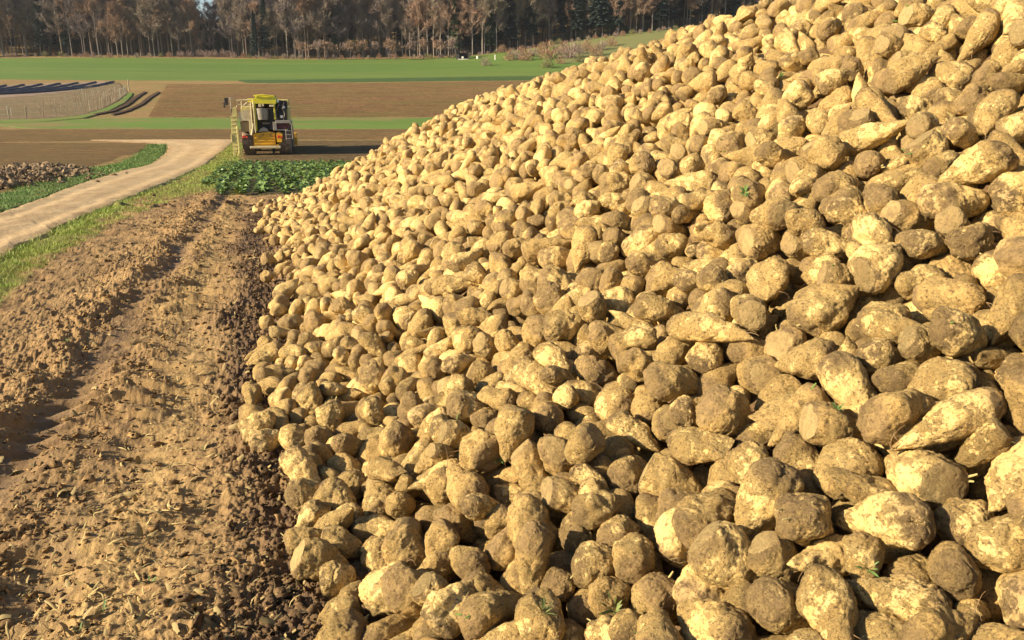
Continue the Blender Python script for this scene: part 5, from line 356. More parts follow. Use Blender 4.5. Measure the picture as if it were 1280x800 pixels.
-25,1,147,18,31,75,-180,1,67,16,5,72,27,0,160,22,67,13,-197,0,51,10,7,14,-206,1,38,13,44,43,-199,0,42,11,31,71,54,2,165,19,57,5,-183,0,57,9,10,25,-126,0,89,11,23,63,37,1,167,22,40,43,-41,0,136,15,38,45,-318,1,-13,17,43,5,10,0,156,13,64,7,-256,0,13,13,47,23,-157,0,72,17,17,65,-267,1,11,23,52,55,-94,0,111,15,17,34,-18,1,147,20,25,4,-201,1,40,19,30,33,-60,0,130,17,55,62,
-226,1,31,18,22,27,-114,0,100,14,22,63,-9,0,153,11,30,65,-201,1,47,10,60,90,-53,0,137,11,17,91,-272,1,2,6,29,25,-237,0,25,16,42,14,-69,1,126,15,58,1,24,0,156,6,58,14,-138,1,85,18,54,74,-169,1,68,18,68,5,-30,0,143,19,38,114,-99,1,103,25,36,25,-38,0,135,18,25,96,-122,0,94,14,27,53,-313,1,-13,16,0,75,-300,0,-7,8,43,43,27,1,165,22,70,92,-187,1,56,22,57,63,-287,1,-1,15,14,114,
-173,1,74,26,22,104,-199,0,44,15,42,94,-295,0,-2,4,51,14,-212,0,44,19,44,4,-234,1,29,5,38,64,-56,0,134,19,54,33,-99,1,110,10,56,22,-224,1,42,19,45,64,-262,0,12,19,45,34,-240,0,19,20,63,95,-88,1,115,14,51,63,-149,0,79,17,25,93,-195,1,57,26,43,72,-204,2,50,24,38,60,-272,1,6,18,30,4,-242,0,30,19,38,64,-300,0,-1,11,15,65,-26,1,146,17,4,2,-319,1,-15,15,37,23,-264,0,11,21,7,61,
-282,0,-1,27,59,22,-158,1,73,17,45,33,-92,0,111,9,26,22,-83,1,122,24,38,85,-61,0,127,14,49,27,-101,1,104,2,42,85,-180,0,65,15,36,14,-251,2,20,16,29,22,-34,0,142,14,9,74,-144,0,81,17,4,86,-132,0,91,22,36,64,-253,2,13,18,41,31,-165,0,71,10,56,32,-204,1,45,15,46,44,14,0,156,10,45,53,-315,0,-13,5,65,54,-229,1,36,11,15,44,-11,1,157,33,10,85,-59,1,135,8,34,25,-272,0,2,9,43,102,
-48,0,137,18,17,14,-245,0,24,13,36,13,-151,1,78,13,45,34,-290,0,3,12,33,54,-197,0,53,18,59,55,-172,0,73,17,12,16,-19,2,150,15,43,15,76,0,159,13,47,14,3,1,157,14,36,22,-264,0,13,31,34,92,-131,0,93,25,26,63,-85,0,120,20,58,93,-279,2,8,18,31,74,-208,0,46,22,10,5,-156,0,81,22,35,92,-220,2,45,17,22,5,-243,0,31,12,55,4,-340,1,-17,13,56,52,20,0,155,12,43,45,-102,0,105,4,7,4,
-264,1,17,23,23,62,-231,2,37,8,17,35,-247,0,22,10,49,33,-27,0,145,20,15,66,-57,0,135,23,40,63,-39,1,142,31,57,54,-174,0,68,16,41,36,-348,1,-18,17,12,73,-65,1,125,17,40,25,-202,0,51,16,27,92,-292,1,-5,15,33,35,-115,0,107,20,43,15,-121,0,92,10,37,52,-106,0,114,17,10,24,-252,1,24,16,8,44,-196,2,57,13,61,64,-275,0,4,6,47,74,-90,1,116,10,41,2,-303,0,-9,7,49,33,49,0,160,11,14,45,
-48,1,140,8,5,45,-82,0,118,13,41,31,-140,0,81,21,39,44,-120,0,98,14,68,2,-176,1,65,14,35,15,-64,0,133,8,67,34,-218,1,41,15,23,15,-271,2,12,21,15,115,-138,0,88,11,48,13,-303,1,-4,7,42,63,-129,0,96,19,35,32,-250,0,32,16,14,64,-88,1,120,32,4,83,-30,1,148,17,6,14,-146,0,86,16,37,103,-193,0,60,3,2,65,-319,1,-9,18,61,33,-65,0,126,11,25,5,-103,0,116,11,63,74,-46,1,140,13,34,62,
-286,0,6,21,0,32,-235,1,42,29,51,5,-293,0,-1,12,51,5,-171,0,73,22,46,25,-119,1,101,16,42,12,-278,1,15,23,35,64,-322,0,-16,17,22,75,-313,2,-4,13,54,5,-62,1,137,19,0,16,-211,0,49,13,35,15,-198,0,55,16,8,56,-113,0,107,10,41,92,-89,2,123,13,3,113,-224,1,42,9,34,55,-148,0,87,9,46,92,-262,1,14,12,46,35,-240,2,37,18,47,74,-66,0,123,19,35,14,-67,1,132,14,33,4,14,1,156,18,46,15,
-259,0,28,17,21,95,-46,1,142,10,71,96,-155,0,82,12,43,65,-300,0,2,17,41,11,-248,0,34,6,14,43,-172,1,74,14,50,62,-132,0,100,16,47,95,-107,2,115,16,26,23,-63,1,138,16,68,15,-144,1,86,12,14,33,-200,0,53,20,7,34,-137,1,93,17,49,1,-268,0,20,21,50,24,-282,1,12,14,20,12,-79,1,126,19,19,6,-191,1,63,22,33,15,-301,1,2,20,46,43,-175,1,74,18,30,43,-47,0,140,9,29,85,-288,1,8,23,44,3,
-88,0,119,6,50,32,-33,0,146,13,35,66,-165,1,86,17,57,93,-340,0,-18,12,59,55,-137,2,97,13,67,24,-321,2,-12,16,37,6,-96,0,119,12,30,72,-124,0,100,4,53,64,-255,1,29,11,27,13,-335,1,-8,20,58,73,-86,1,127,17,34,14,-309,0,-6,22,40,54,-199,0,60,22,42,3,-204,1,49,11,43,35,-182,1,67,15,39,116,-233,0,40,16,44,15,-296,0,-3,11,24,36,-107,1,107,15,50,66,-270,0,21,15,70,33,-173,0,74,25,28,54,
-24,1,146,9,19,13,-284,1,20,26,38,12,-57,0,138,11,70,26,-153,1,88,20,17,42,-257,2,30,18,31,33,-105,1,115,19,30,14,-330,0,-9,17,30,36,-317,1,-7,8,40,24,-126,1,102,32,16,85,-278,1,19,14,69,36,-180,0,70,16,41,54,-101,2,120,15,62,53,-307,1,3,21,53,16,-67,0,133,12,40,25,-200,0,60,17,38,103,-269,1,31,17,38,73,-284,1,9,19,8,96,-364,1,-20,12,51,84,-115,0,108,23,7,4,-296,1,6,12,44,63,
-240,1,36,8,53,84,-219,0,47,15,33,4,-58,1,138,15,18,44,-160,1,87,20,63,4,-355,0,-22,14,68,11,-86,0,130,12,3,25,-210,2,54,15,45,55,-151,1,92,21,11,83,-169,0,84,19,45,64,-121,1,103,12,18,54,-108,0,114,6,33,5,-179,3,76,12,47,41,-148,0,99,12,64,42,-292,0,9,10,49,64,-246,2,34,10,6,23,-140,0,100,13,2,104,-124,1,111,17,4,101,-316,1,-5,23,17,46,-254,0,29,14,47,2,-226,0,48,17,43,73,
-330,1,-6,16,35,74,-369,1,-20,9,65,5,-171,1,76,5,38,65,-218,0,55,12,53,85,-283,0,18,13,44,94,-235,0,42,19,6,57,-204,0,62,27,41,41,-194,1,61,34,13,6,-65,0,137,16,67,103,-99,1,119,20,7,82,-85,0,127,16,21,62,-312,1,3,10,46,22,-76,0,132,10,28,3,-355,1,-23,13,27,104,-140,0,99,2,11,105,-300,0,7,18,70,37,-257,1,30,12,36,65,-161,0,90,21,35,23,-342,3,-21,14,28,17,-247,0,37,3,11,95,
-333,1,-7,19,45,114,-203,0,63,13,34,36,-192,2,64,2,49,62,-210,1,57,17,60,44,-153,0,92,30,4,20,-324,0,-4,1,18,13,-131,1,106,8,65,11,-184,0,74,14,33,25,-174,1,82,15,15,95,-292,0,15,19,27,56,-305,2,7,16,58,87,-207,4,64,8,20,24,-369,0,-22,10,11,93,-348,0,-12,14,33,64,-335,0,-5,25,36,96,-144,1,98,13,59,15,-123,3,108,13,20,63,-113,0,109,16,8,64,-170,1,89,26,33,53,-187,0,70,15,33,33,
-242,0,43,13,67,47,-158,0,91,11,58,34,-181,0,73,12,45,102,-269,1,24,20,33,15,-219,1,51,14,37,12,-257,1,31,16,50,75,-300,1,11,19,46,62,-327,1,-1,9,39,43,-314,1,1,3,6,64,-193,0,68,25,48,12,-374,2,-23,18,0,95,-168,1,88,25,64,84,-155,0,90,9,30,14,-288,1,14,23,22,107,-185,0,81,15,37,45,-119,3,104,16,28,15,-318,0,-1,17,42,116,-231,1,48,15,66,103,-248,3,32,13,39,35,-168,2,88,10,11,14,
-147,1,95,14,40,63,-279,0,25,15,15,44,-214,0,61,22,67,93,-261,0,28,16,36,42,-99,2,115,13,34,14,-304,1,11,15,70,63,-220,0,51,33,59,66,-257,3,33,16,28,104,-88,1,116,21,19,76,-180,1,83,14,3,56,-333,0,-5,23,35,56,-111,1,108,20,34,2,-238,0,48,24,29,94,-371,1,-24,13,47,23,-252,0,39,20,28,52,-227,0,53,10,37,4,-357,2,-22,12,50,67,-196,1,71,14,43,26,-266,6,32,17,24,3,-152,0,90,21,36,36,
-323,0,2,14,13,95,-258,0,37,24,57,12,-388,2,-26,18,32,3,-238,0,52,9,38,63,-311,1,3,10,26,115,-280,1,20,7,48,44,-146,3,97,7,48,6,-296,0,13,17,71,17,-242,2,47,20,44,35,-397,0,-29,19,17,30,-255,2,41,11,17,64,-361,1,-18,6,47,93,-307,4,12,21,45,13,-324,1,6,17,63,73,-285,0,18,14,36,35,-204,0,63,13,50,33,-260,3,36,21,46,64,-381,2,-28,15,28,92,-365,2,-18,18,40,6,-263,2,41,15,10,63,
-317,0,7,21,53,73,-206,0,66,16,29,24,-219,4,59,15,64,44,-375,1,-26,13,20,5,-337,1,-5,22,26,12,-309,0,13,17,48,3,-299,0,10,15,21,103,-354,3,-20,14,47,43,-269,1,31,6,50,93,-215,3,64,20,16,93,-345,1,-9,19,10,2,-388,2,-29,15,17,91,-337,2,-3,18,22,44,-222,1,54,13,5,14,-301,1,12,17,37,5,-293,0,18,16,43,11,-357,1,-14,9,47,44,-231,5,54,16,6,16,-373,3,-18,17,53,64,-242,3,46,22,4,65,
-318,0,0,15,31,103,-403,2,-29,14,12,4,-235,4,53,15,13,34,-393,3,-30,14,60,107,-323,1,1,18,34,45,-248,2,46,8,8,25,-387,3,-25,1,22,61,-354,0,-10,19,38,74,-307,0,9,18,38,3,-284,3,19,15,39,104,-271,0,29,15,48,96,-380,1,-21,11,21,93,-323,3,-2,17,27,14,-410,4,-32,18,29,53,-305,1,11,32,45,1,-345,3,-6,16,25,14,-393,0,-30,18,33,63,-289,1,22,17,41,33,-368,0,-18,9,47,24,-302,3,13,18,24,14,
-322,1,5,7,45,66,-272,3,27,14,12,104,-371,4,-15,20,46,13,-312,2,8,18,48,63,-328,4,2,18,66,5,-301,2,13,15,27,93,-329,4,9,16,27,13,-295,2,18,2,28,2,-399,2,-30,12,3,66,-386,4,-21,22,23,46,-441,16,-34,15,47,116,-310,4,4,35,8,3,-406,1,-27,18,23,65,-354,0,-9,13,18,42,-372,3,-20,20,70,14,-361,1,-14,16,21,36,-418,2,-35,14,58,102,-428,5,-35,19,28,114,-422,11,-35,17,52,3,-382,3,-25,11,6,13,
-434,24,-36,15,62,4,-397,6,-30,9,70,32,-413,0,-35,15,45,5,-458,6,-37,16,61,54,0,0,0,0,0,-1,
)
EXPO = 1.12
HAZE = 0.0001
import bpy, zlib, base64, random
from mathutils import Quaternion, Vector, Matrix
sc = bpy.context.scene; COL = sc.collection
rng = np.random.RandomState(21); random.seed(4)
# ---------------------------------------------------------------- helpers ----
def mesh_np(name, verts, facesets, mats=(), smooth=True, attrs=None, mat_idx=None):
    """mesh from numpy arrays; facesets: list of (n,k) int arrays"""
    me = bpy.data.meshes.new(name); verts = np.asarray(verts, np.float32)
    me.vertices.add(len(verts)); me.vertices.foreach_set('co', verts.ravel())
    loops = np.concatenate([np.asarray(f, np.int32).ravel() for f in facesets])
    tot = np.concatenate([np.full(len(f), np.asarray(f).shape[1], np.int32) for f in facesets])
    st = np.concatenate([[0], np.cumsum(tot)[:-1]]).astype(np.int32)
    me.loops.add(len(loops)); me.loops.foreach_set('vertex_index', loops)
    me.polygons.add(len(tot)); me.polygons.foreach_set('loop_start', st); me.polygons.foreach_set('loop_total', tot)
    if mat_idx is not None: me.polygons.foreach_set('material_index', np.asarray(mat_idx, np.int32))
    for m in mats: me.materials.append(m)
    me.update(calc_edges=True)
    me.polygons.foreach_set('use_smooth', np.full(len(tot), smooth))
    for k, a in (attrs or {}).items():
        a = np.asarray(a, np.float32)
        if a.ndim == 1: at = me.attributes.new(k, 'FLOAT', 'POINT'); at.data.foreach_set('value', a)
        else: at = me.attributes.new(k, 'FLOAT_VECTOR', 'POINT'); at.data.foreach_set('vector', a.ravel())
    return me
def link(name, me, parent=None, loc=None):
    o = bpy.data.objects.new(name, me); COL.objects.link(o)
    if parent: o.parent = parent
    if loc is not None: o.location = loc
    return o
def tag(o, label=None, cat=None, group=None, kind=None):
    if label: o['label'] = label
    if cat: o['category'] = cat
    if group: o['group'] = group
    if kind: o['kind'] = kind
    return o
def empty(name, loc, rz=0):
    o = bpy.data.objects.new(name, None); COL.objects.link(o); o.location = loc; o.rotation_euler = (0, 0, rz); o.empty_display_size = .1
    return o
class MB:
    """collects simple solids into one mesh"""
    def __init__(s): s.v = []; s.f = []
    def add(s, v, f):
        b = len(s.v); s.v += [tuple(map(float, p)) for p in v]; s.f += [tuple(b+i for i in q) for q in f]
    def box(s, x0, x1, y0, y1, z0, z1, bev=.012):
        b = min(bev, (x1-x0)*.3, (y1-y0)*.3, (z1-z0)*.3)
        vs = []
        for z, i in ((z0, b), (z0+b, 0), (z1-b, 0), (z1, b)):
            for x, y in ((x0+i, y0+b), (x0+b, y0+i), (x1-b, y0+i), (x1-i, y0+b), (x1-i, y1-b), (x1-b, y1-i), (x0+b, y1-i), (x0+i, y1-b)):
                vs.append((x, y, z))
        fs = [tuple(range(7, -1, -1)), tuple(range(24, 32))]
        for r in range(3):
            for j in range(8): fs.append((r*8+j, r*8+(j+1) % 8, r*8+8+(j+1) % 8, r*8+8+j))
        s.add(vs, fs)
    def tube(s, pts, r, n=8, r1=None):
        pts = [Vector(p) for p in pts]; m = len(pts); vs = []
        for i, p in enumerate(pts):
            d = (pts[min(i+1, m-1)]-pts[max(i-1, 0)]).normalized()
            a = d.cross(Vector((0, 0, 1)) if abs(d.z) < .9 else Vector((1, 0, 0))).normalized(); b = d.cross(a)
            rr = r if r1 is None else r+(r1-r)*i/(m-1)
            for j in range(n):
                t = 2*math.pi*j/n; vs.append(p+a*(rr*math.cos(t))+b*(rr*math.sin(t)))
        fs = [(i*n+j, i*n+(j+1) % n, (i+1)*n+(j+1) % n, (i+1)*n+j) for i in range(m-1) for j in range(n)]
        fs += [tuple(range(n-1, -1, -1)), tuple(range((m-1)*n, m*n))]
        s.add(vs, fs)
    def lathe(s, prof, axis='z', o=(0, 0, 0), n=24):
        vs = []
        for r, h in prof:
            for j in range(n):
                t = 2*math.pi*j/n; c, q = r*math.cos(t), r*math.sin(t)
                vs.append({'z': (o[0]+c, o[1]+q, o[2]+h), 'x': (o[0]+h, o[1]+c, o[2]+q), 'y': (o[0]+q, o[1]+h, o[2]+c)}[axis])
        m = len(prof)
        fs = [(i*n+j, i*n+(j+1) % n, (i+1)*n+(j+1) % n, (i+1)*n+j) for i in range(m-1) for j in range(n)]
        fs += [tuple(range(n-1, -1, -1)), tuple(range((m-1)*n, m*n))]
        s.add(vs, fs)
    def prism(s, poly, y0, y1):
        """xz outline extruded along y"""
        n = len(poly); s.add([(x, y0, z) for x, z in poly]+[(x, y1, z) for x, z in poly],
              [tuple(range(n)), tuple(range(2*n-1, n-1, -1))]+[(i, i+n, (i+1) % n+n, (i+1) % n) for i in range(n)])
    def build(s, name, mat, parent=None, smooth=False):
        me = bpy.data.meshes.new(name); me.from_pydata(s.v, [], s.f); me.materials.append(mat)
        me.validate(); me.update()
        if smooth: me.polygons.foreach_set('use_smooth', np.full(len(me.polygons), True))
        return link(name, me, parent)
# -------------------------------------------------------------- materials ----
class NT:
    def __init__(s, name, rough=.9, spec=.3):
        s.m = bpy.data.materials.new(name); s.m.use_nodes = True; s.t = s.m.node_tree; s.b = s.t.nodes['Principled BSDF']
        s.b.inputs['Roughness'].default_value = rough; s.b.inputs['Specular IOR Level'].default_value = spec
        s.n = s.t.nodes; s.l = s.t.links
    def geo(s): return s.n.new('ShaderNodeNewGeometry').outputs['Position']
    def obj(s): return s.n.new('ShaderNodeTexCoord').outputs['Object']
    def attr(s, name, out='Fac', typ='GEOMETRY'):
        a = s.n.new('ShaderNodeAttribute'); a.attribute_type = typ; a.attribute_name = name; return a.outputs[out]
    def rand(s): return s.n.new('ShaderNodeObjectInfo').outputs['Random']
    def put(s, sock, v):
        if hasattr(v, 'links'): s.l.new(v, sock)
        else: sock.default_value = v
    def math(s, op, a, b=0., c=0., clamp=False):
        m = s.n.new('ShaderNodeMath'); m.operation = op; m.use_clamp = clamp
        for i, v in enumerate((a, b, c)): s.put(m.inputs[i], v)
        return m.outputs[0]
    def vmath(s, op, a, b):
        m = s.n.new('ShaderNodeVectorMath'); m.operation = op; s.put(m.inputs[0], a); s.put(m.inputs[1], b); return m.outputs[0]
    def noise(s, vec, scale, det=4, rough=.6, dist=0., out='Fac'):
        n = s.n.new('ShaderNodeTexNoise'); s.put(n.inputs['Vector'], vec); n.inputs['Scale'].default_value = scale
        n.inputs['Detail'].default_value = det; n.inputs['Roughness'].default_value = rough; n.inputs['Distortion'].default_value = dist
        return n.outputs[out]
    def voro(s, vec, scale, out='Distance', feature='F1'):
        n = s.n.new('ShaderNodeTexVoronoi'); n.feature = feature; s.put(n.inputs['Vector'], vec); n.inputs['Scale'].default_value = scale
        return n.outputs[out]
    def ramp(s, fac, stops, interp='LINEAR'):
        r = s.n.new('ShaderNodeValToRGB'); r.color_ramp.interpolation = interp; e = r.color_ramp.elements
        while len(e) < len(stops): e.new(.5)
        for i, (p, c) in enumerate(stops):
            e[i].position = p; e[i].color = (*c, 1) if hasattr(c, '__len__') else (c, c, c, 1)
        s.l.new(fac, r.inputs[0]); return r.outputs[0]
    def mix(s, f, a, b, mode='MIX'):
        m = s.n.new('ShaderNodeMix'); m.data_type = 'RGBA'; m.blend_type = mode
        s.put(m.inputs[0], f)
        for i, v in ((6, a), (7, b)): s.put(m.inputs[i], (*v, 1) if isinstance(v, tuple) and len(v) == 3 else v)
        return m.outputs[2]
    def mapping(s, vec, scale):
        m = s.n.new('ShaderNodeMapping'); s.l.new(vec, m.inputs[0]); m.inputs['Scale'].default_value = scale; return m.outputs[0]
    def bump(s, h, dist, strength=1.):
        b = s.n.new('ShaderNodeBump'); s.l.new(h, b.inputs['Height']); b.inputs['Distance'].default_value = dist; b.inputs['Strength'].default_value = strength
        if s.b.inputs['Normal'].links: s.l.new(s.b.inputs['Normal'].links[0].from_socket, b.inputs['Normal'])
        s.l.new(b.outputs[0], s.b.inputs['Normal'])
    def col(s, c): s.put(s.b.inputs['Base Color'], (*c, 1) if isinstance(c, tuple) else c); return s
def flat(name, c, rough=.6, metal=0., var=.25, scale=6., dirt=None, spec=.4):
    """a worn paint or plastic: colour with blotches and a little dirt"""
    m = NT(name, rough, spec); m.b.inputs['Metallic'].default_value = metal; p = m.obj()
    base = m.mix(m.noise(p, scale, 5), tuple(x*(1-var) for x in c), tuple(min(1, x*(1+var)) for x in c))
    if dirt: base = m.mix(m.ramp(m.noise(p, scale*.6, 6, .7), [(.45, 0.), (.68, .75)]), base, dirt)
    m.col(base); m.put(m.b.inputs['Roughness'], m.ramp(m.noise(p, scale*2, 4), [(.3, rough*.8), (.7, min(1, rough*1.2))]))
    return m.m
# world, sun, camera ----------------------------------------------------------
SUN_EL, SUN_AZ = math.radians(24), math.radians(199)      # azimuth of the sun: angle from +X, counter-clockwise
w = bpy.data.worlds.new("World"); sc.world = w; w.use_nodes = True
sky = w.node_tree.nodes.new('ShaderNodeTexSky'); sky.sky_type = 'NISHITA'; sky.sun_disc = False
sky.sun_elevation = SUN_EL; sky.sun_rotation = math.pi/2-SUN_AZ; sky.air_density = 1.0; sky.dust_density = .6
w.node_tree.links.new(sky.outputs[0], w.node_tree.nodes['Background'].inputs[0]); w.node_tree.nodes['Background'].inputs[1].default_value = .065
sl = bpy.data.lights.new('sun', 'SUN'); sl.energy = 5.0; sl.angle = math.radians(.55); sl.color = (1., .855, .61)
so = bpy.data.objects.new('sun', sl); COL.objects.link(so)
sd = Vector((math.cos(SUN_AZ)*math.cos(SUN_EL), math.sin(SUN_AZ)*math.cos(SUN_EL), math.sin(SUN_EL)))
so.rotation_euler = sd.to_track_quat('Z', 'Y').to_euler(); so.location = (-20, -10, 30)
cd = bpy.data.cameras.new('camera'); cam = bpy.data.objects.new('camera', cd); COL.objects.link(cam); sc.camera = cam
cd.sensor_width = 36; cd.lens = 36*F/1280; cd.clip_start = .05; cd.clip_end = 9000
cam.location = (0, 0, CAMZ); cam.rotation_euler = (math.pi/2-PITCH, 0, 0)
sc.view_settings.view_transform = 'Standard'; sc.view_settings.look = 'None'; sc.view_settings.exposure = EXPO; sc.view_settings.gamma = 1
sc.view_settings.use_curve_mapping = False
sc.cycles.max_bounces = 5; sc.cycles.diffuse_bounces = 2; sc.cycles.use_denoising = True
# ----------------------------------------------------------------- fields ----
def soil_mat(name, a, b, c, sc1=1., bump=.05, green=None, gfrac=.5, sp=1., stripes=None):
    """ploughed or trodden earth seen from afar: three earth tones, clods in bump, optional weeds"""
    m = NT(name, .95, .15); p = m.geo()
    n1 = m.noise(p, .12*sc1, 5, .65); n2 = m.noise(p, 2.2*sp, 6, .75); n3 = m.noise(p, 7*sp, 3, .7)
    base = m.mix(m.ramp(n1, [(.38, 0.), (.62, 1.)]), a, b)
    base = m.mix(m.ramp(n2, [(.42, 0.), (.6, 1.)]), base, c); base = m.mix(m.ramp(m.noise(m.mapping(p, (.35, 1, 1)), .9, 5, .8), [(.46, 0.), (.56, .8)]), base, c)
    if green:
        g = m.math('MULTIPLY', m.ramp(m.noise(m.mapping(p, (.5, 1.6, 1)), .35*sc1, 5, .7), [(gfrac-.08, 0.), (gfrac+.12, 1.)]), m.ramp(n3, [(.4, .1), (.6, .95)]))
        base = m.mix(g, base, green)
    if stripes:
        s_ = m.n.new('ShaderNodeTexWave'); s_.inputs['Scale'].default_value = stripes; s_.inputs['Distortion'].default_value = 1.5; s_.inputs['Detail'].default_value = 2
        m.l.new(m.mapping(p, (.954, .3, 0)), s_.inputs['Vector']); base = m.mix(m.math('MULTIPLY', s_.outputs['Fac'], .45), base, c)
        m.bump(s_.outputs['Fac'], bump*1.2, .6)
    m.col(base); m.bump(n2, bump*5, 1.); m.bump(n3, bump*1.5, 1.)
    return m.m
def grass_mat(name, a, b, c, s1=.03, s2=1.5, soil=None, aniso=(1, 1, 1)):
    m = NT(name, .85, .2); p = m.mapping(m.geo(), aniso)
    base = m.mix(m.ramp(m.noise(p, s1, 5, .6), [(.35, 0.), (.65, 1.)]), a, b)
    base = m.mix(m.ramp(m.noise(p, s2, 5, .8), [(.4, 0.), (.7, .8)]), base, c)
    if soil: base = m.mix(m.ramp(m.noise(p, s1*5, 6, .7), [(.5, 0.), (.62, .85)]), base, soil)
    m.col(base); m.bump(m.noise(p, 3, 5, .8), .12, 1.); return m.m
M = {}
M['ground'] = soil_mat('earth', (.36, .22, .095), (.42, .27, .115), (.25, .15, .07), green=(.16, .19, .045), gfrac=.5)
M['brown'] = soil_mat('ploughed_earth', (.42, .235, .10), (.33, .18, .075), (.15, .08, .04), .5, .10, green=(.22, .20, .05), gfrac=.50)
M['brown_weedy'] = soil_mat('stubble_earth', (.40, .245, .095), (.36, .215, .085), (.20, .12, .055), .8, .10, green=(.20, .17, .06), gfrac=.5, stripes=1.1)
M['harvested'] = soil_mat('harvested_earth', (.38, .24, .11), (.32, .20, .10), (.17, .105, .055), 1.5, .12, green=(.14, .16, .05), gfrac=.5, stripes=1.4)
M['meadow'] = grass_mat('meadow_grass', (.10, .175, .028), (.15, .205, .040), (.07, .12, .022), .06, .7, aniso=(.08, 1, 1))
M['meadow_dark'] = grass_mat('rough_grass', (.055, .10, .022), (.075, .12, .028), (.04, .065, .018), .05, 1.2, aniso=(.5, 1, 1))
M['hill'] = grass_mat('hill_grass', (.14, .175, .05), (.20, .19, .07), (.11, .12, .045), .03, .6, aniso=(.3, 1.5, 1))
M['winter'] = grass_mat('winter_wheat', (.10, .19, .024), (.13, .22, .03), (.17, .18, .06), .05, 1.5, soil=(.24, .17, .07), aniso=(.4, 1.2, 1))
M['orchard'] = soil_mat('orchard_floor', (.36, .25, .15), (.30, .21, .12), (.19, .14, .08), 1.2, .08, green=(.15, .19, .06), gfrac=.56)
def grid_faces(nr, nc):
    i = np.arange(nr-1)[:, None]*nc+np.arange(nc-1)[None, :]
    return np.stack([i, i+1, i+nc+1, i+nc], -1).reshape(-1, 4)
def sheet(name, near, far, mat, off, nx=120, ny=24, jit=.0, kind='structure', zadd=None, smooth=True):
    ny = max(ny, 16)
    """strip of terrain between a near and a far edge line (world X,Y), lying OFF above the base ground"""
    def res(pl, t):
        pl = np.array(pl, float); d = np.r_[0, np.cumsum(np.hypot(*np.diff(pl, axis=0).T))]; d /= d[-1]
        return np.stack([np.interp(t, d, pl[:, 0]), np.interp(t, d, pl[:, 1])], -1)
    t = np.linspace(0, 1, nx); A = res(near, t); B = res(far, t)
    if jit:
        n = fbm(np.stack([A[:, 0]*.4, A[:, 1]*.4, A[:, 0]*0], -1), 3)[:, None]; nb = fbm(np.stack([B[:, 0]*.4+9, B[:, 1]*.4, A[:, 0]*0], -1), 3)[:, None]
        d = B-A; d /= np.linalg.norm(d, axis=1)[:, None]; A = A+d*n*jit; B = B+d*nb*jit
    s = np.linspace(0, 1, ny)[:, None, None]; P = A[None]*(1-s)+B[None]*s
    Z = ground_z(P[..., 0], P[..., 1])+off
    Z[0] -= off+.05; Z[-1] -= off+.05; Z[:, 0] -= off+.05; Z[:, -1] -= off+.05          # the rim dips under the base ground: no step
    if zadd is not None: Z = Z+zadd(P[..., 0], P[..., 1])
    me = mesh_np(name, np.concatenate([P, Z[..., None]], -1).reshape(-1, 3), [grid_faces(ny, nx)], [mat], smooth)
    return tag(link(name, me), kind=kind)
# base ground: one sheet to the horizon, stepped finer where the terrain bends
ys = np.unique(np.concatenate([np.linspace(-3000, -60, 8), np.arange(-50, 0, 5), np.arange(0, 20, .5), np.arange(20, 60, 1.), np.arange(60, 130, 2.), np.arange(130, 320, 4.), np.arange(320, 700, 15.), np.linspace(700, 4000, 12)]))
xs = np.unique(np.concatenate([np.linspace(-3500, -420, 9), np.arange(-400, -60, 10.), np.arange(-60, -12, 1.5), np.arange(-12, 12, .5), np.arange(12, 160, 4.), np.arange(160, 420, 10.), np.linspace(440, 3500, 9)]))
X, Y = np.meshgrid(xs, ys); Z = ground_z(X, Y)-.10*(1-sstep(15, 18, Y))*sstep(-8.5, -7.5, X)*(1-sstep(8, 9, X))*sstep(-2, -1, Y)
me = mesh_np('ground', np.stack([X, Y, Z], -1).reshape(-1, 3), [grid_faces(len(ys), len(xs))], [M['ground']])
tag(link('ground', me), kind='structure')
L3 = lambda pts: [(x, y) for x, y in pts]
sheet('meadow', [(-260, 172), (-60, 178), (0, 183), (160, 189)], [(-330, 279), (-60, 272), (60, 282), (220, 305)], M['meadow'], .05, 200, 40, .6)
sheet('meadow_hill', [(12, 222), (60, 226), (220, 232)], [(12, 306), (60, 312), (260, 318)], M['hill'], .09, 120, 30, 1.2)
sheet('rough_grass_strip', [(-54, 170), (0, 172), (150, 178)], [(-60, 181), (0, 188), (160, 197)], M['meadow_dark'], .10, 200, 6, .8)
sheet('ploughed_field', [(-40.5, 91), (0, 91), (80, 92)], [(-70, 168), (0, 172), (150, 176)], M['brown'], .05, 160, 40, .4)
sheet('green_strip', [(-45, 76), (0, 75.5), (60, 76)], [(-60, 88), (-40, 91.5), (0, 91.5), (80, 92)], M['winter'], .07, 160, 8, .5)
sheet('stubble_field', [(-90, 51), (-24.8, 63.5), (0, 63), (40, 63)], [(-90, 84), (-52, 76), (0, 76), (60, 76.5)], M['brown_weedy'], .04, 140, 12, .3)
sheet('harvested_field', [(-14.5, 44), (-4, 44.5), (30, 44.5)], [(-21.2, 63), (0, 63.5), (40, 63.5)], M['harvested'], .05, 140, 20, .25)
sheet('weedy_field', [(-7.6, 6.), (-11.5, 17), (-16.8, 30), (-22.8, 49), (-24.6, 60.5)][::1], [(-60, 6), (-62, 17), (-70, 30), (-80, 49), (-92, 62)], M['brown_weedy'], .03, 160, 60, .15)
to_world = lambda pl: [unproject(*p_) for p_ in pl]
PLOT = [(-60, 153), (0, 151.5), (60, 149.5), (100, 145.5), (128, 138), (148, 128), (161, 117)]
sheet('orchard_field', to_world(PLOT), to_world([(-60, 122), (-20, 121), (20, 119), (60, 115), (100, 110), (130, 106), (150, 104)]), M['orchard'], .10, 100, 40, .3)
sheet('orchard_verge', to_world([(-60, 156), (0, 155), (62, 153), (105, 149), (136, 140), (157, 129), (168, 117)]), to_world(PLOT), M['winter'], .13, 100, 6, .3)
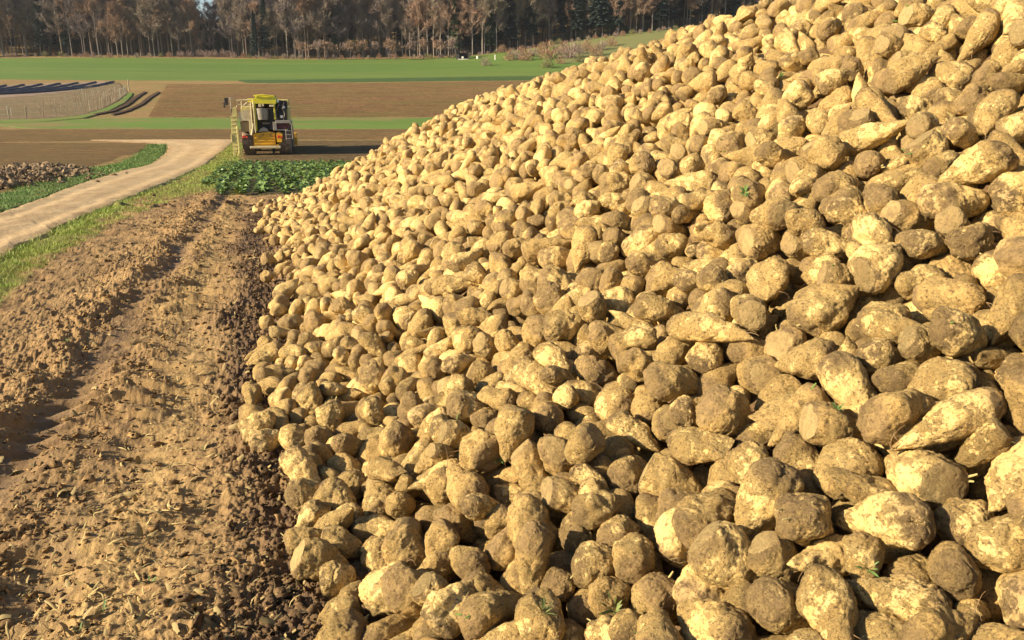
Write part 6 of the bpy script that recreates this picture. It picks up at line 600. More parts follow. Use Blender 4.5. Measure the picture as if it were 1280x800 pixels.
dk = soil_mat('rut_earth', (.13, .075, .04), (.11, .06, .035), (.07, .045, .03), 1, .05)
for dx_ in (0, 17): sheet('wheel_rut', to_world([(118+dx_*1.4, 145), (143+dx_, 140.5), (162+dx_, 132), (173+dx_, 123), (184+dx_, 115.5)]), to_world([(113+dx_*1.4, 144), (139+dx_, 139), (157+dx_, 130.5), (168+dx_, 121.5), (180+dx_, 115)]), dk, .15, 70, 3, .2)
# farm track: pale trodden earth, with two smoother wheel lanes, rising out of the grass
TR = [(-.63, -6.), (-3.8, 4.0), (-4.78, 7.2), (-5.45, 9.25), (-7.3, 14.9), (-9.4, 22.5), (-13.0, 34.), (-16.9, 45.6), (-18.9, 54.), (-20.35, 59.6), (-20.6, 63.4)]
TL = [(-2.2, -6.), (-5.5, 4.0), (-7.1, 9.2), (-8.1, 12.7), (-9.8, 17.), (-13.4, 26.6), (-17.6, 39.), (-21.25, 49.4), (-23.0, 55.), (-25.3, 59.8), (-33., 63.)]
m = NT('track_earth', .92, .2); p = m.geo()
tv = m.n.new('ShaderNodeVectorMath'); tv.operation = 'DOT_PRODUCT'; m.l.new(p, tv.inputs[0]); tv.inputs[1].default_value = (.954, .3, 0)
str_ = m.noise(m.mapping(p, (2.2, .45, 1)), 1.2, 6, .7)
b_ = m.mix(m.ramp(str_, [(.36, 0.), (.62, 1.)]), (.45, .305, .155), (.58, .42, .235))
b_ = m.mix(m.ramp(m.noise(p, 1.3, 6, .75), [(.52, 0.), (.66, .7)]), b_, (.33, .205, .11))
b_ = m.mix(m.ramp(m.attr('edge'), [(.0, .9), (.5, 0.)]), b_, (.27, .17, .085))
b_ = m.mix(m.math('MULTIPLY', m.attr('mid'), m.ramp(m.noise(m.mapping(p, (2.2, .6, 1)), 2.5, 5, .8), [(.4, 0.), (.62, .75)])), b_, (.30, .19, .095))
b_ = m.mix(m.ramp(m.noise(p, 14, 4, .7), [(.56, 0.), (.7, .55)]), b_, (.24, .15, .09))
m.col(b_); m.bump(m.noise(p, 9, 6, .7), .025, 1.); m.bump(m.noise(p, 40, 3, .7), .006, 1.)
tt = np.r_[np.linspace(0, .35, 260), np.linspace(.35, 1, 200)[1:]]
def polyres(pl, t):
    pl = np.array(pl, float); d = np.linspace(0, 1, len(pl)); return np.stack([np.interp(t, d, pl[:, 0]), np.interp(t, d, pl[:, 1])], -1)
def smooth_(a):
    k_ = np.ones(41)/41; return np.stack([np.convolve(np.r_[a[0, c]-(a[1, c]-a[0, c])*np.arange(20, 0, -1), a[:, c], a[-1, c]+(a[-1, c]-a[-2, c])*np.arange(1, 21)], k_, 'valid') for c in (0, 1)], -1)
A = smooth_(polyres(TR, tt)); B = smooth_(polyres(TL, tt)); NC = 60; s = np.linspace(0, 1, NC)
A[:, 0] += .09*fbm(np.stack([A[:, 1]*1.1, A[:, 0]*0, A[:, 0]*0], -1), 3)*np.minimum(1, A[:, 1]/10); B[:, 0] += .12*fbm(np.stack([B[:, 1]*.9, B[:, 0]*0+5, B[:, 0]*0], -1), 3)
P = A[:, None]*(1-s[None, :, None])+B[:, None]*s[None, :, None]
ed = np.minimum(s, 1-s)[None]*2*np.ones((len(tt), 1)); ed = ed*2.2+.25*fbm(np.stack([P[..., 0]*1.4, P[..., 1]*.7, P[..., 0]*0], -1), 3)
rel = .03*np.minimum(s*8, 1)[None]*np.minimum((1-s)*8, 1)[None]-.02*np.exp(-((s-.26)/.09)**2)[None]-.02*np.exp(-((s-.72)/.09)**2)[None]+.007*fbm(np.stack([P[..., 0]*2.5, P[..., 1]*1.6, P[..., 0]*0], -1), 4)
Z = ground_z(P[..., 0], P[..., 1])+.030+rel
for c_i in (0, 1, -1, -2): Z[:, c_i] -= (.07 if c_i in (0, -1) else .03)
me = mesh_np('farm_track', np.concatenate([P, Z[..., None]], -1).reshape(-1, 3), [grid_faces(len(tt), NC)], [m.m], True, {'edge': ed.reshape(-1), 'mid': (np.exp(-((s-.49)/.10)**2)+.6*np.exp(-((s-.13)/.07)**2)+.9*np.exp(-((s-.9)/.07)**2))[None].repeat(len(tt), 0).reshape(-1)})
tag(link('farm_track', me), kind='structure')
# near soil -------------------------------------------------------------------
YR = [1.0]
while YR[-1] < 18: YR.append(YR[-1]+min(.045, max(.006, .0021*YR[-1]*math.sqrt(1+(1.5/YR[-1])**2)*YR[-1]/1.5*.62)))
YR = np.array(YR[:]); 
YR = np.r_[np.linspace(-1.5, .97, 40), YR]
U = np.r_[np.linspace(-3.5, -1.42, 60), np.linspace(-1.4, .35, 860), np.linspace(.37, 3.2, 60)]
Yg = YR[:, None]*np.ones((1, len(U))); wd = np.clip((YR+1.2)*.40, .6, 4.2)[:, None]
# columns run parallel to the heap's foot: W is the distance from the foot line
Wg = U[None]*np.ones_like(Yg)*np.where(U[None] < 0, 1.55, 1.0)*np.where(U[None] < 0, .98+.025*np.maximum(Yg, 0), .55+.045*np.maximum(Yg, 0))
Xg = (Wg/.954+.03-.314*Yg)
def soil_masks(X, Y):
    W = across(X, Y); q = np.stack([X, Y, X*0], -1)
    wob = .16*fbm(q*.8, 3)
    rutc = np.interp(Y, [1, 3, 3.6, 4.6, 5.8, 7.5, 10.5, 15], [-1.3, -1.14, -1.09, -.98, -.92, -.87, -.80, -.7])
    rut = np.exp(-((W-rutc+wob*.4)/.10)**2)                        # the deep wheel rut
    rut2 = np.exp(-((W-rutc-.45+wob*.5)/.16)**2)                    # the second, shallow one
    crumb = sstep(-.42, -.17, W+wob+.07*np.sin(Y*1.7))*(1-sstep(12, 15, Y))*(1-.5*sstep(-.02, .2, W)) # loose dark crumbs along the heap
    ver = sstep(-2.0, -2.3, W+wob*1.3+np.interp(Y, [2, 7, 12, 16, 20], [.1, .1, .0, -.25, -.6])*-1)   # grass verge
    straw = np.exp(-((W+.56+wob)/.17)**2)
    return W, wob, rutc, rut, rut2, crumb, ver, straw
def ridged(q, o=4):
    a = 1.; s_ = 0
    for _ in range(o): s_ = s_+a*(1-2*np.abs(noise3(q))); q = q*2.15+9.1; a *= .52
    return s_
def soil_relief(X, Y):
    W, wob, rutc, rut, rut2, crumb, ver, straw = soil_masks(X, Y); q = np.stack([X, Y, X*0], -1)
    rough = np.clip(.50+.55*np.exp(-((W-rutc+.28)/.2)**2)+.25*crumb+.35*fbm(q*1.1+3, 2)-.25*rut-.2*rut2, .12, 1.6)*(1-.6*ver)
    n1 = fbm(q*2.3, 3); n2 = ridged(q*8.5+2); n3 = fbm(q*31., 3)*(.25+.75*sstep(11, 5, Y)); n4 = fbm(q*95., 2)*sstep(7, 3, Y)
    lumps = np.maximum(0, fbm(q*15+11, 2)-.12)*(.4+.6*sstep(13, 6, Y))
    # tyre lugs pressed across the lane
    al = along(X, Y); lane = np.exp(-((W-rutc-.22)/.42)**4)
    lug = sstep(.25, .75, .5+.5*np.sin((al+.35*np.abs(W-rutc-.30)+wob*.5)*2*np.pi/.19))*lane*sstep(-.25, .15, fbm(q*.9+8, 2)+.22)
    z = .030*n1+rough*(.016*n2+.011*n3+.024*lumps+.004*n4)+.012*np.clip(fbm(np.stack([X*4+Y*1.2, Y*9-X*2.8, X*0+5], -1), 2), -1, 1)*(1-ver)-.05*rut*(.6+1.2*n1)*sstep(-.5, .1, fbm(q*.55+30, 2)+.05)-.02*rut2+.022*np.exp(-((W-rutc+.24)/.14)**2)*(1+.9*n1)+.030*lug*(.7+.8*n1)+.02*ver
    z = z+.012*crumb*(n3*1.1+.4)-.02*np.exp(-((W+.02)/.12)**2)
    # the ploughed lip across the headland, before the standing leaves
    lip = np.exp(-((Y-14.3-.10*(X+5)+.25*n1)/.16)**2)
    z = z+.05*lip*(1+n1)
    return z, dict(W=W, rut=rut, rut2=rut2, crumb=crumb, ver=ver, straw=straw, n1=n1, lug=lug, lip=lip, lump=lumps)
zz, mk_ = soil_relief(Xg, Yg)
fade = sstep(18.0, 16.5, Yg)*sstep(-1.5, -1.0, Yg)*sstep(-3.4, -3.0, U[None]*np.ones_like(Yg))
wf = sstep(-2.6, -2.38, mk_['W'])
Zg = ground_z(Xg, Yg)+zz*wf-.03*(1-fade)-.05*(1-wf)
m = NT('trodden_soil', .92, .25); p = m.geo()
n_a = m.noise(p, 1.3, 6, .7); n_b = m.noise(p, 11, 6, .75); n_c = m.noise(p, 60, 5, .75)
c_ = m.mix(m.ramp(n_a, [(.36, 0.), (.62, 1.)]), (.255, .155, .066), (.37, .235, .10))
c_ = m.mix(m.ramp(n_b, [(.44, 0.), (.62, .85)]), c_, (.30, .18, .08))
c_ = m.mix(m.ramp(n_c, [(.34, .7), (.47, 0.)]), c_, (.16, .09, .045))
c_ = m.mix(m.math('MULTIPLY', m.attr('straw'), m.ramp(m.noise(p, 26, 5, .8), [(.42, .0), (.62, .6)])), c_, (.54, .37, .14))
c_ = m.mix(m.math('MULTIPLY', m.attr('crumb'), .9), c_, (.10, .06, .035))
c_ = m.mix(m.math('MULTIPLY', m.attr('rut'), .55), c_, (.19, .115, .06))
c_ = m.mix(m.math('MULTIPLY', m.attr('ver'), m.ramp(n_b, [(.35, .4), (.6, 1.)])), c_, (.19, .22, .045))
wet = m.math('MULTIPLY', m.attr('wet'), m.ramp(m.noise(p, 7, 4, .6), [(.42, 0.), (.55, 1.)]), clamp=True)
c_ = m.mix(m.math('MULTIPLY', wet, .6), c_, (.12, .08, .05))
m.col(c_); m.put(m.b.inputs['Roughness'], m.ramp(wet, [(0., .93), (1., .38)])); m.bump(n_b, .018, .7); m.bump(n_c, .006, 1.)
q = np.stack([Xg, Yg, Xg*0], -1)
wetm = np.clip(mk_['rut']*.9+mk_['rut2']*.5, 0, 1)*.8*sstep(.0, .5, fbm(q*.7+4, 2)+.25)
me = mesh_np('field_soil', np.stack([Xg, Yg, Zg], -1).reshape(-1, 3), [grid_faces(len(YR), len(U))], [m.m], True,
   {k: mk_[k].reshape(-1) for k in ('rut', 'straw')} | {'crumb': np.clip(mk_['crumb']*sstep(-.75, .35, fbm(q*2.2+60, 3)+.25*mk_['crumb'])+.7*mk_['lip'], 0, 1).reshape(-1)} | {'ver': (mk_['ver']).reshape(-1), 'wet': wetm.reshape(-1)})
tag(link('field_soil', me), kind='structure')
print('soil verts', Xg.size)
# =============================================================== the heap ====
# soil core under the beets
xs = np.arange(-8.5, 10, .10); ys = np.arange(-3.2, 19, .10); X, Y = np.meshgrid(xs, ys)
H = pile_h(X-.21, Y)-.17-.07*(1-np.clip(across(X-.21, Y)/3.5, 0, 1))+.06*np.clip(across(X, Y)/2.4, 0, 1); n = fbm(np.stack([X*5, Y*5, X*0], -1), 3)
Z = ground_z(X, Y)+np.where(H > 0, H+.05*n, -.3)
m = NT('caked_soil', .95, .1); p = m.geo(); m.col(m.mix(m.noise(p, 9, 5, .7), (.10, .06, .033), (.26, .16, .075))); m.bump(m.noise(p, 22, 5, .7), .03, 1.)
q = grid_faces(len(ys), len(xs)); keep = (H.reshape(-1)[q] > -.08).any(1); q = q[keep]
used, inv = np.unique(q, return_inverse=True)
me = mesh_np('heap_soil', np.stack([X, Y, Z], -1).reshape(-1, 3)[used], [inv.reshape(-1, 4)], [m.m])
tag(link('heap_soil', me), kind='structure')

# beet skin: pale yellow-brown root with caked earth, cracks and a darker crown
m = NT('beet_skin', .8, .22)
at = m.attr('rest', 'Vector'); rv = m.math('MULTIPLY', m.rand(), 37.); off = m.n.new('ShaderNodeCombineXYZ'); m.l.new(rv, off.inputs[0]); m.l.new(rv, off.inputs[1])
p = m.vmath('ADD', at, off.outputs[0])
dirt = m.math('ADD', m.attr('dirt'), m.attr('dirt', typ='OBJECT'))
tt_ = m.attr('axis')
n1 = m.noise(p, 9, 6, .72); n2 = m.noise(p, 34, 6, .75); n3 = m.noise(p, 120, 4, .7); big = m.noise(p, 2.2, 2)
skin = m.mix(m.ramp(big, [(.36, 0.), (.64, 1.)]), (.72, .495, .185), (.66, .435, .155))
skin = m.mix(m.ramp(m.noise(m.mapping(p, (1, 1, 3.2)), 12, 5, .7), [(.42, 0.), (.64, .6)]), skin, (.77, .575, .255))
grit = m.noise(p, 58, 6, .85)
soil = m.mix(m.ramp(grit, [(.38, 0.), (.55, 1.)]), (.41, .25, .092), (.66, .435, .16))
th = m.math('ADD', m.math('MULTIPLY', n1, .75), m.math('MULTIPLY', n2, .60))
f = m.math('ADD', th, m.math('MULTIPLY', dirt, .42)); f = m.math('ADD', f, m.math('MULTIPLY', m.math('ABSOLUTE', m.math('SUBTRACT', tt_, .5)), .18))
mask = m.ramp(m.math('MULTIPLY', f, .7), [(.55, 0.), (.68, .75), (.85, 1.)])
c_ = m.mix(mask, skin, soil)
crown = m.math('MULTIPLY', m.ramp(m.math('ADD', tt_, m.math('MULTIPLY', n1, .22)), [(.90, 0.), (1.0, 1.)]), m.ramp(n2, [(.35, .35), (.6, 1.)]))
c_ = m.mix(crown, c_, (.30, .20, .095))
pits = m.ramp(n3, [(.36, .9), (.47, 0.)]); c_ = m.mix(pits, c_, (.20, .12, .055))
wv = m.n.new('ShaderNodeVectorMath'); wv.operation = 'SCALE'; m.l.new(m.noise(p, 18, 4, out='Color'), wv.inputs[0]); wv.inputs['Scale'].default_value = .05
cr = m.voro(m.vmath('ADD', p, wv.outputs[0]), 26, feature='DISTANCE_TO_EDGE')
crk = m.math('MULTIPLY', m.ramp(cr, [(.0, .55), (.05, 0.)]), mask); 
sepr = m.n.new('ShaderNodeSeparateXYZ'); m.l.new(at, sepr.inputs[0])
cutm = m.ramp(m.math('MULTIPLY', tt_, .5), [(.56, 0.), (.66, 1.)]); c_ = m.mix(m.math('MULTIPLY', cutm, m.ramp(n1, [(.38, .7), (.62, .1)])), c_, m.mix(n2, (.77, .575, .255), (.52, .36, .15)))
m.col(c_)
hh = m.math('ADD', m.math('MULTIPLY', n2, .6), m.math('MULTIPLY', mask, .18)); 
m.bump(hh, .014, 1.); m.bump(m.math('MULTIPLY', grit, m.ramp(mask, [(0., .35), (1., 1.)])), .009, 1.)
m.put(m.b.inputs['Roughness'], m.ramp(mask, [(0., .62), (1., .95)])); SKIN = m.m

nb_ = np.array(NEAR_BEETS, float).reshape(-1, 8); fb_ = np.array(FAR_BEETS, float).reshape(-1, 6)
rec = [(*r_[:3]/1000, *np.radians(r_[3:6]), r_[6]/100, r_[7], 0) for r_ in nb_]
tier_, y_, rr_ = 1, -400., np.random.RandomState(3)
for r_ in fb_:
    if r_[5] < 0: tier_ += 1; y_ = -400.; continue
    y_ += r_[1]; rec.append((r_[0]/100, y_/100, r_[2]/100, math.radians(r_[3]*5), math.radians(r_[4]*5), rr_.rand()*6.28, .48+.085*(r_[5] % 10)+rr_.uniform(-.03, .03), r_[5]//10, tier_))
rec = np.array(rec); rec[:, 6] = np.where(rec[:, 6] > .95, .95+(rec[:, 6]-.95)*.4, rec[:, 6]); NB = len(rec); NI = N_IND
bx, by, bz, th_, ph_, sp_, bs = rec[:, :7].T; bk = rec[:, 7].astype(int); bt = rec[:, 8].astype(int)
cz = lambda a: np.stack([np.stack([np.cos(a), -np.sin(a), a*0], -1), np.stack([np.sin(a), np.cos(a), a*0], -1), np.stack([a*0, a*0, a*0+1], -1)], 1)
cy = np.stack([np.stack([np.cos(th_), th_*0, np.sin(th_)], -1), np.stack([th_*0, th_*0+1, th_*0], -1), np.stack([-np.sin(th_), th_*0, np.cos(th_)], -1)], 1)
R_ = cz(ph_) @ cy @ cz(sp_)
bq = [Matrix(R_[i].tolist()).to_quaternion() for i in range(NI)]
def qmat(q):
    w_, x, y, z = q.T
    return np.stack([np.stack([1-2*(y*y+z*z), 2*(x*y-z*w_), 2*(x*z+y*w_)], -1), np.stack([2*(x*y+z*w_), 1-2*(x*x+z*z), 2*(y*z-x*w_)], -1), np.stack([2*(x*z-y*w_), 2*(y*z+x*w_), 1-2*(x*x+y*y)], -1)], 1)
rb = np.random.RandomState(99)
bdirt = np.clip(rb.beta(2.2, 2.6, NB)*.78, 0, 1)      # how much earth still clings to it
# -- the 300 that show largest: things of their own
near_me = {}
def near_mesh(k):
    if k not in near_me:
        v, q, t, ax = beet_shape(k, 66, 80)
        near_me[k] = (mesh_np('sugar_beet', v, [q, t], [SKIN], True, {'rest': v+k*3.1, 'axis': ax}), v, ax)
    return near_me[k]
HAIR = flat('root_fibre', (.30, .19, .09), .9, var=.4, scale=20); STALK = flat('dry_stalk', (.42, .34, .14), .85, var=.4, scale=25); GREEN = flat('sprout_green', (.13, .24, .045), .7, var=.45, scale=40)
def strand(rs, base, d, L, r, nseg, curl, droop):
    pts = [Vector(base)]; d = Vector(d).normalized(); ax = Vector(rs.randn(3)).normalized()
    for i in range(nseg):
        d = (Quaternion(ax, curl*(.6+rs.rand()*.8))@d); d = (d+Vector((0, 0, droop))).normalized(); pts.append(pts[-1]+d*(L/nseg))
    return pts
def features(i):
    s_ = bs[i]; L, Rr = BEETS[bk[i]][0]*s_, BEETS[bk[i]][1]*s_
    ratio = L/(2*Rr); d = bdirt[i]
    size = 'large' if Rr > .060 else 'small' if Rr < .048 else 'medium'
    dt = 'clean pale' if d < .26 else 'mud-caked' if d > .46 else 'partly muddy'
    sh = 'forked' if BEETS[bk[i]][7] else 'long' if ratio > 1.85 else 'stubby round' if ratio < 1.30 else 'tapered'
    return size, dt, sh
px, py, dep = project(bx, by, bz)
def zone(i):
    x, y, v, z = px[i], py[i], float(across(bx[i], by[i])), bz[i]
    row = ['top', 'upper', 'middle', 'lower', 'bottom'][int(np.clip((y-100)//140, 0, 4))]
    if v < .16 and x < 470: return 'at the foot by bare soil, '+['far', 'far', 'middle', 'near', 'nearest'][int(np.clip((y-100)//140, 0, 4))]+' stretch'
    c = int(np.clip((x-340)//188, 0, 4))
    return f'in {row} photo, '+['at far left', 'left of centre', 'at centre', 'right of centre', 'at right edge'][c]
feats = [features(i) for i in range(NI)]; zones = [zone(i) for i in range(NI)]
keys = {}
for i in range(NI): keys.setdefault((feats[i], zones[i]), []).append(i)
ORD = ['leftmost', 'second from left', 'third from left', 'fourth from left', 'fifth from left', 'sixth from left', 'seventh from left', 'eighth from left', 'ninth from left', 'tenth from left', 'eleventh from left', 'twelfth from left']
labels = {}
for (ft, zn), ids in keys.items():
    ids = sorted(ids, key=lambda i: px[i]); nm = f'{ft[0]} {ft[1]} {ft[2]} beet {zn}'
    for j, i in enumerate(ids):
        labels[i] = nm if len(ids) == 1 else f'{nm}, {ORD[j]}' if j < len(ids)-1 else f'{nm}, rightmost'
tmpl = {}
for i in range(NI):
    k = int(bk[i]+12*rb.randint(3)); me_, v_, ax_ = near_mesh(k)
    o = bpy.data.objects.new('sugar_beet', me_); COL.objects.link(o)
    o.rotation_mode = 'QUATERNION'; o.rotation_quaternion = bq[i]; o.location = (bx[i], by[i], bz[i]); o.scale = (bs[i],)*3
    o['dirt'] = float(bdirt[i]); tag(o, labels[i], 'sugar beet', 'sugar beets heaped on the field')
    rs = np.random.RandomState(i)
    if i < 170 and rs.rand() < .5:
        low = np.where(ax_ < .35)[0]
        for _ in range(rs.randint(2, 5)):
            b_ = v_[rs.choice(low)]; mb = MB(); mb.tube(strand(rs, b_*.97, Vector((b_[0], b_[1], -.03)), rs.uniform(.03, .10), 0, 5, .45, 0), .0011, 4, .0004); mb.build('root_hair', HAIR, o)
    if i < 200 and rs.rand() < .28:
        top = np.where((ax_ > .86) & (ax_ < 1.4))[0]; gr = rs.rand() < .2
        for _ in range(rs.randint(1, 4)):
            b_ = v_[rs.choice(top)]; mb = MB(); mb.tube(strand(rs, b_*.96, Vector((b_[0]*.9, b_[1]*.9, .06)), rs.uniform(.012, .032), 0, 3, .25, 0), .0032, 5, .002); mb.build('leaf_stalk', GREEN if gr else STALK, o)
# -- all the others, one mass
V = []; Q = []; T = []; RA = []; AX = []; DI = []; nv = 0
for tier, (nu, nw) in enumerate(((44, 48), (30, 34), (18, 20), (12, 14))):
    for k in range(12):
        ids = np.where((bt == tier) & (bk == k) & (np.arange(NB) >= NI))[0]
        for var in range(3):
            idv = ids[ids % 3 == var]
            if not len(idv): continue
            v, q, t, ax = beet_shape(k+12*var, nu, nw); nn = len(v)
            W_ = np.einsum('nij,vj->nvi', R_[idv], v)*bs[idv][:, None, None]+np.stack([bx[idv], by[idv], bz[idv]], -1)[:, None]
            V.append(W_.reshape(-1, 3)); o_ = nv+np.arange(len(idv))[:, None, None]*nn
            Q.append((q[None]+o_).reshape(-1, 4)); T.append((t[None]+o_).reshape(-1, 3)); nv += len(idv)*nn
            RA.append((v[None]+(idv[:, None, None]*1.37) % 97).reshape(-1, 3)); AX.append(np.tile(ax, len(idv))); DI.append(np.repeat(bdirt[idv], nn))
me = mesh_np('sugar_beets', np.concatenate(V), [np.concatenate(Q), np.concatenate(T)], [SKIN], True, {'rest': np.concatenate(RA), 'axis': np.concatenate(AX), 'dirt': np.concatenate(DI)})
tag(link('sugar_beet_mass', me), 'the smaller looking mass of sugar beets filling the long heap', 'beet heap', None, 'stuff')
print('beets', NB, 'mass verts', nv)
# crumbs of earth lodged between the beets, and loose clods on the soil
def scatter_mesh(pos, size, rs, protos, rot='any'):
    Vs, Fs, n0 = [], [], 0; which = rs.randint(len(protos), size=len(pos))
    for j, (v, f) in enumerate(protos):
        ids = np.where(which == j)[0]
        if not len(ids): continue
        if rot == 'any': q = rs.randn(len(ids), 4)
        else:
            a = rs.rand(len(ids))*6.283; q = np.stack([np.cos(a/2), a*0, a*0, np.sin(a/2)], -1); q[:, 1:3] += rs.randn(len(ids), 2)*rot
        q /= np.linalg.norm(q, axis=1)[:, None]
        s_ = size[ids]; s_ = s_[:, None] if s_.ndim == 1 else s_
        W_ = np.einsum('nij,nvj->nvi', qmat(q), v[None]*s_[:, None, :])+pos[ids][:, None]
        Vs.append(W_.reshape(-1, 3)); Fs.append((f[None]+n0+np.arange(len(ids))[:, None, None]*len(v)).reshape(-1, f.shape[1])); n0 += len(ids)*len(v)
    return np.concatenate(Vs), np.concatenate(Fs)
def clod_protos(n, seed, nu=5, nw=7):
    out = []
    for j in range(n):
        t = (np.arange(nu)+.5)/nu*np.pi; ph = np.arange(nw)/nw*2*np.pi; T_, P_ = np.meshgrid(t, ph, indexing='ij')
        v = np.stack([np.sin(T_)*np.cos(P_), np.sin(T_)*np.sin(P_), np.cos(T_)*.75], -1).reshape(-1, 3)
        v = v*(1+.85*fbm(v*1.7+seed+j*7, 3))[:, None]
        i = np.arange(nu-1)[:, None]*nw; jj = np.arange(nw)[None]; j2 = (jj+1) % nw
        f = np.stack([i+jj, i+nw+jj, i+nw+j2, i+j2], -1).reshape(-1, 4); out.append((v, f))
    return out
m = NT('clod_earth', .95, .12); p = m.geo()
c_ = m.mix(m.ramp(m.noise(p, 3, 5, .7), [(.35, 0.), (.65, 1.)]), (.26, .155, .068), (.44, .28, .115)); c_ = m.mix(m.ramp(m.noise(p, 40, 4, .7), [(.4, .6), (.6, 0.)]), c_, (.12, .07, .04))
m.col(c_); m.bump(m.noise(p, 90, 4, .7), .006, 1.); CLOD = m.m
m = NT('dark_crumb', .95, .15); p = m.geo(); m.col(m.mix(m.ramp(m.noise(p, 30, 4, .7), [(.35, 0.), (.65, 1.)]), (.055, .034, .019), (.20, .125, .062))); m.bump(m.noise(p, 120, 3), .004, 1.); DARK = m.m
cp = clod_protos(7, 3)
def place(n, fn):
    """n random points (X, Y) on the trodden soil kept with probability fn(masks)"""
    Yr = np.exp(rng.uniform(math.log(1.3), math.log(17.5), n*3)); Wr = -rng.rand(n*3)*np.clip(.6+.34*Yr, 1.1, 2.1)*1.12+.12
    Xr = Wr/.954+.03-.314*Yr; z, mk = soil_relief(Xr, Yr); k = rng.rand(n*3) < fn(mk, Yr); return Xr[k][:n], Yr[k][:n], (ground_z(Xr, Yr)+z)[k][:n], {a: b[k][:n] for a, b in mk.items()}
def inpile(X, Y): return pile_h(X, Y) > .05
X, Y, Z, mk = place(6500, lambda k, y: (.75*np.exp(-((k['W']+1.05)/.35)**2)+.20*(k['W'] > -1.5)+.5*k['lip'])*(1-.9*k['rut'])*(1-.7*k['ver']))
s_ = np.clip(rng.lognormal(math.log(.0055), .55, len(X)), .002, .022)*(1+Y*.035)
v, f = scatter_mesh(np.stack([X, Y, Z+s_*.12], -1), np.stack([s_*1.2, s_, s_*.55], -1), rng, cp, .25); tag(link('soil_clods', mesh_np('soil_clods', v, [f], [CLOD])), 'clods of ochre earth strewn over the wheel tracks', 'soil clods', None, 'stuff')
X, Y, Z, mk = place(13000, lambda k, y: np.clip(k['crumb']*1.3, 0, 1)*.95*sstep(-.6, .5, fbm(np.stack([k['W']*2.2, y*2.2, y*0+60], -1), 3))+.02)
s_ = np.clip(rng.lognormal(math.log(.0045), .7, len(X)), .002, .022)*(1+Y*.03)
v, f = scatter_mesh(np.stack([X, Y, Z+s_*.1], -1), np.stack([s_*1.3, s_, s_*.6], -1), rng, cp, .4); tag(link('soil_crumbs', mesh_np('soil_crumbs', v, [f], [DARK])), 'dark crumbled soil and beet trash along the foot of the heap', 'soil crumbs', None, 'stuff')
# straw, leaf stalks and torn leaf shreds: bent strips
def strip_protos(n, seed, nseg=4, wid=.06, bend=.5):
    rs = np.random.RandomState(seed); out = []
    for j in range(n):
        x = np.linspace(-.5, .5, nseg+1); b = rs.randn()*bend; c = rs.randn()*bend*.5; yy = b*x*x+c*x**3*2; zz_ = -abs(rs.randn())*bend*.5*x*x+.05
        w_ = wid*(1-.6*np.abs(x)*2*.8); v = np.concatenate([np.stack([x, yy-w_, zz_], -1), np.stack([x, yy, zz_+w_*.6], -1), np.stack([x, yy+w_, zz_], -1)])
        n1_ = nseg+1; i = np.arange(nseg); f = np.concatenate([np.stack([i, i+1, i+n1_+1, i+n1_], -1), np.stack([i+n1_, i+n1_+1, i+2*n1_+1, i+2*n1_], -1)]); out.append((v, f))
    return out
STRAW = flat('straw', (.50, .37, .15), .8, var=.4, scale=14); SHRED = flat('withered_leaf', (.30, .22, .09), .8, var=.5, scale=14)
X, Y, Z, mk = place(2600, lambda k, y: .8*k['straw']+.22*(k['W'] > -1.7)*(1-.6*k['crumb']))
L_ = np.clip(rng.lognormal(math.log(.026), .5, len(X)), .01, .10)
v, f = scatter_mesh(np.stack([X, Y, Z+.005], -1), L_, rng, strip_protos(8, 5), .22); tag(link('straw_litter', mesh_np('straw_litter', v, [f], [STRAW])), 'straw and dry stalk bits littering the trodden lane', 'straw', None, 'stuff')
X, Y, Z, mk = place(2000, lambda k, y: .25*(k['W'] > -1.7)+.3*k['crumb'])
L_ = np.clip(rng.lognormal(math.log(.026), .45, len(X)), .01, .07)
v, f = scatter_mesh(np.stack([X, Y, Z+.006], -1), L_, rng, strip_protos(8, 9, 4, .2, .7), .4); tag(link('leaf_litter', mesh_np('leaf_litter', v, [f], [SHRED])), 'withered beet leaf shreds lying on the soil', 'leaf litter', None, 'stuff')
# grass: bent blades as tapered strips standing up
def blade_protos(n, seed, wid=.045):
    rs = np.random.RandomState(seed); out = []
    for j in range(n):
        t = np.array([0, .4, .75, 1.]); lean = rs.uniform(.1, .7); x = lean*t**1.8; z = t*(1-.35*lean); w_ = wid*np.array([.8, 1, .7, .08])
        v = np.concatenate([np.stack([x, -w_, z], -1), np.stack([x, w_, z], -1)]); i = np.arange(3); out.append((v, np.stack([i, i+1, i+5, i+4], -1)))
    return out
def grass_mat2(name, a, b):
    m = NT(name, .6, .3); p = m.geo(); m.col(m.mix(m.ramp(m.noise(p, 1.4, 4, .7), [(.38, 0.), (.62, 1.)]), a, b)); m.b.inputs['Transmission Weight'].default_value = 0
    return m.m
GR1 = grass_mat2('verge_grass', (.22, .31, .04), (.32, .36, .07)); GR2 = grass_mat2('green_grass', (.085, .17, .028), (.15, .23, .04))
bp = blade_protos(8, 3)
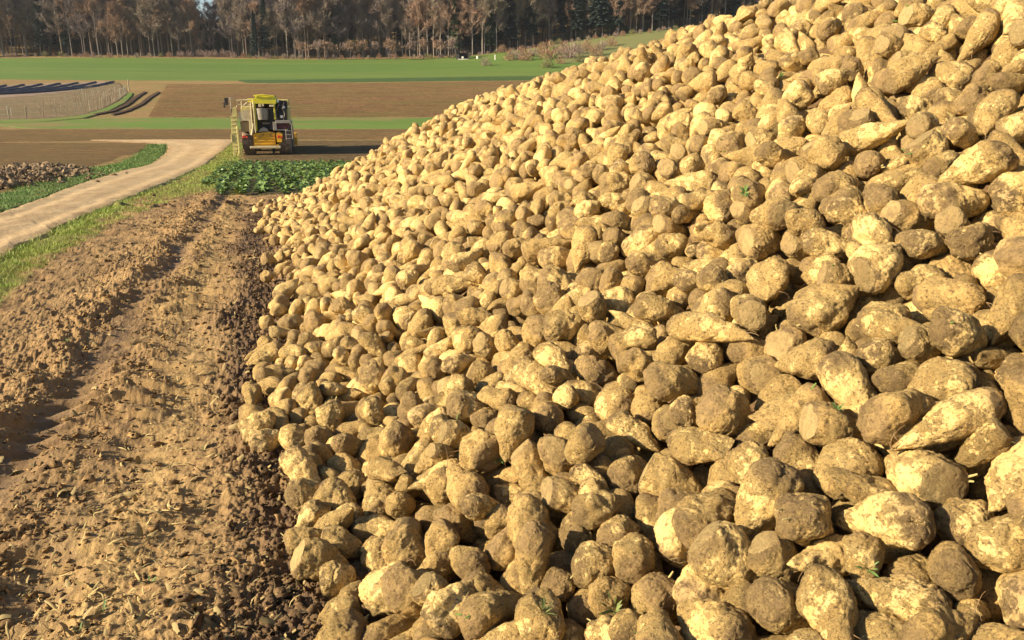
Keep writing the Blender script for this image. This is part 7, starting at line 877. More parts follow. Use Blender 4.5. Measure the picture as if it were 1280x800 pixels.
def grass_band(name, label, mat, pts, n, hgt, dens=None):
    """pts: (Y, Xleft, Xright) along the band"""
    a = np.array(pts); Yr = a[0, 0]*(a[-1, 0]/a[0, 0])**(rng.rand(n)**.85); f_ = rng.rand(n); f_ = .5+(f_-.5)*(1+.3*rng.randn(n)*.5)
    Xr = np.interp(Yr, a[:, 0], a[:, 1])*(1-f_)+np.interp(Yr, a[:, 0], a[:, 2])*f_
    pt = fbm(np.stack([Xr*1.6, Yr*1.2, Xr*0], -1), 3); k = pt > rng.uniform(-.75, .45, n); Xr, Yr = Xr[k], Yr[k]
    z = ground_z(Xr, Yr)+np.where((Yr < 17.5) & (Yr > 1), soil_relief(Xr, Yr)[0], .03)
    z = np.where((Yr < 18) & (across(Xr, Yr) < -2.2), ground_z(Xr, Yr)+.03, z)
    s_ = hgt*np.clip(rng.lognormal(0, .35, len(Xr)), .4, 2)*(1+Yr*.012); sz = np.stack([s_, s_*(.6+Yr*.05), s_], -1)
    v, f = scatter_mesh(np.stack([Xr, Yr, z-.004], -1), sz, rng, bp, .12); return tag(link(name, mesh_np(name, v, [f], [mat], False)), label, 'grass', None, 'stuff')
edR = lambda Y, d: [np.interp(Y, [a[1] for a in TR], [a[0] for a in TR])+d]
band = [(y, np.interp(y, [a[1] for a in TR], [a[0] for a in TR])-.08, np.interp(y, [a[1] for a in TR], [a[0] for a in TR])+w_) for y, w_ in ((4, .50), (6, .50), (8, .48), (10, .52), (13, .65), (16, .9), (20, 1.7), (28, 2.2), (40, 1.6), (52, 1.2), (60, .8))]
grass_band('verge_grass', 'yellow-green grass verge between the track and the muddy lane', GR1, band, 95000, .026)
band = [(y, np.interp(y, [a[1] for a in TL], [a[0] for a in TL])-w_, np.interp(y, [a[1] for a in TL], [a[0] for a in TL])+.15) for y, w_ in ((6, 1.0), (10, 1.0), (15, 1.05), (20, 1.1), (30, 1.5), (40, 1.7), (50, 1.6), (59, 1.2))]
grass_band('track_side_grass', 'deep green grass strip on the far side of the track', GR2, band, 52000, .04)
sheet('grass_verge', [(x1, y) for y, x1, x2 in band], [(x2, y) for y, x1, x2 in band], grass_mat('verge_turf', (.09, .17, .03), (.15, .21, .045), (.07, .11, .03), .5, 6, soil=(.17, .11, .05)), .05, 140, 8, .12)
# standing beet leaves in the unharvested strip
def leaf_plant(rs, n=11):
    V, F_ = [], []; b = 0
    for j in range(n):
        a = j*2.4+rs.rand(); L = rs.uniform(.15, .27); W0 = rs.uniform(.03, .055); el = rs.uniform(.35, 1.15); tw = rs.randn()*.5
        t = np.linspace(0, 1, 6); wv = W0*np.array([.12, .12, .75, 1., .72, .05]); r = L*(t*math.cos(el)+.28*t**2); z = L*(t*math.sin(el)*1.05-.42*t**2.4)
        wav = rs.randn(6)*.012
        for sgn, up in ((-1, .35), (0, 0), (1, .35)):
            x = r*math.cos(a)-sgn*wv*math.sin(a); y = r*math.sin(a)+sgn*wv*math.cos(a); V.append(np.stack([x, y, z+abs(sgn)*wv*up+sgn*tw*wv*.5+wav*abs(sgn)], -1))
        i = np.arange(5); F_.append(np.stack([b+i, b+i+1, b+i+7, b+i+6], -1)); F_.append(np.stack([b+6+i, b+i+7, b+i+13, b+12+i], -1)); b += 18
    return np.concatenate(V), np.concatenate(F_)
rs = np.random.RandomState(8); lp = [leaf_plant(rs) for _ in range(9)]
pos = []
for r_ in np.arange(-1.3, 16, .46):
    for s0 in np.arange(15, 47, .21):
        w_ = r_+rng.randn()*.05; s1 = s0+rng.randn()*.04; a = s1/.954; b = w_/.954+.03; x = (b-.314*a)/(1+.314**2); y = a+.314*x
        y0 = 17.4+.35*math.sin(x*1.3)+.35*abs(rng.randn())
        if fbm(np.array([[x*.5, y*.4, 2.]]), 2)[0] < -.42: continue
        left = np.interp(y, [17, 30, 47], [-6.4, -10.9, -15.9])+.2*rng.randn()
        if y > y0 and y < 43.5+.5*rng.randn() and x > left and x < 12: pos.append((x, y, 0))
pos = np.array(pos); pos[:, 2] = ground_z(pos[:, 0], pos[:, 1])+.03; s_ = rng.uniform(.5, .95, len(pos))
m = NT('beet_leaf', .38, .5); p = m.geo(); lc = m.mix(m.ramp(m.noise(p, 6, 4, .7), [(.35, 0.), (.65, 1.)]), (.09, .145, .033), (.20, .28, .06)); lc = m.mix(m.ramp(m.noise(p, .5, 3), [(.45, 0.), (.65, .4)]), lc, (.12, .20, .04)); m.col(lc); m.bump(m.noise(p, 40, 3), .004, 1.)
v, f = scatter_mesh(pos, s_, rng, lp, .06); tag(link('beet_leaves', mesh_np('beet_leaves', v, [f], [m.m])), 'dark green leafy strip of beets still standing in the ground', 'beet crop', None, 'stuff'); print('plants', len(pos), len(v))
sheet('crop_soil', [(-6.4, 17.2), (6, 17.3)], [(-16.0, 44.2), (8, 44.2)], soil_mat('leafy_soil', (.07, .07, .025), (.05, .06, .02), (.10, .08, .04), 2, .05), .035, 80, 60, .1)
# ============================================================= harvester ====
def at(px, py):
    x, y = unproject(px, py); return x, y, float(ground_z(x, y))
PY = flat('pale_yellow_paint', (.72, .62, .22), .5, var=.15, scale=1.5, dirt=(.30, .22, .12)); YE = flat('bright_yellow_paint', (.72, .64, .03), .4, var=.12, scale=1.5, dirt=(.5, .38, .1))
OR = flat('orange_yellow_paint', (.80, .42, .02), .5, var=.2, scale=3, dirt=(.30, .16, .06)); RE = flat('red_paint', (.55, .07, .03), .45, var=.2, scale=4, dirt=(.25, .12, .07))
TY = flat('tyre_rubber', (.16, .11, .075), .9, var=.4, scale=5, dirt=(.46, .32, .20)); DK = flat('dark_steel', (.030, .028, .030), .6, .2, var=.4, scale=4, dirt=(.10, .07, .045))
GS = flat('worn_steel', (.34, .31, .27), .5, .35, var=.3, scale=4, dirt=(.26, .18, .10)); GL = flat('dark_glass', (.03, .04, .05), .1, var=.1); CR = flat('cream_paint', (.66, .55, .33), .5, var=.15, scale=2.5, dirt=(.33, .24, .13))
WH = flat('lamp_white', (.85, .83, .75), .3, var=.05); RL = flat('lamp_red', (.65, .06, .03), .3, var=.1)
hx, hy = -14.75, 49.4; H_ = empty('beet_harvester', (hx, hy, float(ground_z(hx, hy))), math.radians(12))
tag(H_, 'yellow self-propelled beet harvester seen from behind, parked beside the track', 'harvester')
H_.scale = (.97, .97, .95)
def part(name, mat, fn, parent=H_, smooth=False):
    b = MB(); fn(b); return b.build(name, mat, parent, smooth)
def wheel(cx, cy, r, w_):
    def ty(b):
        hw = w_/2; b.lathe([(r*.55, -hw), (r*.84, -hw), (r*.95, -hw*.8), (r*.965, 0), (r*.95, hw*.8), (r*.84, hw), (r*.55, hw)], 'x', (cx, cy, r), 40)
        for k in range(22):                                  # chevron lugs
            for sg in (-1, 1):
                a0 = 2*math.pi*(k+(.5 if sg > 0 else 0))/22; vs = []
                for i in range(5):
                    t = i/4; x = cx+sg*(.03+t*(hw*.98-.03)); a = a0+t*.26
                    for dr, da in ((.93, -.042), (1.0, -.026), (1.0, .026), (.93, .042)):
                        rr = r*dr*(1-.05*t*t); vs.append((x, cy+rr*math.sin(a+da), r+rr*math.cos(a+da)))
                b.add(vs, [(i*4+j, i*4+j+1, i*4+5+j, i*4+4+j) for i in range(4) for j in range(3)]+[(3, 2, 1, 0), (16, 17, 18, 19)])
    t = part('wheel', TY, ty)
    part('rim', YE, lambda b: b.lathe([(.08, -w_*.42), (r*.5, -w_*.40), (r*.56, -w_*.5), (r*.56, w_*.5), (r*.5, w_*.4), (.08, w_*.42)], 'x', (cx, cy, r), 28), t)
for cx in (-1.12, 1.05):
    wheel(cx, .95, .78, .72); wheel(cx, 4.6, .9, .7)
part('chassis', DK, lambda b: (b.box(-.62, .55, .5, 6.6, .75, 1.15), b.box(-1.4, 1.4, 4.5, 4.7, .8, 1.0), b.box(-1.4, 1.4, .85, 1.1, .68, .9), b.box(.28, .42, .3, .6, .12, .6), b.box(-.7, .62, 1.0, 2.2, 1.15, 1.7)))
part('bumper_beam', CR, lambda b: b.box(-1.0, .82, -.12, .06, .48, .62, .02))
def grille(b):
    b.prism([(-.78, .64), (.52, .64), (.52, 1.42), (.25, 1.50), (-.55, 1.42), (-.78, 1.36)], .05, .75)
    for k in range(4): b.box(-.70, .45, .015, .05, .74+k*.17, .80+k*.17)
g = part('engine_cover', OR, grille)
part('latch', DK, lambda b: (b.box(-.2, -.12, .0, .05, 1.28, 1.34), b.box(.2, .28, .0, .05, 1.28, 1.34)), g)
for x0, x1 in ((-1.42, -.98), (.66, 1.05)): 
    part('tail_light', RL, lambda b: (b.box(x0, x0+.16, -.06, .02, 1.12, 1.28), b.box(x0+.2, x0+.32, -.06, .02, 1.12, 1.24)))
# the unloading elevator folded along the left side
def elev(b):
    b.prism([(-2.02, .25), (-1.78, .25), (-1.72, 1.6), (-1.62, 2.4), (-1.66, 3.0), (-1.82, 3.02), (-1.98, 2.3), (-2.06, 1.3)], -.05, .22); b.box(-2.08, -2.0, -.1, .0, .9, 1.35); b.box(-1.72, -1.60, -.08, .12, .15, 1.9, .02)
    for k in range(9): b.box(-2.0, -1.72, -.075, -.05, .4+k*.25, .46+k*.25)
e = part('elevator', PY, elev); part('elevator_foot', PY, lambda b: (b.box(-2.03, -1.88, .0, .2, .02, .28), b.box(-1.8, -1.68, .0, .2, .02, .30)), e)
part('conveyor_belt', DK, lambda b: b.box(-1.97, -1.70, .22, .30, .3, 2.9), e)
# tank and its left panels
part('tank', PY, lambda b: (b.prism([(-1.6, 2.0), (-1.2, 1.6), (1.1, 1.6), (1.3, 2.0), (1.3, 3.0), (-1.6, 3.0)], 2.0, 4.9)))
part('side_panel', CR, lambda b: (b.prism([(-1.52, 2.18), (-.82, 2.18), (-.80, 2.86), (-1.2, 2.82), (-1.52, 2.66)], -.02, 1.6)))
part('lower_panel', flat('tan_paint_with_shade', (.34, .24, .11), .7, var=.3, scale=4), lambda b: b.prism([(-1.46, 1.5), (-.86, 1.5), (-.82, 2.14), (-1.50, 2.14)], .12, 1.6))  # shade below the side panel is put into this darker tan
def frame(b):
    for x in (-.76, -.60): b.tube([(x, -.05, 1.45), (x, -.05, 3.35)], .035)
    b.tube([(-1.6, .0, 3.0), (-1.55, .0, 3.42), (-.6, .0, 3.45)], .035); b.tube([(-1.3, 0, 3.0), (-.98, 0, 3.28), (-.7, 0, 3.05)], .035); b.tube([(-1.3, 0, 3.43), (-1.3, 0, 2.9)], .03); b.tube([(-1.55, .0, 3.2), (-1.2, 0, 3.1), (-.6, 0, 3.15)], .025)
    b.box(-.95, -.82, -.04, .05, 1.3, 2.2); b.tube([(-.85, -.05, 1.3), (-.7, -.05, 2.0)], .04)
part('tubular_frame', CR, frame)
part('top_hood', YE, lambda b: (b.prism([(-.58, 3.22), (.72, 3.20), (.76, 3.5), (.60, 3.62), (.05, 3.60), (-.30, 3.66), (-.60, 3.52)], -.08, 1.3), b.box(-.5, .65, .2, 2.2, 3.5, 3.7), b.box(-.95, -.62, .3, 1.6, 3.3, 3.52), b.tube([(-.55, -.1, 3.68), (.0, -.12, 3.74), (.6, -.1, 3.66)], .04)))
part('hood_trim', CR, lambda b: (b.box(-.3, -.14, -.12, -.02, 3.02, 3.2), b.box(-.08, .02, -.12, -.02, 3.05, 3.2), b.box(.34, .6, -.12, -.02, 3.02, 3.14)))
part('fan_drum', GS, lambda b: (b.lathe([(.30, -.40), (.37, -.38), (.41, .2), (.42, .30), (.38, .31)], 'z', (-.16, .25, 2.62), 28)), smooth=False)
def cav(b):
    b.box(-.58, 1.22, 1.2, 2.28, 1.5, 3.25); b.box(-.5, .9, .45, .9, 1.5, 2.2); b.box(.25, .62, .15, .9, 1.6, 2.9); b.tube([(-.5, .3, 1.75), (.3, .2, 1.65), (.5, .2, 2.2)], .07)
part('machine_bay', DK, cav)
part('side_guard', YE, lambda b: (b.box(.56, .66, -.06, .9, 2.25, 3.2), b.box(-.62, -.5, -.04, .9, 1.55, 3.2)))
part('conveyor_drum', GS, lambda b: (b.lathe([(.12, -.55), (.16, -.5), (.16, .5), (.12, .55)], 'x', (.3, .6, 2.0), 16), b.lathe([(.10, -.5), (.10, .5)], 'x', (.3, .5, 2.55), 14)))
part('elevator_chute', CR, lambda b: b.prism([(.02, 2.3), (.30, 2.28), (.5, 2.9), (.2, 2.95)], .3, .8))
part('beet_chute', GS, lambda b: b.prism([(-.44, 1.50), (.2, 1.52), (.05, 1.70), (-.12, 1.78), (-.35, 1.66)], .05, .5))
def eng(b):
    b.box(.68, 1.18, .15, 1.1, 2.22, 3.1); b.tube([(.76, .1, 2.3), (.8, .05, 2.9), (1.1, .1, 3.3)], .05); b.tube([(1.25, .1, 2.2), (1.3, .1, 3.35)], .045); b.lathe([(.12, 0), (.14, .05), (.14, .28), (.1, .32)], 'z', (.98, .1, 3.1), 14); b.box(1.12, 1.36, .1, .8, 2.9, 3.4)
    for k in range(5): b.box(.70, 1.15, .12, .15, 2.32+k*.14, 2.38+k*.14)
part('engine', DK, eng)
for x, z in ((.84, 3.36), (1.0, 2.42), (1.16, 3.0)): part('work_lamp', WH, lambda b: b.lathe([(.03, .1), (.08, .06), (.085, 0), (.07, -.015)], 'y', (x, .0, z), 14))
part('hose', GS, lambda b: (b.tube([(.72, .05, 2.2), (.66, -.02, 2.7), (.9, 0, 3.15), (1.2, .05, 3.1)], .03), b.tube([(1.1, .05, 2.2), (1.2, -.02, 2.6), (1.08, 0, 2.9), (1.2, 0, 3.3)], .028)))
pl = part('platform', GS, lambda b: (b.box(.62, 1.52, -.25, .5, 2.02, 2.2), b.box(.48, 1.3, -.1, .4, 1.56, 1.66), b.box(.46, .68, -.15, .1, 1.6, 2.1)))
part('platform_shade_box', RE if 0 else flat('dark_red_with_shade', (.10, .025, .035), .6, var=.3), lambda b: b.box(.72, 1.42, -.1, .45, 1.70, 1.99))  # dark red band; the shade under the platform is put into its colour
part('handrail', GS, lambda b: (b.tube([(1.58, -.2, 1.05), (1.58, -.2, 2.24), (1.5, -.2, 2.26)], .022), b.tube([(1.58, .35, 1.05), (1.58, .35, 2.24), (1.58, -.2, 2.24)], .022)), pl)
part('ladder', GS, lambda b: [b.box(1.2, 1.5, -.2, -.12, 1.05+k*.24, 1.09+k*.24) for k in range(3)] and b.tube([(1.2, -.16, 1.0), (1.2, -.16, 1.6)], .02), pl)
part('mudguard', OR, lambda b: (b.prism([(.62, .85), (.9, .85), (.98, 1.38), (.78, 1.5), (.6, 1.42)], -.04, .12)))
mi = part('mirror', DK, lambda b: (b.box(-2.28, -2.06, -.02, .05, 3.12, 3.56), b.box(-2.36, -2.26, .0, .06, 2.98, 3.3)))
part('mirror_arm', GS, lambda b: (b.tube([(-2.1, .05, 3.5), (-1.85, .05, 3.6), (-1.55, .05, 3.4)], .025), b.tube([(-1.92, 0, 2.9), (-1.92, 0, 3.55)], .035)), mi)
cb = part('cab', PY, lambda b: (b.box(-1.15, 1.15, 5.1, 6.6, 1.5, 1.75), b.box(-1.2, 1.2, 5.0, 6.7, 3.28, 3.45), b.tube([(-1.1, 5.15, 1.7), (-1.1, 5.15, 3.3)], .05), b.tube([(1.1, 5.15, 1.7), (1.1, 5.15, 3.3)], .05), b.tube([(-1.1, 6.5, 1.7), (-1.1, 6.5, 3.3)], .05), b.tube([(1.1, 6.5, 1.7), (1.1, 6.5, 3.3)], .05)))
part('cab_window', GL, lambda b: b.box(-1.06, 1.06, 5.2, 6.5, 1.76, 3.27), cb)
part('lifting_header', OR, lambda b: (b.box(-1.5, 1.5, 6.9, 7.9, .25, 1.1), b.box(-.5, .5, 6.4, 7.0, .7, 1.2)))
# ====================================================== left-hand plots ======
WD = flat('stake_wood', (.42, .34, .23), .85, var=.3, scale=10); TW = flat('brown_twigs', (.20, .12, .075), .9, var=.3, scale=6); SLV = flat('pale_sleeve', (.48, .47, .36), .6, var=.15, scale=5)
def twig_mesh(b, base, h, rs, n=7):
    for _ in range(n):
        z = rs.uniform(.35, .95)*h; a = rs.rand()*6.28; L = rs.uniform(.25, .5)*h*.5
        b.tube([(base[0], base[1], base[2]+z), (base[0]+L*math.cos(a), base[1]+L*math.sin(a), base[2]+z+L*.9)], .010, 3, .004)
def dup(root, loc, rz=0., sc_=1., label=None):
    r = root.copy(); COL.objects.link(r); r.location = loc; r.rotation_euler = (0, 0, rz); r.scale = (sc_, sc_, sc_)
    if label: r['label'] = label
    for ch in list(root.children):
        c = ch.copy(); COL.objects.link(c); c.parent = r
        for g in list(ch.children): d = g.copy(); COL.objects.link(d); d.parent = c
    return r
vines = []
rs = np.random.RandomState(31)
for j in range(3):
    e = empty('young_vine', (0, 0, 0)); b = MB(); b.tube([(0, 0, -.1), (.01, 0, 1.25)], .030, 5); b.build('stake', WD if j else SLV, e)
    b = MB(); b.tube([(.05, 0, 0), (.06, .02, .5), (.03, 0, .95)], .022, 5, .012); twig_mesh(b, (.04, 0, 0), 1.1, rs, 9); b.build('vine', TW, e); tag(e, 'x', 'vine', 'young vines on stakes in rows'); vines.append(e)
P0 = to_world([(0, 150), (60, 148), (100, 144), (127, 136.5), (146, 126.5), (159, 116.5)]); d_ = np.r_[0, np.cumsum([math.dist(P0[i], P0[i+1]) for i in range(len(P0)-1)])]
used0 = set()
ROWN = ['edge row beside the green verge', 'second row in from the verge', 'third row in from the verge', 'fourth row in from the verge']
cnt = 0
for r_ in range(4):
    nrow = 34 if r_ < 2 else 24
    for i in range(nrow):
        s_ = (i+.5)/nrow*d_[-1]; x = np.interp(s_, d_, [p_[0] for p_ in P0])-r_*3.6; y = np.interp(s_, d_, [p_[1] for p_ in P0])+r_*3.4
        k = rs.randint(3); loc = (x, y, float(ground_z(x, y))+.07); h = rs.uniform(.95, 1.15) if r_ == 0 else rs.uniform(.55, .8)
        lab = f'thin staked young vine in the {ROWN[r_]} of the plot'
        if k not in used0: used0.add(k); e = vines[k]; e.location = loc; e['label'] = lab; e.scale = (h,)*3
        else: e = dup(vines[k], loc, rs.rand()*6, h, lab)
        e['group'] = 'staked young vines in the '+ROWN[r_]; cnt += 1
# rows of dark film-covered ridges
FILM = flat('dark_film', (.045, .038, .045), .55, var=.3, scale=2); PALE = soil_mat('pale_dry_soil', (.36, .27, .20), (.42, .33, .27), (.25, .17, .12), 1.5, .06)
sheet('pale_plot', to_world([(-60, 125.5), (0, 124), (60, 119.5), (100, 113.5), (125, 108.5), (143, 103.8)]), to_world([(-60, 109), (0, 107.5), (60, 105), (100, 103.8), (125, 103), (140, 102.6)]), PALE, .16, 80, 24, .4)
NTH = ['first', 'second', 'third', 'fourth', 'fifth', 'sixth', 'seventh']
for j in range(7):
    xe, ye = 142-22.5*j, 103.6+.8*j; cp_ = [(xe-160, ye+17), (xe-95, ye+15-.3*j), (xe-45, ye+10-.3*j), (xe-18, ye+4.5), (xe, ye)]; cp_ = [c for c in cp_ if c[0] > -75]
    P = polyres(to_world(cp_), np.linspace(0, 1, 60)); P = smooth_(P) if len(P) > 45 else P
    prof = [(-.30, 0), (-.24, .18), (-.09, .28), (.09, .28), (.24, .18), (.30, 0)]; V = []; D_ = np.gradient(P, axis=0); D_ /= np.linalg.norm(D_, axis=1)[:, None]
    for q_, d__ in zip(P, D_):
        g = float(ground_z(*q_)); n_ = noise3(np.array([[q_[0]*.5, q_[1]*.5, j]]))[0]
        for a, h in prof: V.append((q_[0]-d__[1]*a, q_[1]+d__[0]*a, g+.16+h*(1+.3*n_)))
    me = mesh_np('film_ridge', V, [grid_faces(60, 6)], [FILM]); tag(link('film_ridge', me), f'dark film-covered ridge on the pale plot, {NTH[j]} from the vine plot corner', 'covered row', 'film-covered ridges on the pale plot')
# strip of dumped clods left of the track
X = -9.8-rng.rand(4200)*13; Yc = 17+(rng.rand(4200)**.8)*20; c0 = np.interp(Yc, [17, 21, 26, 32, 37], [-13.2, -14.0, -15.6, -18.5, -21.5]); wdt = np.interp(Yc, [17, 25, 37], [1.6, 2.1, 1.5]); X = c0+rng.randn(4200)*wdt*.5
hgt = .22*np.exp(-((X-c0)/(wdt*.75))**2)*np.interp(Yc, [17, 22, 33, 37], [1, 1, .7, .1]); s_ = rng.lognormal(math.log(.055), .45, 4200)
v, f = scatter_mesh(np.stack([X, Yc, ground_z(X, Yc)+hgt*rng.rand(4200)+.03], -1), s_, rng, cp)
mm = NT('turned_clods', .9, .2); p = mm.geo(); mm.col(mm.mix(mm.ramp(mm.noise(p, 1.8, 5, .8), [(.38, 0.), (.6, 1.)]), (.09, .055, .033), (.34, .235, .135))); mm.bump(mm.noise(p, 12, 4), .03, 1.)
tag(link('clod_ridge', mesh_np('clod_ridge', v, [f], [mm.m], False)), 'low ridge of dumped earth clods and beet tops on the far side of the track', 'earth clods', None, 'stuff')
# ===================================================== far meadow things =====
def woody(seed, H, spread, lean=.0, first=.3, nl=9, twl=1.2, tww=.05, ntw=500, levels=2, tr=.22):
    """bare tree: tapered trunk + limbs mesh, and a twig mesh of thin ribbons"""
    rs = np.random.RandomState(seed); b = MB(); tips = []
    top = Vector((lean*H*rs.randn()*.3, lean*H*rs.randn()*.3, H*.93)); trunk = [Vector((0, 0, -.3)), Vector((0, 0, H*.3))*1+Vector((rs.randn()*.1, rs.randn()*.1, 0)), top*.65, top]
    b.tube(trunk, tr, 6, tr*.18)
    def pt(t):
        u = t*3; i = min(int(u), 2); return trunk[i].lerp(trunk[i+1], u-i)
    def limb(p0, d, L, r, lv):
        pts = [p0]; 
        for i in range(3): d = (d+Vector(rs.randn(3))*.16+Vector((0, 0, .10))).normalized(); pts.append(pts[-1]+d*L/3)
        b.tube(pts, r, 4, r*.35)
        for q_ in np.linspace(.35, 1, 6): 
            i = min(int(q_*3), 2); tips.append((pts[i].lerp(pts[i+1], q_*3-i), d, L))
        if lv > 0:
            for _ in range(3): i = rs.randint(1, 4); limb(pts[i], (d+Vector(rs.randn(3))*.6).normalized(), L*.55, r*.5, lv-1)
    for _ in range(nl):
        t = rs.uniform(first, .97); a = rs.rand()*6.28; up = rs.uniform(.5, 1.3); d = Vector((math.cos(a), math.sin(a), up)).normalized()
        limb(pt(t), d, spread*(1.25-t)*rs.uniform(.7, 1.2)*1.2, tr*.34*(1.15-t)+.02, levels-1)
    P = np.array([t_[0][:] for t_ in tips]); D = np.array([t_[1][:] for t_ in tips]); k = rs.randint(len(P), size=ntw)
    d = D[k]+rs.randn(ntw, 3)*.75+np.array([0, 0, .35]); d /= np.linalg.norm(d, axis=1)[:, None]; L = twl*rs.uniform(.5, 1.3, ntw)[:, None]; sd = np.cross(d, rs.randn(ntw, 3)); sd /= np.linalg.norm(sd, axis=1)[:, None]
    p0 = P[k]+rs.randn(ntw, 3)*.12*twl; mid = p0+d*L*.5+rs.randn(ntw, 3)*.06*twl; p1 = p0+d*L
    V = np.concatenate([p0-sd*tww*.5, p0+sd*tww*.5, mid+sd*tww*.4, mid-sd*tww*.4, p1], 0); i = np.arange(ntw)
    return b, V, np.stack([i, i+ntw, i+2*ntw, i+3*ntw], -1), np.stack([i+3*ntw, i+2*ntw, i+4*ntw], -1)
BK = [flat('grey_bark', (.21, .18, .155), .9, var=.3, scale=1), flat('brown_bark', (.20, .145, .11), .9, var=.3, scale=1), flat('dark_bark', (.10, .08, .075), .9, var=.3, scale=1), flat('pale_bark', (.29, .245, .20), .9, var=.3, scale=1)]
TWM = [flat('grey_brown_twigs', (.26, .20, .16), .9, var=.3, scale=.6), flat('red_brown_twigs', (.32, .20, .135), .9, var=.3, scale=.6), flat('dark_twigs', (.16, .125, .125), .9, var=.3, scale=.6), flat('ochre_twigs', (.30, .235, .17), .9, var=.3, scale=.6)]
NE = [flat('dark_needles', (.020, .036, .028), .8, var=.5, scale=.7), flat('green_needles', (.045, .075, .028), .8, var=.5, scale=.7)]
def make_tree(seed, bm, tm, name='bare_tree', **kw):
    b, V, q_, t_ = woody(seed, **kw); e = empty(name, (0, 0, 0)); b.build('trunk', BK[bm], e); link('crown', mesh_np('crown', V, [q_, t_], [TWM[tm]], False), e); return e
def conifer(seed, H, R0, mat, n=1700):
    rs = np.random.RandomState(seed); e = empty('spruce_tree', (0, 0, 0)); b = MB(); b.tube([(0, 0, -.3), (0, 0, H*.5), (.1, 0, H*.97)], .24, 6, .03); b.build('trunk', BK[2], e)
    t = rs.rand(n)**.8; z = H*(.16+.84*t); a = rs.rand(n)*6.28; Rm = R0*(1-t)**.8*(1+.22*np.sin(z*4.2+seed)); L = Rm*rs.uniform(.35, 1., n); w_ = .28+.3*rs.rand(n)
    c, s_ = np.cos(a), np.sin(a); r0 = L*.35; drop = -.28*L
    V = np.concatenate([np.stack([r0*c-w_*s_*.3, r0*s_+w_*c*.3, z], -1), np.stack([r0*c+w_*s_*.3, r0*s_-w_*c*.3, z], -1), np.stack([L*.8*c+w_*s_, L*.8*s_-w_*c, z+drop*.6-.25], -1), np.stack([(L+.25)*c, (L+.25)*s_, z+drop], -1), np.stack([L*.8*c-w_*s_, L*.8*s_+w_*c, z+drop*.6-.2], -1)])
    i = np.arange(n); link('crown', mesh_np('crown', V, [np.stack([i, i+n, i+2*n, i+3*n], -1), np.stack([i, i+3*n, i+4*n], -1)], [mat], False), e); return e
bare = []
for j in range(10):
    bare.append(make_tree(100+j, [0, 1, 3, 1, 0, 2, 3, 0, 1, 2][j], [0, 1, 3, 0, 1, 2, 0, 1, 3, 2][j], H=[23, 26, 21, 27, 24, 28, 22, 25, 26, 24][j], spread=[3.9, 3.4, 3.5, 4.4, 3.2, 4, 3, 3.9, 3.4, 4.1][j], lean=.08, first=[.25, .2, .3, .22, .18, .2, .32, .2, .3, .22][j], nl=20, twl=1.6, tww=.075, ntw=2300, tr=.20))
con = [conifer(200+j, [22, 26, 19, 24][j], [3.0, 3.4, 2.8, 3.2][j], NE[[0, 0, 1, 0][j]]) for j in range(4)]
BN = {0: 'grey', 1: 'brown', 2: 'dark', 3: 'pale'}; TN = ['grey-brown', 'red-brown', 'ochre', 'grey-brown', 'red-brown', 'dark', 'grey-brown', 'red-brown', 'ochre', 'dark']; BKN = ['grey', 'brown', 'pale', 'brown', 'grey', 'dark', 'pale', 'grey', 'brown', 'dark']
def edgeY(x): return 279+8*sstep(0, 60, x)+22*sstep(60, 140, x)+3*math.sin(x*.11)
rs = np.random.RandomState(77); usedb, usedc = set(), set(); trees = []
def hscale(x, y):       # lower crowns where the sky shows through
    px_ = float(project(x, y, 15)[0]); return .42+.08*rs.rand() if 244 < px_ < 284 else .80 if 338 < px_ < 352 else rs.uniform(.78, 1.2)
x = -184.
while x < 112:
    for row in range(2):
        xx = x+rs.randn()*.8; yy = float(edgeY(xx))+row*5.5+rs.rand()*3; hs = hscale(xx, yy); pxx = float(project(xx, yy, 15)[0])
        conp = .10+.30*(fbm(np.array([[xx*.025, 3., 0]]), 2)[0] > .12)*(row == 1)+(.25 if 640 < pxx < 800 else 0)
        trees.append((xx, yy, hs, rs.rand() < conp, row))
    x += rs.uniform(1.6, 3.0)
trees.append((-83.5, 275.5, .62, True, 0)); trees.append((-80.5, 277., .78, True, 0))
print('edge trees', len(trees))
order = sorted(range(len(trees)), key=lambda i: trees[i][0]); rank = {}
def stretch(x_):
    p_ = float(project(x_, 285, 15)[0]); names = ['far left wood', 'wood behind film ridges', 'wood behind vine plot', 'wood left of harvester', 'wood behind harvester', 'wood right of harvester', 'wood behind fruit trees', 'wood behind hut', 'wood behind round bush', 'wood above heap flank', 'wood beside heap crest']
    return names[int(np.clip(p_/78, 0, 10))]
tk = {}
for i in order:
    xx, yy, hs, isc, row = trees[i]; k = rs.randint(4) if isc else rs.randint(10)
    kind = ('dark green spruce' if k != 2 else 'lighter green spruce') if isc else f'bare {BKN[k]}-barked tree, {TN[k]} twigs'
    tk.setdefault((kind, stretch(xx), row), []).append((i, k))
for (kind, st, row), lst in tk.items():
    for j, (i, k) in enumerate(lst):
        xx, yy, hs, isc, row = trees[i]; loc = (xx, yy, float(ground_z(xx, yy))); src = con[k] if isc else bare[k]; us = usedc if isc else usedb
        lab = f'{kind}, {["front", "second"][row]} row, {st}'+('' if len(lst) == 1 else f', {ORD[min(j, 11)]}')
        grp = f'{"spruces" if isc else "bare trees"} along the edge of the wood'
        if k not in us: us.add(k); e = src; e.location = loc; e.rotation_euler = (0, 0, rs.rand()*6); e.scale = (hs,)*3; e['label'] = lab
        else: e = dup(src, loc, rs.rand()*6, hs, lab)
        e['category'] = 'tree'; e['group'] = grp
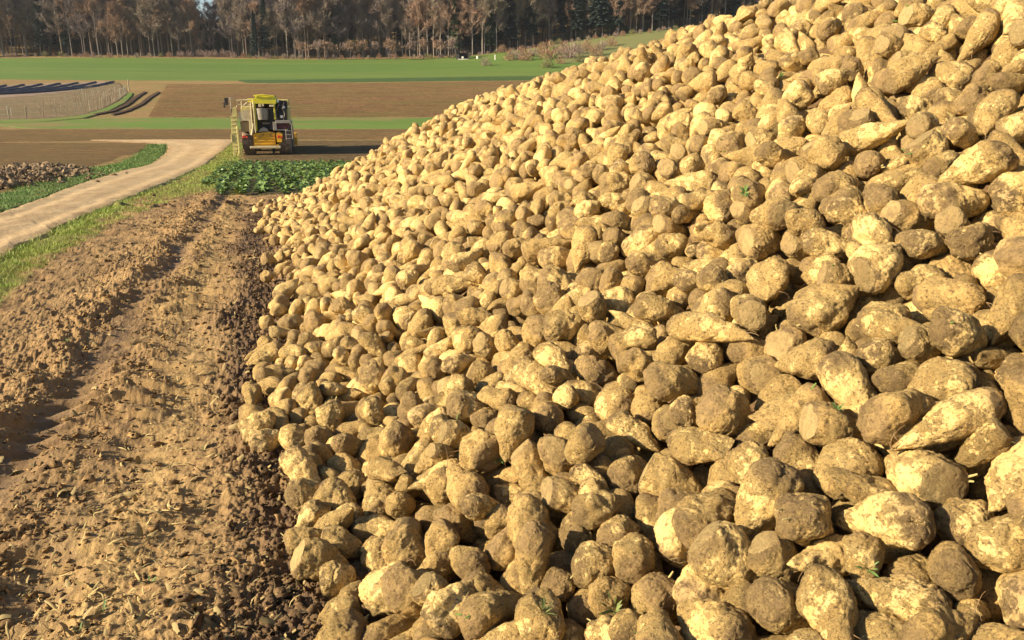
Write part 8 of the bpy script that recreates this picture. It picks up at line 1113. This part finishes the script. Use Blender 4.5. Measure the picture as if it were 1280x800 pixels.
# the depth of the wood behind them
pr = []
for j in range(3):
    b, V, q_, t_ = woody(300+j, H=25, spread=4.5, lean=.2, first=.12, nl=12, twl=2.2, tww=.12, ntw=560, levels=1, tr=.24); vb = np.array(b.v)
    pr.append((vb, b.f, V, q_, t_))
def wood(name, label, pts, mats):
    V, F4, F3, mi4, mi3 = [], [], [], [], []; n0 = 0
    for (x_, y_, hs) in pts:
        vb, fb, Vc, q_, t_ = pr[rs.randint(3)]; a = rs.rand()*6.28; R2 = np.array([[math.cos(a), -math.sin(a), 0], [math.sin(a), math.cos(a), 0], [0, 0, 1]]); o_ = np.array([x_, y_, float(ground_z(x_, y_))])
        V.append((vb@R2.T)*hs+o_); f4 = np.array([f for f in fb if len(f) == 4]); F4.append(f4+n0); mi4 += [0]*len(f4); n0 += len(vb)
        V.append((Vc@R2.T)*hs+o_); F4.append(q_+n0); mi4 += [1+rs.randint(2)]*len(q_); F3.append(t_+n0); mi3 += [mi4[-1]]*len(t_); n0 += len(Vc)
    me = mesh_np(name, np.concatenate(V), [np.concatenate(F4), np.concatenate(F3)], mats, False, mat_idx=mi4+mi3); tag(link(name, me), label, 'woodland', None, 'stuff')
pts = []
for _ in range(1100):
    x_ = rs.uniform(-215, 150); y_ = float(edgeY(x_))+12+rs.rand()**1.2*75; pts.append((x_, y_, hscale(x_, y_)*rs.uniform(.85, 1.05)))
wood('woodland', 'deep mass of bare winter woodland behind the front trees', pts, [BK[1], TWM[0], TWM[2]])
V, F4, F3, n0 = [], [], [], 0
for _ in range(150):                                    # dark evergreens standing deep in the wood
    x_ = rs.uniform(-215, 150); y_ = float(edgeY(x_))+16+rs.rand()*60; hs = hscale(x_, y_)*rs.uniform(.7, .95); c_ = con[rs.randint(4)]; me = c_.children[1].data if 'crown' in c_.children[1].name else c_.children[0].data
    n = len(me.vertices); v = np.empty(n*3, np.float32); me.vertices.foreach_get('co', v); V.append(v.reshape(-1, 3)*hs+np.array([x_, y_, float(ground_z(x_, y_))])); i = np.arange(n//5); m_ = n//5
    F4.append(np.stack([i, i+m_, i+2*m_, i+3*m_], -1)+n0); F3.append(np.stack([i, i+3*m_, i+4*m_], -1)+n0); n0 += n
tag(link('evergreen_undergrowth', mesh_np('evergreen_undergrowth', np.concatenate(V), [np.concatenate(F4), np.concatenate(F3)], [NE[0]], False)), 'dark evergreens standing deep inside the bare wood', 'woodland', None, 'stuff')
# brushy hem of the wood
def bush(seed, tm, n=330, R=1.3, H=1.9, w_=.06):
    rs_ = np.random.RandomState(seed); b = MB()
    for _ in range(5): a = rs_.rand()*6.28; b.tube([(0, 0, -.1), (math.cos(a)*R*.3, math.sin(a)*R*.3, H*.5), (math.cos(a)*R*.6, math.sin(a)*R*.6, H*.85)], .05, 4, .015)
    d = rs_.randn(n, 3); d[:, 2] = abs(d[:, 2])*.9; d /= np.linalg.norm(d, axis=1)[:, None]; rr = rs_.rand(n)**.5
    p0 = d*rr[:, None]*np.array([R, R, H])*.8; p0[:, 2] += .05; g = d+rs_.randn(n, 3)*.5+np.array([0, 0, .4]); g /= np.linalg.norm(g, axis=1)[:, None]; sd_ = np.cross(g, rs_.randn(n, 3)); sd_ /= np.linalg.norm(sd_, axis=1)[:, None]
    p1 = p0+g*rs_.uniform(.3, .7, n)[:, None]; V = np.concatenate([p0-sd_*w_/2, p0+sd_*w_/2, p1]); i = np.arange(n)
    e = empty('bush', (0, 0, 0)); b.build('stem', BK[1], e); link('twigs', mesh_np('twigs', V, [np.stack([i, i+n, i+2*n], -1)], [TWM[tm]], False), e); return e
PK = flat('pinkish_twigs', (.31, .215, .18), .9, var=.25, scale=.6); TWM.append(PK); TWM.append(flat('olive_twigs', (.20, .19, .07), .9, var=.3, scale=.6)); TWM.append(flat('orange_brown_twigs', (.30, .17, .10), .9, var=.3, scale=.6))
bs_ = [bush(400, 4), bush(401, 6), bush(402, 5, 420), bush(403, 3)]; BNm = ['pinkish', 'red-brown', 'olive', 'ochre']; usedk = set(); x = -176.; bl = {}
items = []
while x < 98:
    px_ = float(project(x, 275, 14)[0]); k = 0 if 210 < px_ < 300 else rs.choice([0, 1, 2, 3], p=[.25, .35, .15, .25]); items.append((x, float(edgeY(x))-rs.uniform(1.5, 4.5), k, rs.uniform(.55, 1.1) if not 215 < px_ < 300 else rs.uniform(1.1, 1.6))); x += rs.uniform(1.6, 3.6)
for it in items: bl.setdefault((int(it[2]), stretch(it[0])), []).append(it)
for (k, st), lst in bl.items():
    for j, (x_, y_, k_, s_) in enumerate(sorted(lst)):
        loc = (x_, y_, float(ground_z(x_, y_))); lab = f'{BNm[k]} bare bush at {st}'+('' if len(lst) == 1 else f', {ORD[min(j, 11)]}')
        if k not in usedk: usedk.add(k); e = bs_[k]; e.location = loc; e.scale = (s_,)*3; e['label'] = lab
        else: e = dup(bs_[k], loc, rs.rand()*6, s_, lab)
        e['category'] = 'bush'; e['group'] = 'bushes along the hem of the wood'
# fruit trees in a row on the meadow edge (a real orchard row)
ft = [make_tree(500+j, 2, [1, 4, 1][j], name='fruit_tree', H=4.6, spread=2.9, first=.3, nl=13, twl=.8, tww=.07, ntw=750, tr=.16) for j in range(3)]; usedf = set()
fts = [(px_, 74.6-abs(px_-450)*.004, rs.uniform(.85, 1.2)) for px_ in (382, 398, 404, 420, 432, 437, 455, 468, 484, 495, 512, 530, 548, 566)]
for j, (px_, py_, s_) in enumerate(fts):
    x_, y_, z_ = at(px_+rs.randn()*2, py_+.6*rs.randn()); k = j % 3; lab = f'bare russet fruit tree on the meadow edge, {ORD[j] if j < 12 else ["second from right", "rightmost"][j-12]} of the row'
    if k not in usedf: usedf.add(k); e = ft[k]; e.location = (x_, y_, z_); e.scale = (s_,)*3; e['label'] = lab
    else: e = dup(ft[k], (x_, y_, z_), rs.rand()*6, s_, lab)
    e['category'] = 'fruit tree'; e['group'] = 'fruit trees in front of the wood'
# shrubs on the right-hand slope
def put_bush(k, px_, py_, s_, lab, name='bush'):
    x_, y_, z_ = at(px_, py_); e = dup(bs_[k], (x_, y_, z_), rs.rand()*6, s_, lab); e.name = name; e['category'] = 'bush'; e['group'] = 'shrubs on the green slope'; return e
for a in ((3, 607, 82.5, 1.5, 'round orange-brown bush alone on the green meadow right of the hut'), (1, 636, 76, 1.6, 'low red-brown shrub at the left end of the slope thicket'), (0, 648, 75, 1.7, 'pinkish low shrub in the slope thicket, left of the tall pair'), (1, 658, 76, 1.9, 'broad red-brown shrub in the middle of the slope thicket'),
          (1, 687, 74, 2.9, 'tall red-brown shrub, left one of the tall pair on the slope'), (0, 713, 73, 2.6, 'tall pinkish shrub, right one of the tall pair on the slope'), (2, 684, 85, 1.6, 'small olive bush on the meadow below the tall pair'), (2, 724, 78, 1.5, 'olive shrub right of the tall pair by the heap'), (1, 745, 70, 1.9, 'red-brown shrub right of the tall pair just above the beets'), (1, 700, 80, 1.2, 'small red-brown shrub between the tall pair')):
    put_bush(*a)
for j, (px_, py_, k_, s_) in enumerate(((628, 66, 1, 1.5), (641, 70, 3, 1.4), (652, 68, 1, 1.6), (666, 71, 0, 1.7), (677, 67, 1, 1.8), (697, 69, 3, 1.7), (705, 66, 1, 2.0), (722, 68, 0, 2.0), (733, 64, 1, 1.9), (752, 63, 3, 1.8), (764, 58, 1, 1.7), (616, 58, 0, 1.2), (604, 60, 1, 1.3))):
    put_bush(k_, px_, py_, s_, f'{BNm[k_]} shrub of the brown hedge line along the slope, {(ORD+["thirteenth from left"])[[2, 3, 4, 5, 6, 7, 8, 9, 10, 11, 12, 1, 0][j]]}')
# hut, white posts and bollard-like markers
x_, y_, z_ = at(579, 74.5); e = empty('field_hut', (x_, y_, z_)); e.scale = (1.05,)*3; tag(e, 'small dark open-fronted hut with a pale gap, standing on the far meadow', 'hut')
DW = flat('dark_boards', (.045, .038, .036), .85, var=.3, scale=2); LW = flat('whitewash', (.72, .68, .60), .7, var=.1, scale=2)
part('back_wall', DW, lambda b: b.box(-1.9, 1.7, 1.9, 2.0, 0, 2.0), e); part('side_wall', DW, lambda b: b.box(-2.0, -1.1, -.02, 1.9, 0, 2.1), e); part('side_wall', DW, lambda b: b.box(1.4, 1.75, 0, 1.9, 0, 1.9), e)
part('roof', DW, lambda b: b.prism([(-2.3, 2.05), (-.2, 2.75), (2.2, 2.35), (2.2, 2.2), (-.2, 2.6), (-2.3, 1.9)], -.5, 2.4), e); part('trough', LW, lambda b: b.box(-.5, .1, .2, .9, .3, .9), e); part('floor_slab', LW, lambda b: b.box(-1.6, 1.6, -.4, 0, 0, .18), e)
for j, (px_, py_, w_, h_) in enumerate(((571.5, 74.5, .5, 1.6), (597, 73.5, .7, .8), (619, 75, .3, 1.5))):
    x_, y_, z_ = at(px_, py_); b = MB(); b.lathe([(w_*.5, -.1), (w_*.5, h_*.9), (w_*.35, h_)], 'z', (0, 0, 0), 10); o = b.build('marker_post', LW); o.location = (x_, y_, z_)
    tag(o, ['white upright post just left of the dark hut', 'stubby white block just right of the dark hut', 'slim white post left of the slope thicket'][j], 'post')
# a lone headland post in front of the brown field
x_, y_, z_ = at(161.5, 114.5); b = MB(); b.lathe([(.09, -.1), (.09, 1.9), (.03, 2.05)], 'z', (0, 0, 0), 8); o = b.build('marker_post', WD); o.location = (x_, y_, z_); tag(o, 'pale wooden post at the corner where vine plot meets brown field', 'post')
# sprigs of weed poking from the heap and the mud
def sprig(seed, mat, n=22, h=.06):
    rs_ = np.random.RandomState(seed); V, F_ = [], []
    for j in range(n):
        a = rs_.rand()*6.28; L = h*rs_.uniform(.5, 1.2); w_ = L*rs_.uniform(.03, .10); t = np.array([0, .4, .75, 1.]); r = L*t*rs_.uniform(.3, 1.)+.0; z = L*(t*.9-.3*t*t); ww = w_*np.array([.5, 1, .8, .05]); b0 = len(V)*8
        V.append(np.concatenate([np.stack([r*math.cos(a)-ww*math.sin(a), r*math.sin(a)+ww*math.cos(a), z], -1), np.stack([r*math.cos(a)+ww*math.sin(a), r*math.sin(a)-ww*math.cos(a), z], -1)])); i = np.arange(3); F_.append(np.stack([i, i+1, i+5, i+4], -1)+b0)
    return mesh_np('weed_sprig', np.concatenate(V), [np.concatenate(F_)], [mat], False)
WG = flat('weed_green', (.12, .20, .05), .6, var=.4, scale=60); WG2 = flat('grey_green_weed', (.15, .18, .05), .7, var=.4, scale=60)
vis = [(768, 765, WG2, .085, 'grey-green weed sprig wedged between beets, bottom middle of the heap'), (681, 765, WG2, .06, 'thin grass sprig wedged between beets at the bottom left of the big weed'), (1048, 512, WG, .05, 'tiny green sprig between beets right of the heap middle'), (1085, 712, WG, .05, 'yellowish green sprig on beets near the bottom right'), (975, 98, WG, .07, 'green sprig between beets high up near the crest'), (622, 575, WG, .06, 'green weed tuft between beets at the lower left of the heap'), (931, 243, WG, .06, 'small dark green sprig in the upper middle of the beets')]
dg = bpy.context.evaluated_depsgraph_get(); dg.update()
c_, s__ = math.cos(PITCH), math.sin(PITCH)
for j, (px_, py_, mt, h_, lab) in enumerate(vis):
    a, b = (px_-640)/F, (400-py_)/F; d = Vector((a, c_+b*s__, -s__+b*c_)).normalized(); hit, loc, nrm, *_ = sc.ray_cast(dg, Vector((0, 0, CAMZ)), d)
    if hit: o = link('weed_sprig', sprig(600+j, mt, 26, h_*.55)); o.location = loc-nrm*.008; o.rotation_euler = (nrm+Vector((0, 0, 1))).to_track_quat('Z', 'Y').to_euler(); tag(o, lab, 'weed', 'weed sprigs among the beets')
tufts = [(187, 735, .05, 'green blade tuft in the mud at the bottom of the photo'), (92, 590, .03, 'dry grass tuft in the middle of the mud'), (152, 522, .035, 'small bright weed on the rut edge'), (252, 565, .04, 'pale stalk tuft near the dark crumbs'), (130, 770, .05, 'long green blades in the mud near the bottom edge'), (118, 392, .05, 'green weed beside the far rut'), (100, 795, .05, 'green blade tuft at the very bottom edge of the mud'), (85, 440, .045, 'yellow-green weed at the dark rut edge')]
for j, (px_, py_, h_, lab) in enumerate(tufts):
    x_, y_ = unproject(px_, py_); z_ = float(ground_z(x_, y_)+soil_relief(np.array([x_]), np.array([y_]))[0][0]); o = link('weed_sprig', sprig(700+j, WG, 8, h_*.8)); o.location = (x_, y_, z_-.004); tag(o, lab, 'weed', 'weed sprigs in the mud')

# thin winter air between the fields and the wood
xs0, xs1, ys0, ys1 = -3700, 3700, -3200, 4300
HZ = MB(); HZ.box(xs0, xs1, ys0, ys1, -4, 75, .001); hm_ = bpy.data.materials.new('pale_air'); hm_.use_nodes = True; nt = hm_.node_tree; nt.nodes.clear()
ou = nt.nodes.new('ShaderNodeOutputMaterial'); pv = nt.nodes.new('ShaderNodeVolumePrincipled'); nt.links.new(pv.outputs[0], ou.inputs['Volume']); pv.inputs['Density'].default_value = HAZE; pv.inputs['Color'].default_value = (.86, .9, 1, 1); pv.inputs['Anisotropy'].default_value = .2
if HAZE > 0: tag(HZ.build('haze', hm_), kind='stuff')
